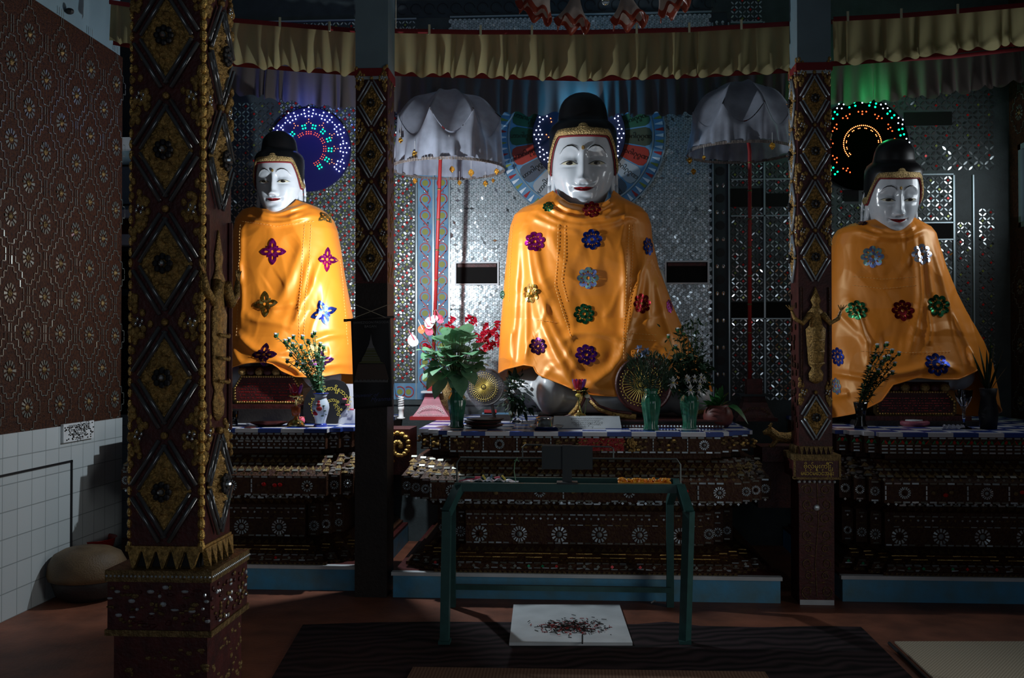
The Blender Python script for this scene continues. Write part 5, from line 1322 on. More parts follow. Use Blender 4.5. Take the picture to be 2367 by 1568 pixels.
# ---------------------------------------------------------------- ceremonial umbrellas
def umbrella(label, cpx, apy, tipy, skirty, rpx, Yc, ptop, pbot, pend, rot=0):
    ap = at(cpx, apy, Yc); k = Yc / F; r = rpx * k; zt = at(cpx, tipy, Yc).z; zs = at(cpx, skirty, Yc).z; n = 8
    pt, pb = at(*ptop, Yc), at(*pbot, Yc); U = thing('ceremonial_umbrella', label, 'umbrella', (pb.x, Yc, pb.z))
    def rim(a):
        q = (a + rot) * n / (2 * math.pi); s_ = abs(math.sin(q * math.pi)); return 1 - .1 * s_, zt - (zt - zs) * .5 * s_ ** .8
    mb = MB()
    def dome(u, v):
        a = 2 * math.pi * u; rr_, z = rim(a); t = v; R_ = r * rr_ * t ** .8; zz = ap.z + (z - ap.z) * (t ** 2.0) - .01 * math.sin(t * 9 + a * 3)
        return (ap.x + R_ * math.cos(a), Yc + R_ * math.sin(a), zz)
    mb.grid(dome, 128, 14, cu=True); mb.build('canopy', M['umbrella'], U, True)
    mb = MB()
    def skirt(u, v):
        a = 2 * math.pi * u; rr_, z = rim(a); R_ = r * (rr_ + (1.02 - rr_) * v ** .6) * (1 + .03 * v * math.sin(a * 22) + .015 * v * math.sin(a * 41)); return (ap.x + R_ * math.cos(a), Yc + R_ * math.sin(a), z + (zs + .012 * math.sin(a * 4) - z) * v)
    mb.grid(skirt, 180, 10, cu=True); mb.build('skirt', M['umbrella'], U, True)
    mb = MB(); 
    for i in range(120):
        a = 2 * math.pi * i / 120; x, y = ap.x + r * 1.03 * math.cos(a), Yc + r * 1.03 * math.sin(a); mb.box((x, y, zs - .008), (.006, .018, .02), 0, Matrix.Rotation(a, 3, 'Z'))
    mb.build('lace_trim', M['greydust'], U)
    mb = MB()
    for i in range(n):
        a = 2 * math.pi * i / n - rot; mb.tube([(ap.x, Yc, ap.z - .02), (ap.x + r * .5 * math.cos(a), Yc + r * .5 * math.sin(a), ap.z - .05), (ap.x + r * math.cos(a), Yc + r * math.sin(a), zt - .008)], .004, 0, 5)
    mb.build('ribs', M['darkwood'], U)
    mb = MB(); L_ = (pt - pb).length; mb.tube([pb, pt, (ap.x, Yc, ap.z)], .0135, 0, 12)
    for t in np.linspace(.08, .95, 8):
        p = pb.lerp(pt, t); mb.tube([p - Vector((0, 0, .006)), p + Vector((0, 0, .006))], .0155, 1, 12)
    mb.build('pole', [M['redpaint'], M['golddull']], U, True)
    for (px, py, dy, s_) in pend:
        p = at(px, py, Yc + dy); mb = MB(); h = .045 * s_
        mb.grid(lambda u, v: (p.x + h * .42 * math.sin(math.pi * min(.97, v * .9 + .08)) * (2 * u - 1), p.y - .008 * math.sin(v * 11 + u * 5), p.z + h * .5 - h * v), 6, 9)
        q = mb.build('leaf_pendant', M['goldleaf'], U, True); so = q.modifiers.new('t', 'SOLIDIFY'); so.thickness = .003
        mb = MB(); mb.tube([(p.x, p.y, p.z + h * .5), (p.x, p.y, p.z + h * .5 + .07)], .0012, 0, 4); mb.build('thread', M['white'], q)
    return U
umbrella('white ceremonial umbrella with many gold leaf pendants, by the hanging banner', 1036, 213, 276, 388, 128, 7.3, (1019, 340), (999, 905), [(926, 325, -.3, .9), (947, 343, -.2, .6), (959, 357, -.35, 1.1), (989, 340, -.38, 1), (1038, 343, -.38, 1.1), (1045, 392, .2, 1.1), (1089, 400, .1, 1.2), (1151, 374, -.1, 1), (1148, 397, 0, 1), (1062, 423, .35, .9), (1122, 425, .3, 1), (1140, 418, .3, .7), (959, 419, .35, 1), (985, 398, .38, .7), (919, 377, .2, .7)], .2)
umbrella('dim white ceremonial umbrella beside the deva pillar, few pendants', 1712, 192, 262, 350, 118, 7.3, (1733, 350), (1733, 878), [(1594, 372, -.1, 1), (1627, 365, -.3, .7), (1603, 397, 0, 1), (1785, 338, -.38, 1.1)], .5)
def ubase(label, px, ytop, yb, wt, wb, blk, mats, Y=7.3, text=None):
    p = at(px, yb, Y); k = Y / F; zb = ZT; zt = at(px, ytop, Y).z; zk = at(px, blk, Y).z
    B = thing('umbrella_stand', label, 'stand', (p.x, Y, zb)); mb = MB()
    mb.box((p.x, Y, zb + .012), (wb * k * 1.12, .26, .024), 1); h = zt - zb - .024
    mb.loft([[(p.x + sx * (wt + (wb - wt) * (1 - t) ** 1.6) * k / 2, Y + sy * (wt + (wb - wt) * (1 - t) ** 1.6) * k / 2 * .8, zb + .024 + h * t) for sx, sy in ((-1, -1), (1, -1), (1, 1), (-1, 1))] for t in (0, .25, .5, .75, 1)], 0)
    mb.box((p.x, Y, zt + .006), (wt * k * 1.6, wt * k * 1.5, .014), 2); mb.box((p.x, Y, (zt + zk) / 2), (wt * k * .75, wt * k * .7, zk - zt), 1)
    for i in range(15):
        t = i / 14 * math.pi; arc_r = .07
        q = (p.x + wb * k * .36 * math.cos(t), Y - wb * k / 2 * .8 * .8 + .0, zb + .035 + .06 * math.sin(t)); 
        mb.tube([(q[0] + .008 * math.cos(b), q[1] - .012, q[2] + .008 * math.sin(b)) for b in np.linspace(0, 6.2, 9)], .0016, 3, 4)
    for i in range(14): mb.tube([(p.x - wb * k * .3 + i * wb * k * .045, Y - .8 * wb * k / 2 - .004, zb + .032), (p.x - wb * k * .3 + i * wb * k * .045 + .006, Y - .8 * wb * k / 2 - .004, zb + .045)], .0015, 3, 4)
    mb.build('stand_body', mats, B)
ubase('pink painted pyramid stand of the red umbrella pole near the white bulb', 1000, 908, 966, 30, 84, 880, [M['pinkred'], M['redpaint'], M['slab'], M['white']])
ubase('dark red stand of the umbrella pole beyond the clay pot', 1742, 915, 968, 46, 84, 876, [M['maroon'], M['maroon'], M['darkpaint'], M['golddull']])

# ---------------------------------------------------------------- foliage helpers
def leaf(mb, p, d, L_, w_, m=0, droop=.3, roll=None, fold=.25, n=6):
    p = Vector(p); d = Vector(d).normalized(); s_ = d.cross(Vector((0, 0, 1)))
    if s_.length < .1: s_ = Vector((1, 0, 0))
    s_.normalize(); u = s_.cross(d).normalized()
    if roll is None: roll = random.uniform(-.6, .6)
    s2 = s_ * math.cos(roll) + u * math.sin(roll); u2 = u * math.cos(roll) - s_ * math.sin(roll); vs = []
    for i in range(n):
        t = i / (n - 1); c = p + d * L_ * t + Vector((0, 0, -droop * L_ * t * t)); ww = w_ * math.sin(math.pi * min(1, t ** .75 * .97 + .03)) ** .9
        vs += [tuple(c - s2 * ww + u2 * ww * fold), tuple(c), tuple(c + s2 * ww + u2 * ww * fold)]
    fs = []
    for i in range(n - 1): b = i * 3; fs += [(b, b + 1, b + 4, b + 3), (b + 1, b + 2, b + 5, b + 4)]
    mb.add(vs, fs, m)
def rdir(up=.3, sp=1, front=0): v = Vector((random.gauss(0, sp), random.gauss(-front, sp), random.gauss(up, .4))); return v.normalized()
def curve3(a, b, bend, n=7):
    a, b = Vector(a), Vector(b); c = (a + b) / 2 + Vector(bend); return [a * (1 - t) ** 2 + c * 2 * t * (1 - t) + b * t * t for t in [i / (n - 1) for i in range(n)]]
GV = [(.0, 0), (.062, 0), (.066, .015), (.058, .04), (.062, .09), (.075, .17), (.084, .24), (.08, .28), (.058, .315), (.052, .34), (.064, .37), (.058, .368), (.045, .34), (.0, .33)]
def vase(label, px, py, k, mat_, prof=GV, flute=.05, nf=12, tw=9, name='vase', wx=1):
    p = on(px, py, ZT); T = thing(name, label, 'vase', (p.x, p.y, ZT))
    mb = MB(); mb.lathe(p, [(r * k * wx, z * k) for r, z in prof], 0, 48, flute=flute, nf=nf, tw=tw / k); mb.build('vessel', mat_, T, True); return T, p
def asters(T, base, heads, mleaf='leafpale', nstem_leaves=26, Lh=.05, r=.018, back=.1):
    st = MB(); lf = MB()
    for h in heads:
        pts = curve3(base + Vector((random.uniform(-.02, .02), random.uniform(-.01, .01), 0)), h, ((h.x - base.x) * -.15, 0, .02)); st.tube(pts, .0028, 0, 5)
        for i in range(nstem_leaves // 2):
            t = random.random() ** .8; q = pts[min(5, int(t * 6))].lerp(pts[min(6, int(t * 6) + 1)], (t * 6) % 1); leaf(lf, q, rdir(.5), random.uniform(.5, 1.1) * Lh, .0075, 0, .2)
    st.build('stems', M['stem'], T); o = lf.build('foliage', M[mleaf], T); o['kind'] = 'stuff'
    for h in heads: aster_head(T, h, r)
def aster_head(T, h, r, m='white'):
    mb = MB(); mb.ball((h.x, h.y, h.z - r * .2), (r * .62, r * .62, r * .62), 1, 8, 6)
    for k in range(16):
        a = k * 2.4; e = .3 + .5 * (k % 3) / 2; mb.tube([(h.x, h.y, h.z), (h.x + r * math.cos(a) * e, h.y + r * math.sin(a) * e, h.z + r * (1.0 - .5 * e))], [r * .14, r * .1], 0, 4)
    mb.build('flower_head', [M[m], M['leaf']], T)
def daisy(T, p, r, m='white'):
    mb = MB()
    for k in range(9):
        a = 2 * math.pi * k / 9 + .2; leaf(mb, p, (math.cos(a), -.25, math.sin(a)), r, r * .27, 0, 0, 0, .1, 5)
    mb.ball(p, (r * .18, r * .12, r * .18), 1, 8, 5); mb.build('flower_head', [M[m], M['yellow']], T)

# ---- on the middle altar
T, p = vase('dark green glazed vase holding broad pale-green leaves, by the red orchids', 1056, 989, .7, M['greenvase']); top = p + Vector((0, 0, .25))
lf = MB(); st = MB(); cc = at(1052, 826, p.y)
for i in range(95):
    a = random.uniform(0, 6.28); rr_ = random.random() ** .6; q = Vector((cc.x + .2 * rr_ * math.cos(a), p.y + random.uniform(-.17, .12), cc.z + .17 * rr_ * math.sin(a) + .02))
    st.tube(curve3(top, q, (0, 0, .02), 5), .0022, 0, 4); dv = (q - (cc + Vector((0, .1, -.1)))).normalized(); leaf(lf, q - dv * .04, dv + Vector((0, -.5, -.25)), random.uniform(.1, .15), random.uniform(.042, .062), 0, .25, random.uniform(-.4, .4), .15, 8)
for (dx, dz) in ((-.14, -.16), (-.1, -.22), (.06, -.2), (.13, -.13), (-.16, -.1)):
    leaf(lf, Vector((cc.x + dx * .6, p.y - .1, cc.z + dz * .6)), (dx, -.2, dz), .15, .055, 0, .2, 0, .15, 8)
st.build('stems', M['stem'], T); o = lf.build('foliage', M['leafpale'], T, True); o['kind'] = 'stuff'

T, p = vase('pale brass urn with anthuriums and red orchids, tucked behind the green vase', 1030, 968, 1.0, M['golddull'], [(0, 0), (.075, 0), (.07, .02), (.035, .05), (.04, .07), (.075, .12), (.085, .17), (.07, .21), (.04, .24), (.05, .33), (.045, .33), (0, .3)], 0); top = p + Vector((0, 0, .31))
st = MB(); lf = MB()
def anth(px, py, m, r=.045, rot=0):
    q = at(px, py, p.y - .12); st.tube(curve3(top, q, (0, 0, .05)), .003, 0, 5); mb = MB(); n = 16; ring = []
    for k in range(n):
        t = 2 * math.pi * k / n; rr_ = r * (1 - .35 * math.cos(t) ** 3 if True else 1) * (.72 + .28 * abs(math.sin(t / 2 + .1))); x, z = rr_ * math.cos(t) * .8, rr_ * math.sin(t); c_, s_ = math.cos(rot), math.sin(rot); ring.append((q.x + x * c_ - z * s_, q.y - .006 + .012 * math.cos(t * 2), q.z + x * s_ + z * c_))
    mb.add(ring + [tuple(q)], [(k, (k + 1) % n, n) for k in range(n)], 0); mb.tube([q, q + Vector((-.04 * math.sin(rot + .8), -.03, .07))], [.005, .002], 1, 6)
    o = mb.build('anthurium_flower', [M[m], M['pink'] if m != 'orangefl' else M['white']], T)
for a in ((958, 786, 'white', .05, .6), (977, 762, 'orangefl', .035, 0), (997, 748, 'white', .05, -.5), (995, 764, 'pink', .04, .4), (1005, 740, 'white', .035, -.9), (1020, 738, 'pink', .035, .3)): anth(*a)
def orchid(px, py):
    q = at(px, py, p.y - .1 + random.uniform(-.06, .04)); mb = MB()
    for k in range(5):
        a = 2 * math.pi * k / 5 + random.random(); leaf(mb, q, (math.cos(a), -.5, math.sin(a)), random.uniform(.03, .042), .017, 0, .1, random.random(), .5, 5)
    mb.ball(q, .007, 0, 6, 4); mb.build('orchid_flower', [M['orchid']], T); return q
random.seed(21)
opts = [(1037, 752), (1045, 738), (1030, 762), (1078, 758), (1083, 736), (1086, 752), (1095, 738), (1078, 770), (1072, 762), (1097, 746), (1100, 776), (1107, 787), (1115, 780), (1112, 792), (1120, 770), (1124, 754), (1130, 768), (1135, 775), (1142, 768), (1148, 760), (1150, 748), (1128, 795), (1122, 803), (1134, 800), (1140, 795), (1118, 812), (1150, 778), (1155, 796), (990, 806), (985, 800), (1062, 765), (1046, 760), (1105, 800), (1126, 786)]
for a in opts: q = orchid(*a)
for e in ((1045, 735), (1095, 730), (1150, 745), (1158, 797), (1125, 810)): st.tube(curve3(top, at(*e, p.y - .08), (0, 0, .06)), .003, 0, 5)
st.build('stems', M['stem'], T)
mb = MB(); p = on(927, 969, ZT); L_ = thing('spiral_bulb', 'white unlit spiral bulb standing upright on the altar corner', 'light bulb', (p.x, p.y, ZT))
mb.lathe(p, [(0, 0), (.03, 0), (.03, .012), (.018, .015), (.018, .065), (.022, .07), (.022, .09), (0, .092)], 0, 24); mb.build('lamp_base', M['white'], L_, True)
mb = MB(); mb.tube([(p.x + .017 * math.cos(t) , p.y + .017 * math.sin(t), p.z + .092 + .0026 * t) for t in np.linspace(0, 6.28 * 4.5, 90)], .0055, 0, 7); mb.build('spiral_tube', M['white'], L_, True)
mb = MB(); mb.tube([p, p + Vector((-.03, .1, .002)), at(905, 850, p.y + .1), at(900, 750, p.y + .3)], .002, 0, 5); mb.build('cord', M['black'], L_)

def round_fan(label, px, py, rpx, Y, mats, handle=None, rays=True, tilt=.15, ecc=1):
    c = at(px, py, Y); k = Y / F; r = rpx * k; Fn = thing('ceremonial_fan', label, 'fan', (c.x, Y, ZT)); fn = lambda x, z, h: (c.x + x * ecc, c.y + tilt * z - h, c.z + z)
    mb = MB(); n = 48
    for (r0, h0, r1, h1, m_) in ((0, .008, r * .9, .008, 0), (r * .9, .008, r * .95, .014, 0), (r * .95, .014, r, .004, 0), (r, .004, r, -.01, 0), (r, -.01, 0, -.01, 0)):
        mb.grid(lambda u, v: fn((r0 + (r1 - r0) * v) * math.cos(2 * math.pi * u), (r0 + (r1 - r0) * v) * math.sin(2 * math.pi * u), h0 + (h1 - h0) * v), n, 2, m_, cu=True)
    mb.build('fan_disc', mats[0], Fn, True)
    mb = MB()
    for i in range(36):
        a = 2 * math.pi * i / 36; mb.tube([fn(r * .14 * math.cos(a) - r * .08, r * .14 * math.sin(a), .011), fn(r * .6 * math.cos(a) - r * .08, r * .6 * math.sin(a), .011)], .0016, 0, 4)
    z_ = [fn(r * (.63 + .04 * (i % 2)) * math.cos(2 * math.pi * i / 72) - r * .08, r * (.63 + .04 * (i % 2)) * math.sin(2 * math.pi * i / 72), .011) for i in range(73)]; mb.tube(z_, .0022, 0, 4)
    for i in range(36): a = 2 * math.pi * i / 36; mb.ball(fn(r * .74 * math.cos(a) - r * .08, r * .74 * math.sin(a), .011), (.004, .002, .004), 0, 6, 4)
    mb.ball(fn(-r * .08, 0, .012), (r * .1, .004, r * .1), 0, 14, 6)
    mb.build('gold_sunburst', mats[1], Fn)
    mb = MB(); mb.tube([fn(r * .35, -r * .9, 0), Vector((c.x + r * .55, Y - tilt * r * 1.0 - .0, ZT + .012))], .012, 0, 8); mb.build('handle', mats[0], Fn)
    return Fn
round_fan('round dark brown fan with gold sunburst behind the green vases', 1488, 889, 66, 6.62, [M['maroon'], M['goldpaint']])
round_fan('small cellophane-wrapped fan with gold rays behind the leafy bushes', 1122, 895, 44, 6.7, [M['darkwood'], M['goldpaint']])
mb = MB(); c = at(1122, 890, 6.64)
mb.grid(lambda u, v: (c.x + .16 * (u - .5) * 2 + .012 * math.sin(v * 14), c.y - .02 * math.sin(u * 8 + v * 9) - .02, c.z + .17 * (v - .5) * 2 + .012 * math.sin(u * 17)), 20, 20)
single(mb, 'cellophane_wrap', mat('cello', (.8, .75, .85), .1, 0, alpha=.14, spec=1, coat=1), 'crinkled clear wrap over the small gold-rayed fan', 'plastic wrap')

p = on(1194, 978, ZT); T = thing('vase', 'small clear glass vase with a dark leafy bush, before the statue knee', 'vase', (p.x, p.y, ZT)); mb = MB(); mb.lathe(p, [(0, 0), (.035, 0), (.03, .01), (.012, .03), (.03, .07), (.042, .14), (.034, .17), (.045, .2), (.04, .2), (0, .18)], 0, 24); mb.build('vessel', M['glass'], T, True)
lf = MB(); st = MB(); cc = at(1196, 908, p.y)
for i in range(430):
    v = Vector((random.gauss(0, .055), random.gauss(0, .04), random.gauss(0, .05))); q = cc + v
    if i % 8 == 0: st.tube(curve3(p + Vector((0, 0, .12)), q, (0, 0, .02), 5), .002, 0, 4)
    leaf(lf, q, v + Vector((0, -.02, .03)), random.uniform(.04, .065), .014, 0, .3)
leaf(lf, at(1190, 880, p.y), (.02, 0, 1), .1, .018, 0, 0, 0)
st.build('stems', M['stem'], T); o = lf.build('foliage', M['leafdark'], T); o['kind'] = 'stuff'

mb = MB(); p = on(1262, 993, ZT); B = thing('offering_bowl', 'small steel bowl on a round steel tray at the altar edge', 'bowl', (p.x, p.y, ZT))
mb.lathe(p, [(0, .0), (.07, 0), (.1, .012), (.112, .022), (.114, .026), (.1, .018), (.07, .008), (0, .008)], 0, 40); mb.build('tray', M['steel'], B, True)
mb = MB(); mb.lathe(p + Vector((-.01, .0, .008)), [(0, 0), (.045, 0), (.05, .012), (.052, .06), (.058, .07), (.054, .07), (.046, .02), (0, .015)], 0, 32); mb.build('bowl', M['steel'], B, True)
mb = MB(); p = on(1118, 990, ZT)
for i in range(5): mb.lathe(p + Vector((.01 * math.sin(i * 2), .01 * math.cos(i * 3), .011 * i)), [(0, 0), (.07, 0), (.12, .014), (.123, .018), (.07, .006), (0, .006)], i % 2, 36)
single(mb, 'plate_stack', [M['darkwood'], M['maroon']], 'stack of dark shallow plates between the green vase and steel bowl', 'plates', smooth=True)
mb = MB(); p = on(1150, 975, ZT); mb.box(p + Vector((-.02, .12, .05)), (.2, .02, .012), 0); mb.box(p + Vector((-.06, .12, .062)), (.09, .02, .03), 1); mb.box(p + Vector((-.02, .12, .022)), (.22, .1, .044), 2)
single(mb, 'gift_box', [M['bluepaint'], M['redpaint'], M['darkwood']], 'low dark box with blue and red trim beyond the plate stack', 'box')

a, b = on(1277, 991, ZT), on(1437, 991, ZT); mb = MB(); pl = []
for (x, y, z) in ((a.x, a.y, ZT + .002), (b.x, b.y, ZT + .002), (b.x, b.y + .03, ZT + .002), (a.x, a.y + .03, ZT + .002)): pl.append((x, y, z))
h = .075; mb.add(pl + [(x + (.008 if i in (0, 3) else -.012), y + .05, z + h) for i, (x, y, z) in enumerate(pl)], [(3, 2, 1, 0), (4, 5, 6, 7), (0, 1, 5, 4), (1, 2, 6, 5), (2, 3, 7, 6), (3, 0, 4, 7)], 0)
for r_ in range(5): put_text(mb, ['နမောတဿဘဂဝတော', 'အရဟတောသမ္မာ', 'သမ္ဗုဒ္ဓဿရွှေစည်းခုံ', 'ဘုရားကုသိုလ်တော်', 'ကောင်းမှု'][r_], .0135, lambda x, y: ((a.x + b.x) / 2 + x * 1.6, a.y - .0015 + .05 * (.062 - r_ * .0125) / h, ZT + .062 - r_ * .0125 + y), 1)
single(mb, 'marble_plaque', [M['slab'], M['ink']], 'white marble plaque lettered in rows, leaning at the statue base', 'plaque')

def lotus_holder(label, px, py, k, cols, zb=0):
    p = on(px, py, ZT + zb); H = thing('candle_holder', label, 'candle holder', (p.x, p.y, ZT))
    mb = MB(); mb.lathe(p, [(0, 0), (.05 * k, 0), (.052 * k, .01 * k), (.04 * k, .03 * k), (.015 * k, .042 * k), (.008 * k, .06 * k), (.007 * k, .15 * k), (.02 * k, .165 * k), (.045 * k, .175 * k), (.04 * k, .18 * k), (0, .178 * k)], 0, 28); mb.build('brass_stem', M['brass'], H, True)
    for i, c_ in enumerate(cols):
        a = 2 * math.pi * i / len(cols) - 1.57; q = p + Vector((.03 * k * math.cos(a), .03 * k * math.sin(a), .2 * k)); mb = MB(); d = Vector((math.cos(a) * .35, math.sin(a) * .35, 1)).normalized(); Mx = d.to_track_quat('Z', 'Y').to_matrix(); mb.ball(q + Vector((0, 0, .012 * k)), (.018 * k, .008 * k, .036 * k), 0, 12, 8, Mx); mb.build('glass_petal', M[c_], H, True)
    return H, p
H, p = lotus_holder('brass candle holder with coloured glass lotus petals on the marble plaque side', 1339, 970, 1.08, ['lotusred', 'lotuspurple', 'lotusblue', 'lotusred', 'lotuspurple', 'lotusblue', 'lotusred'], .052)
T = thing('tulip_stem', 'yellow and white glass tulips with a green leaf beside the lotus candle holder', 'flower', (p.x + .03, p.y - .02, p.z)); mb = MB()
for (px, py) in ((1335, 917), (1357, 919)): q = at(px, py, p.y - .03); mb.tube(curve3((p.x + .03, p.y - .02, p.z + .002), q, (0, 0, 0)), .0025, 0, 5)
mb.build('stems', M['stem'], T)
for (px, py, m_) in ((1337, 914, 'yellow'), (1357, 916, 'eyewhite')): q = at(px, py, p.y - .03); mb = MB(); mb.ball(q, (.02, .013, .014), 0, 12, 8); mb.build('tulip_head', M[m_], T, True)
lf = MB(); q = at(1352, 905, p.y - .02)
for k in range(7): leaf(lf, q, (math.cos(k * .9), -.3, math.sin(k * .9)), .04, .016, 0, .2)
lf.build('leaf', M['leafdark'], T)

T, p = vase('green fluted vase holding dense feathery dark greenery before the brown fan', 1505, 995, .71, M['greenvase']); lf = MB(); cc = at(1497, 860, p.y); top = p + Vector((0, 0, .24))
for i in range(1100):
    a, e = random.uniform(0, 6.28), random.random() ** .5; q = cc + Vector((.145 * e * math.cos(a), random.uniform(-.09, .1), .125 * e * math.sin(a) - .01)); d = (q - top + Vector((0, 0, .05))).normalized(); leaf(lf, q, d + rdir(.1, .4) * .6, random.uniform(.03, .055), .0035, 0, .2, n=3)
for i in range(24): q = cc + Vector((random.uniform(-.15, .15), random.uniform(-.06, .06), random.uniform(.06, .13))); lf.tube(curve3(top, q, (0, 0, 0), 5), .0018, 0, 4)
o = lf.build('foliage', M['leafdark'], T); o['kind'] = 'stuff'
lf = MB()
for (px, py) in ((1478, 806), (1494, 812), (1486, 818)):
    q = at(px, py, p.y - .03)
    for k in range(6): a = k * 1.05; leaf(lf, q, (math.cos(a), -.3, math.sin(a)), .03, .012, 0, .1)
lf.build('blue_blossom', mat('paleblue', (.3, .38, .6), .5), T)

T, p = vase('green fluted vase with white daisies and tall asters before the clay pot', 1594, 992, .7, M['greenvase']); top = p + Vector((0, 0, .24)); lf = MB(); st = MB()
for i in range(520):
    t = random.random(); q = at(1592 + random.gauss(0, 20) , 740 + 170 * random.random() ** .7 , p.y + random.uniform(-.07, .08)); lf_d = rdir(.5, .6); leaf(lf, q, lf_d, random.uniform(.03, .055), .008, 0, .2)
for i in range(260):
    a, e = random.uniform(0, 6.28), random.random() ** .5; q = at(1592, 868, p.y) + Vector((.14 * e * math.cos(a), random.uniform(-.06, .1), .14 * e * math.sin(a))); leaf(lf, q, rdir(.1, .7), random.uniform(.05, .09), .019, 0, .3)
for e in ((1567, 765), (1545, 780), (1580, 770), (1600, 745), (1612, 752), (1622, 790), (1560, 798), (1590, 750)): st.tube(curve3(top, at(*e, p.y), (0, 0, .0)), .0026, 0, 5)
st.build('stems', M['stem'], T); o = lf.build('foliage', M['leafdark'], T); o['kind'] = 'stuff'
for e in ((1545, 778), (1567, 763), (1581, 771), (1562, 802)): aster_head(T, at(*e, p.y), .018)
for (px, py, r_) in ((1556, 885, .044), (1592, 879, .03), (1606, 876, .03), (1596, 902, .042), (1618, 888, .03), (1616, 902, .028), (1621, 872, .028), (1628, 878, .024), (1588, 874, .026)): daisy(T, at(px, py, p.y - .14), r_)

T = thing('potted_plant', 'round clay pot with a bright-leaved plant at the altar corner', 'potted plant', on(1660, 988, ZT)); p = on(1660, 988, ZT); mb = MB(); mb.lathe(p, [(0, 0), (.06, 0), (.09, .03), (.098, .07), (.088, .11), (.07, .13), (.075, .145), (.065, .143), (0, .12)], 0, 36); mb.build('pot', M['claypot'], T, True)
lf = MB()
for (px, py, l) in ((1640, 910, .12), (1655, 895, .14), (1670, 890, .15), (1685, 905, .12), (1692, 930, .1), (1625, 925, .12), (1665, 915, .1), (1690, 945, .12), (1630, 945, .1), (1650, 920, .12), (1678, 920, .12), (1612, 930, .1)):
    q = at(px, py, p.y - .03); b = p + Vector((0, 0, .13)); d = q - b; leaf(lf, b, d, d.length * 1.05, .024, 0, .05 if py < 935 else .3); leaf(lf, b + d * .3, d + rdir(.3, .1) * .05, d.length * .7, .02, 0, .2)
leaf(lf, p + Vector((.05, -.05, .14)), (.35, -.3, .1), .16, .03, 0, .9)
lf.build('foliage', M['leaf'], T, True)

# ---- on the altar by the blue halo
BVp = [(0, 0), (.06, 0), (.063, .012), (.048, .03), (.046, .05), (.064, .11), (.078, .17), (.073, .21), (.054, .25), (.05, .27), (.07, .3), (.062, .298), (.044, .26), (0, .24)]
p = on(741, 987, ZT); T = thing('vase', 'blue-rimmed white porcelain vase with painted red roses and asters', 'vase', (p.x, p.y, ZT)); kv = .74
mb = MB(); mb.lathe(p, [(r * kv, z * kv) for r, z in BVp[:3]], 1, 40); mb.lathe(p, [(r * kv, z * kv) for r, z in BVp[2:4]], 1, 40); mb.lathe(p, [(r * kv, z * kv) for r, z in BVp[3:-3]], 0, 40); mb.lathe(p, [(.071 * kv, .295 * kv), (.072 * kv, .302 * kv), (.06 * kv, .302 * kv)], 1, 40)
mb.build('vessel', [M['porcelain'], M['cobalt']], T, True); mb = MB()
for (dx, z, r_, m_) in ((.0, .2, .014, 0), (.005, .165, .02, 0), (-.02, .125, .02, 2), (-.02, .2, .012, 1), (.03, .19, .013, 1), (-.028, .15, .012, 1), (.035, .145, .014, 1), (.02, .1, .014, 1), (.04, .11, .01, 1), (0, .225, .01, 2)):
    rad = interp(z, [(b_, a_) for a_, b_ in BVp[:11]]) * kv; y = -math.sqrt(max(0, rad ** 2 - dx ** 2)); mb.ball((p.x + dx, p.y + y, p.z + z * kv), (r_, .004, r_ * (.8 if m_ != 1 else .3)), m_, 10, 5)
mb.build('painted_roses', [M['redpaint'], M['leafdark'], M['orchid']], T)
hd = [(637, 776), (659, 790), (668, 786), (663, 797), (678, 780), (699, 780), (676, 797), (722, 776), (727, 770), (696, 802), (672, 820), (740, 797), (738, 812), (733, 825), (748, 803), (712, 790), (686, 840), (745, 840), (664, 835), (700, 845)]
asters(T, p + Vector((0, 0, .2)), [at(a, b, p.y + random.uniform(-.08, .08)) for a, b in hd], 'leafpale', 60, .045, .021)
# black heart-shaped fan with gilded lettering
Yk = 6.75; c = at(757, 938, Yk); K_ = thing('ceremonial_fan', 'black heart-shaped fan with curved gold lettering by the rose vase', 'fan', (c.x, Yk, ZT)); ol = [(700, 940), (706, 915), (722, 896), (745, 884), (770, 878), (792, 884), (804, 900), (806, 925), (798, 945), (783, 962), (780, 978), (770, 986), (752, 980), (730, 986), (712, 982), (702, 965)]
N_ = len(ol); ol = [tuple(.5 * (2 * ol[i][k] + (ol[(i + 1) % N_][k] - ol[i - 1][k]) * t + (2 * ol[i - 1][k] - 5 * ol[i][k] + 4 * ol[(i + 1) % N_][k] - ol[(i + 2) % N_][k]) * t * t + (3 * ol[i][k] - ol[i - 1][k] - 3 * ol[(i + 1) % N_][k] + ol[(i + 2) % N_][k]) * t ** 3) for k in (0, 1)) for i in range(N_) for t in (0, .33, .67)]
P_ = [at(x, y, Yk) for x, y in ol]; mb = MB(); mb.loft([[(q.x, q.y + .1 * (q.z - ZT), max(q.z, ZT + .003)) for q in P_], [(q.x, q.y + .1 * (q.z - ZT) + .018, max(q.z, ZT + .003)) for q in P_]]); mb.build('fan_leaf', M['black'], K_); mb = MB()
def curved(t, cpx, cpy, rpx, a_mid, size, flip=1):
    v, f = text2d(t, size); k = Yk / F; cc_ = at(cpx, cpy, Yk); r = rpx * k; out = []
    for x, y in v:
        a = R(a_mid) - x / r; rr_ = r + y; X = cc_.x + rr_ * math.cos(a); Z = cc_.z + rr_ * math.sin(a); out.append((X, Yk + .1 * (Z - ZT) - .003, Z))
    mb.add(out, f, 0)
curved('ဦးဝိစာရိန္ဒာဘိဝံသ', 765, 940, 42, 62, .04); curved('မိသားစု', 768, 945, 20, 95, .034); curved('ကုသိုလ်', 770, 950, 14, 20, .03); curved('ရွှေစည်းခုံ', 757, 940, 38, 185, .034)
mb.build('gold_lettering', M['yellow'], K_)
mb = MB(); c0_ = at(810, 940, 6.8); 
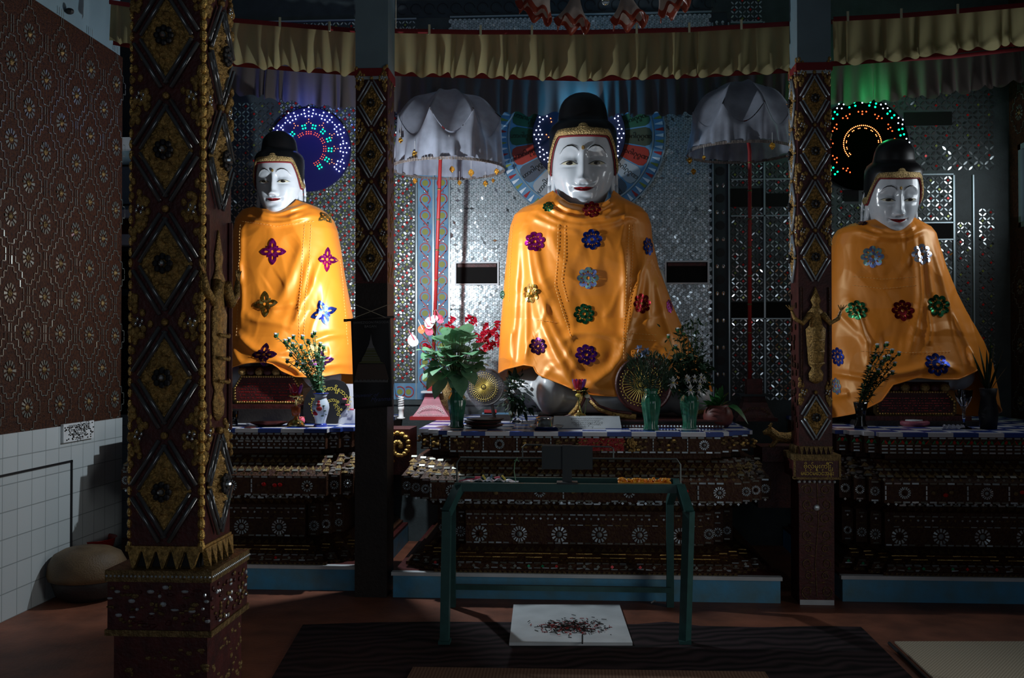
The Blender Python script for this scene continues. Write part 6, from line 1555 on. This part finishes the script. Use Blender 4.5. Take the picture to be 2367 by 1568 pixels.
def bag(u, v):
    a = 2 * math.pi * u; r = .09 * (1 - .35 * v) * (1 + .12 * math.sin(a * 5 + v * 4) + .06 * math.sin(a * 11 + v * 9)); return (c0_.x - .01 + r * math.cos(a) * 1.1, 6.82 + r * math.sin(a) * .6, ZT + .002 + .27 * v)
mb.grid(bag, 40, 14, cu=True); 
for (dz, dx) in ((.13, .02), (.17, .0), (.1, .05)): mb.box((c0_.x + dx - .03, 6.755 - .005, ZT + dz), (.03, .004, .012), 1)
single(mb, 'plastic_bag', [M['plastic'], M['pink']], 'crumpled white plastic bag with pink print, squeezed behind the banner pillar', 'bag', smooth=True)
H, p = lotus_holder('brass candle holder with dark glass lotus and orange cup near the red throne', 684, 986, 1.15, ['lotusred', 'lotuspurple', 'lotusred', 'lotuspurple', 'lotusred'])
mb = MB(); mb.lathe(p + Vector((0, 0, .07)), [(0, 0), (.026, 0), (.03, .02), (.031, .06), (.0, .062)], 0, 20); mb.build('orange_cup', mat('amber', (.4, .08, .02), .2), H, True)
mb = MB(); p = on(697, 982, ZT); mb.ball(p + Vector((0, 0, .028)), (.024, .024, .028), 0, 12, 8); 
for k in range(5): leaf(mb, p + Vector((0, 0, .03)), (math.cos(k * 1.26), math.sin(k * 1.26), 1), .035, .014, 1, 0)
single(mb, 'flower_bud', [M['pink'], M['orangefl']], 'plump pink flower bud standing beside the porcelain vase', 'flower')
mb = MB(); p = on(622, 985, ZT); mb.lathe(p, [(0, .0), (.07, 0), (.12, .02), (.125, .026), (.07, .01), (0, .008)], 0, 36)
single(mb, 'red_dish', M['maroon'], 'dark red shallow dish lying before the red throne', 'dish', smooth=True)
mb = MB(); p = on(655, 972, ZT); mb.tube([p + Vector((-.1, .06, .03)), p + Vector((-.02, .05, .05)), p + Vector((.09, .05, .055))], .009, 0, 8); mb.tube([p + Vector((-.14, .06, .0)), p + Vector((-.1, .06, .03))], .008, 1, 6); mb.box(p + Vector((0, .06, .02)), (.2, .05, .04), 1); 
single(mb, 'candle_packet', [M['orangefl'], M['leafdark']], 'orange and green wrapped packet resting before the throne', 'packet')
p = on(538, 985, ZT); mb = MB(); mb.lathe(p, [(0, 0), (.032, 0), (.038, .1), (.036, .1), (.03, .008), (0, .008)], 0, 28); single(mb, 'drinking_glass', M['glass'], 'clear drinking glass at the end of the altar by the gilded pillar', 'glass', smooth=True)
for i, (px, py, s_) in enumerate(((560, 978, .04), (585, 981, .05), (578, 990, .045))):
    p = on(px, py, ZT); mb = MB(); mb.box(p + Vector((0, 0, .004)), (s_ * 1.6, s_, .006), 0, Matrix.Rotation(i * .7, 3, 'Z')); single(mb, 'folded_note', M[('darkwood', 'plastic', 'maroon')[i]], ('dark folded slip lying by the drinking glass', 'pale folded slip lying between glass and red dish', 'red folded slip near the altar edge by the red dish')[i], 'paper')

# ---- on the altar of the deva-pillar statue
p = on(1990, 991, ZT); T = thing('vase', 'black glass vase of drooping white asters before the shadowed statue', 'vase', (p.x, p.y, ZT)); mb = MB(); mb.lathe(p, [(0, 0), (.04, 0), (.042, .02), (.028, .06), (.034, .11), (.046, .17), (.042, .17), (0, .15)], 0, 30, flute=.04, nf=8); mb.build('vessel', mat('blackglass', (.01, .012, .012), .08, coat=1), T, True)
hd = [(2050, 796), (2022, 825), (2040, 840), (2062, 812), (2078, 818), (2054, 826), (2045, 828), (2063, 862), (2030, 858), (2010, 850), (2028, 800), (2068, 842)]
asters(T, p + Vector((0, 0, .13)), [at(a, b, p.y + random.uniform(-.05, .05)) for a, b in hd], 'leafdark', 80, .05, .02)
leafy = None
p = on(2112, 985, ZT); mb = MB(); mb.lathe(p, [(0, 0), (.08, 0), (.1, .012), (.1, .03), (.085, .036), (0, .03)], 0, 32); mb.lathe(p + Vector((0, 0, .031)), [(0, 0), (.06, .0), (.055, .012), (0, .013)], 1, 24); single(mb, 'round_box', [M['pinkred'], M['slab']], 'flat round pink box with pale lid before the dark throne', 'box', smooth=True)
p = on(2228, 992, ZT); G_ = thing('glass_goblet', 'tall dark glass goblet standing beyond the pink round box', 'goblet', (p.x, p.y, ZT)); mb = MB(); mb.lathe(p, [(0, 0), (.05, 0), (.045, .008), (.01, .02), (.01, .12), (.02, .14), (.05, .2), (.055, .25), (.05, .25), (.012, .15), (0, .15)], 0, 28); mb.build('goblet', M['glass'], G_, True)
p = on(2205, 992, ZT); mb = MB(); 
mb.grid(lambda u, v: (p.x + .06 * (2 * u - 1), p.y + .03 * (2 * v - 1), ZT + .001 + .03 * abs(math.sin(u * 9 + v * 7) * math.sin(u * 5 - v * 8))), 14, 10); single(mb, 'crumpled_wrapper', M['plastic'], 'small crumpled clear wrapper beside the glass goblet', 'wrapper')
p = on(2165, 996, ZT); mb = MB(); mb.box(p + Vector((0, 0, .006)), (.06, .03, .01)); single(mb, 'matchbox', M['white'], 'tiny white matchbox by the pink round box', 'box')
p = on(2285, 992, ZT); T = thing('vase', 'dark vase with long blade leaves in the unlit altar corner', 'vase', (p.x, p.y, ZT)); mb = MB(); mb.lathe(p, [(0, 0), (.05, 0), (.06, .1), (.045, .2), (.055, .26), (0, .24)], 0, 24); mb.build('vessel', M['black'], T, True); lf = MB()
for (px, py) in ((2245, 805), (2248, 825), (2262, 790), (2290, 760), (2300, 780), (2320, 800), (2330, 840), (2255, 860), (2280, 800), (2310, 830), (2270, 830)):
    b = p + Vector((0, 0, .22)); d = at(px, py, p.y) - b; leaf(lf, b, d, d.length, .012, 0, .06)
lf.build('foliage', M['leafdark'], T)
# ---------------------------------------------------------------- hanging banner
Yb = Ym - .03
def bp(px, py, h=0): q = at(px, py, Yb); return Vector((q.x, Yb - h, q.z))
BN = thing('hanging_banner', 'black souvenir cloth banner with a pagoda picture on the slim pillar', 'banner', bp(860, 945))
mb = MB(); q = [(811, 738), (902, 735), (908, 940), (818, 946)]
def bf(u, v):
    a = Vector(q[0]).lerp(Vector(q[1]), u); b = Vector(q[3]).lerp(Vector(q[2]), u); c = a.lerp(b, v); p = bp(c.x, c.y); p.y += .004 * math.sin(u * 7 + v * 3); return p
mb.grid(bf, 20, 30); o = mb.build('banner_cloth', M['black'], BN, True); o.modifiers.new('t', 'SOLIDIFY').thickness = .003
mb = MB(); D('bannerink', (.14, .14, .15), .8); D('bannerdim', (.05, .035, .03), .8); D('bannergreen', (.07, .08, .03), .8); D('bannerblue', (.05, .06, .16), .8)
put_text(mb, 'SHWEZIGON PAGODA', .021, lambda x, y: bp(858, 746, .009) + Vector((x, 0, y + .02 * x)), 0); put_text(mb, 'BAGAN', .022, lambda x, y: bp(857, 755, .009) + Vector((x, 0, y + .02 * x)), 0)
put_text(mb, 'Souvenir of', .034, lambda x, y: bp(844, 914, .009) + Vector((x, 0, y + .04 * x)), 3, .4); put_text(mb, 'Myanmar', .036, lambda x, y: bp(882, 923, .009) + Vector((x, 0, y + .06 * x)), 3, .4)
mb.build('lettering', [M['bannerink'], M['bannerdim'], M['bannergreen'], M['bannerblue']], BN); mb = MB()
prof = [(0, 772), (1.5, 785), (3, 790), (4, 796), (9, 806), (12, 814), (16, 822), (20, 828), (22, 836), (30, 840)]
for (a, b) in zip(prof, prof[1:]): mb.poly([bp(858 - a[0], a[1], .008), bp(858 + a[0] + .01, a[1], .008), bp(858 + b[0], b[1], .008), bp(858 - b[0], b[1], .008)], 2 if b[1] > 806 else 0)
for y in (800, 808, 815, 821, 827, 832): w_ = interp(y, [(p_[1], p_[0]) for p_ in prof]); mb.poly([bp(858 - w_, y, .0095), bp(858 + w_, y, .0095), bp(858 + w_, y + 1.2, .0095), bp(858 - w_, y + 1.2, .0095)], 0)
mb.poly([bp(828, 842, .008), bp(890, 842, .008), bp(900, 878, .008), bp(820, 878, .008)], 1)
for k in range(26): x = 820 + k * 3; mb.poly([bp(x, 884, .008), bp(x + 2, 884, .008), bp(x + 2, 879 - (k * 7) % 3, .008), bp(x, 880 - (k * 5) % 3, .008)], 0)
mb.build('pagoda_picture', [M['bannerink'], M['bannerdim'], M['bannergreen'], M['bannerblue']], BN)
mb = MB(); mb.tube([bp(797, 741), bp(911, 733)], .008, 0, 10); mb.tube([bp(795, 741), bp(802, 741)], .0095, 1, 10); mb.build('rod', [M['darkwood'], M['golddull']], BN, True)
mb = MB(); mb.tube([bp(812, 738, .006), bp(858, 720, .006), bp(912, 698, -.02)], .002, 0, 5); mb.tube([bp(893, 735, .006), bp(858, 720, .01), bp(820, 704, .006)], .002, 0, 5); mb.build('cord', M['straw'], BN)

# ---------------------------------------------------------------- green steel offering table
TB = thing('offering_table', 'dark green steel offering table with splayed shoulders before the middle altar', 'table', (.0, 5.5, 0))
p1, p2 = on(1028, 1490, 0), on(1583, 1490, 0); p3, p4 = on(1045, 1403, 0), on(1549, 1403, 0); Yf, Yr = (p1.y + p2.y) / 2, (p3.y + p4.y) / 2
TB.location = ((p1.x + p2.x) / 2, (Yf + Yr) / 2, 0)
a1, a2 = at(1033, 1185, Yf + .02), at(1592, 1185, Yf + .02); t1, t2 = at(1060, 1128, Yf + .14), at(1572, 1128, Yf + .14); zt = t1.z
ztop = t1.z; yr2 = t1.y + .3
def flat(mb, pts, w_, d, m=0):
    for a, b in zip(pts, pts[1:]):
        a, b = Vector(a), Vector(b); t = (b - a); L_ = t.length; Mx = t.to_track_quat('Z', 'Y').to_matrix(); mb.box((a + b) / 2, (w_, d, L_ + .012), m, Mx)
for (pts) in ([p1, a1, t1], [p2, a2, t2]):
    mb = MB(); flat(mb, pts, .045, .045); mb.box((pts[0].x, pts[0].y, .012), (.06, .07, .024)); mb.build('leg', M['teal'], TB)
dxl, dxr = t1.x, t2.x
for (b, s_) in ((p3, t1), (p4, t2)):
    mb = MB(); flat(mb, [b, (b.x, b.y, .62), (s_.x, yr2 - .05, ztop - .01)], .042, .042); mb.build('leg', M['teal'], TB)
mb = MB(); cx_ = (dxl + dxr) / 2; w_ = dxr - dxl + .04
mb.box((cx_, t1.y, ztop + .005), (w_, .03, .045)); mb.box((cx_, yr2 - .05, ztop + .005), (w_, .03, .045)); mb.box((dxl, (t1.y + yr2 - .05) / 2, ztop + .005), (.03, yr2 - .05 - t1.y, .045)); mb.box((dxr, (t1.y + yr2 - .05) / 2, ztop + .005), (.03, yr2 - .05 - t1.y, .045)); mb.box((cx_, (t1.y + yr2 - .05) / 2, ztop - .012), (w_ - .02, yr2 - .05 - t1.y, .008))
mb.build('tray_frame', M['teal'], TB)
mb = MB(); q1, q2 = at(1058, 1357, Yr), at(1550, 1358, Yr); mb.box(((p3.x + p4.x) / 2, Yr, q1.z), (p4.x - p3.x, .025, .03)); mb.build('stretcher', M['teal'], TB)
mb = MB(); zc = at(1360, 1060, t1.y + .06).z; yw = t1.y + .06; L0, L1 = at(1056, 1120, yw), at(1573, 1120, yw)
mb.tube([(L0.x, yw, ztop), (L0.x, yw, zc - .03), (L0.x + .02, yw, zc), (L1.x - .02, yw, zc), (L1.x, yw, zc - .03), (L1.x, yw, ztop)], .0045, 0, 8)
zc2 = zc + .072; a_, b_ = at(1208, 1040, yw).x, at(1418, 1040, yw).x; mb.tube([(a_, yw, zc), (a_, yw, zc2 - .015), (a_ + .015, yw, zc2), (b_ - .015, yw, zc2 - .01), (b_, yw, zc2 - .02), (b_, yw, zc)], .004, 0, 8); mb.build('wire_rail', mat('railgrey', (.12, .15, .15), .4, .6), TB)
ob = single(MB().box((at(1311, 1100, yw - .02).x, yw - .04, ztop + .03 + .0), (.11, .08, .01)).box((at(1311, 1100, yw - .02).x, yw - .04, ztop + .13), (.05, .02, .2)).box((at(1311, 1058, yw - .04).x, yw - .04, at(1311, 1058, yw - .04).z), (.27, .012, .125)), 'sign_stand', mat('signgrey', (.03, .04, .045), .6), 'dark blank sign on a short post at the middle of the green table', 'sign')
mb = MB(); rnd = random.Random(4)
c = at(1495, 1112, t1.y + .03)
for i in range(150): mb.ball((c.x + rnd.uniform(-.145, .12), t1.y + .04 + rnd.uniform(0, .05), ztop + .035 + rnd.uniform(-.006, .012)), (rnd.uniform(.006, .012), .008, rnd.uniform(.004, .008)), 0, 6, 4)
mb.box((c.x - .01, t1.y + .07, ztop + .029), (.28, .08, .006), 0)
single(mb, 'marigold_offering', [M['orangebits']], 'strip of orange-yellow marigold petals along the green table edge', 'flower garland', kind='stuff')
mb = MB(); c = at(1130, 1108, t1.y + .05)
mb.grid(lambda u, v: (c.x - .14 + .3 * u, t1.y + .02 + .06 * v, ztop + .029 + .022 * abs(math.sin(u * 17) * math.cos(v * 5 + u * 9)) * math.sin(math.pi * u)), 40, 8, 0)
for k, m_ in enumerate((1, 2, 3, 1, 2)): mb.box((c.x - .06 + .035 * k, t1.y + .05, ztop + .05), (.03, .02, .008), m_, Matrix.Rotation(k, 3, 'Y'))
mb.tube([(c.x - .16, t1.y + .04, ztop + .03), (c.x - .12, t1.y + .03, ztop + .042), (c.x - .05, t1.y + .03, ztop + .045)], .003, 1, 5)
single(mb, 'candle_wrappers', [M['plastic'], M['pink'], M['yellow'], M['bluepaint']], 'clear wrappers and coloured paper scraps lying on the green table', 'wrappers')
mb = MB(); a_ = at(1192, 1112, t1.y + .05); mb.tube([(a_.x, a_.y, ztop + .03), at(1188, 1088, a_.y), at(1190, 1070, a_.y), at(1196, 1058, a_.y)], .003, 0, 6); mb.tube([at(1194, 1062, a_.y), at(1200, 1068, a_.y)], .002, 0, 5); mb.tube([at(1194, 1062, a_.y), at(1188, 1066, a_.y)], .002, 0, 5); mb.tube([(a_.x, a_.y, ztop + .03), at(1186, 1128, a_.y - .04)], .002, 0, 5)
single(mb, 'incense_twig', M['leafpale'], 'thin pale green twig standing upright on the green table', 'twig')

# ---------------------------------------------------------------- floor: slab, mats, debris
def flatpoly(pts, z, t): P = [on(x, y, z) for x, y in pts]; mb = MB(); mb.loft([[(p.x, p.y, z) for p in P], [(p.x, p.y, z + t) for p in P]]); return mb
P = [(700, 1447), (850, 1442), (1000, 1440), (1180, 1441), (1330, 1444), (1470, 1446), (1540, 1440), (1620, 1450), (1760, 1453), (1900, 1450), (1990, 1452), (2140, 1600), (2300, 1760), (520, 1760), (640, 1550)]
mb = flatpoly([(x, y) for x, y in P], .002, .006); single(mb, 'net_rug', M['netrug'], 'dark purple-brown netted floor covering spread around the marble slab', 'rug')
mb = flatpoly([(1187, 1405), (1432, 1405), (1462, 1494), (1177, 1494)], .006, .018); single(mb, 'marble_slab', M['slab'], 'white marble slab on the floor below the green table', 'slab')
mb = MB(); rnd = random.Random(12); c = on(1318, 1450, .026)
for i in range(420):
    x, y = c.x + rnd.gauss(0, .085), c.y + rnd.gauss(0, .07)
    if abs(x - c.x) > .24 or abs(y - c.y) > .24: continue
    a, l = rnd.uniform(0, 3.14), rnd.uniform(.006, .035); m_ = rnd.choice((0, 0, 1, 2)); z = .026 + rnd.uniform(0, .006)
    mb.box((x, y, z), (l, .0028, .003), m_, Matrix.Rotation(a, 3, 'Z'))
single(mb, 'incense_debris', [M['ink'], M['darkwood'], M['redpaint']], 'scatter of burnt twigs and petals on the white marble slab', 'debris', kind='stuff')
mb = MB(); a, b = on(1346, 1488, .026), on(1346, 1468, .026); mb.tube([a, b], .004, 0, 6); single(mb, 'burnt_stick', M['ink'], 'short black stick lying on the front of the marble slab', 'stick')
mb = flatpoly([(955, 1546), (1768, 1557), (1860, 1700), (870, 1700)], .009, .008); single(mb, 'woven_mat', M['brownmat'], 'brown woven mat lying over the netted rug at the frame bottom', 'mat')
mb = flatpoly([(2068, 1487), (2500, 1487), (2700, 1760), (2290, 1760), (2160, 1574)], .003, .009)
q = [on(2060, 1487, .012), on(2152, 1575, .012), on(2285, 1765, .012)]; mb.tube([(p.x - .01, p.y, .011) for p in q], .009, 1, 6)
single(mb, 'straw_mat', [M['strawmat'], M['black']], 'pale straw mat with black edging on the red floor', 'mat')
mb = MB(); p = on(1505, 1396, 0); mb.tube([(p.x, p.y, .004), (p.x + .02, p.y, .018), (p.x + .03, p.y + .01, .01)], .005, 0, 5); single(mb, 'paper_scrap', M['white'], 'tiny white paper scrap on the floor by the rear table leg', 'paper')

# ---------------------------------------------------------------- corner by the tiled wall
p = on(160, 1405, 0); k_ = p.y / F
PT = thing('offering_drum', 'large squat round tan basket with domed lid by the tiled wall', 'basket', (p.x, p.y + .22, 0)); cx, cy = p.x, p.y + .22
mb = MB(); r = 92 * k_; mb.lathe((cx, cy, 0), [(0, 0), (r * .55, 0), (r * .8, .04), (r * .9, .11), (r * .86, .14)], 0, 40); mb.build('basket_body', M['darkwood'], PT, True)
mb = MB(); mb.lathe((cx, cy, .13), [(r * .98, 0), (r * 1.02, .03), (r * .98, .09), (r * .85, .145), (r * .6, .175), (r * .3, .185), (r * .28, .19), (0, .192)], 0, 40); mb.build('lid', M['basket'], PT, True)
p = at(208, 1260, 6.5); BS = thing('red_basin', 'red plastic basin stacked beyond the tan basket near the wall', 'basin', (p.x, 6.5, 0)); mb = MB(); r = 58 * 6.5 / F; zt_ = at(208, 1245, 6.5).z
mb.lathe((p.x, 6.5, 0), [(0, .0), (r * .6, 0), (r * .98, zt_), (r * 1.04, zt_ + .005), (r * .95, zt_ - .004), (r * .58, .012), (0, .01)], 0, 40); mb.build('basin', M['redplastic'], BS, True)
mb = MB(); a, b = onx(136, 1000, XL), onx(207, 992, XL); zc = onx(170, 997, XL).z; mb.bb(XL + .012, XL + .03, a.y, b.y, zc - .06, zc + .055, 0)
for r_ in range(4): put_text(mb, ['ဆုတောင်းပြည့်', 'ကုသိုလ်ရှင်', 'ရွှေစည်းခုံ', 'ဘုရား'][r_], .028, lambda x, y: (XL + .032, (a.y + b.y) / 2 + x * 1.6, zc + .038 - r_ * .027 + y), 1)
for i in range(60): mb.box((XL + .031, random.uniform(a.y + .01, b.y - .01), zc + random.uniform(-.05, .045)), (.003, .012, .008), 1)
single(mb, 'donor_plaque', [M['slab'], M['ink']], 'small white plaque with black lettering set in the tiled wall', 'plaque')

# ---------------------------------------------------------------- chandelier, only its lowest shades reach into view
Yc = 4.6; c = at(1390, -60, Yc); CH = thing('chandelier', 'glass chandelier with frilled flower shades hanging before the mirror wall', 'chandelier', (c.x, Yc, c.z + .1))
mb = MB(); mb.tube([(c.x, Yc, 4.55), (c.x, Yc, c.z)], .012, 0, 8); mb.lathe((c.x, Yc, c.z - .02), [(0, 0), (.05, .01), (.07, .05), (.04, .1), (.05, .14), (0, .2)], 0, 24); mb.build('stem', M['brass'], CH, True)
mb = MB(); b_ = at(1400, 8, Yc - .1); mb.ball((b_.x, Yc - .1, b_.z + .01), .018, 0, 12, 8); mb.ball((b_.x, Yc - .1, b_.z + .06), .03, 0, 12, 8); mb.tube([(b_.x, Yc - .1, b_.z + .05), (c.x, Yc, c.z)], .006, 0, 6); mb.build('glass_drop', M['glass'], CH, True)
for (px, py, w_, ln_, dy, tilt) in ((1233, 32, 40, 80, .1, -.5), (1322, 60, 38, 78, -.12, -.12), (1455, 52, 40, 76, -.15, .12), (1560, 25, 36, 80, .08, .5)):
    e = at(px, py, Yc + dy); k = Yc / F; tp = Vector((e.x - tilt * .16, e.y, e.z + ln_ * k)); mb = MB()
    def sh(u, v):
        a = 2 * math.pi * u; r = k * (7 + (w_ - 7) * v ** 1.6) * (1 + .12 * v ** 3 * math.sin(a * 6)); q = tp.lerp(e, v); return (q.x + r * math.cos(a), q.y + r * math.sin(a), q.z + tilt * r * math.cos(a) * .9 + .022 * v ** 3 * math.sin(a * 6 + 1))
    mb.grid(sh, 48, 14, 0, cu=True)
    for i in range(len(mb.f)):
        if i >= 48 * 11: mb.m[i] = 1
    s_ = mb.build('lamp_shade', [M['shade'], M['shadered']], CH, True); s_.modifiers.new('t', 'SOLIDIFY').thickness = .003
    mb = MB(); mb.tube(curve3(tp, (c.x, Yc, c.z + .05), (0, 0, .12)), .007, 0, 6); mb.build('arm', M['brass'], CH, True)
# shawl-like strip of plaster damage and hook on the upper wall
mb = MB(); p = onx(157, 26, XL); mb.ball((XL + .01, p.y, p.z), (.03, .025, .02), 0, 8, 6); single(mb, 'wall_hook', M['black'], 'small dark hook on the pale wall above the mosaic', 'hook')
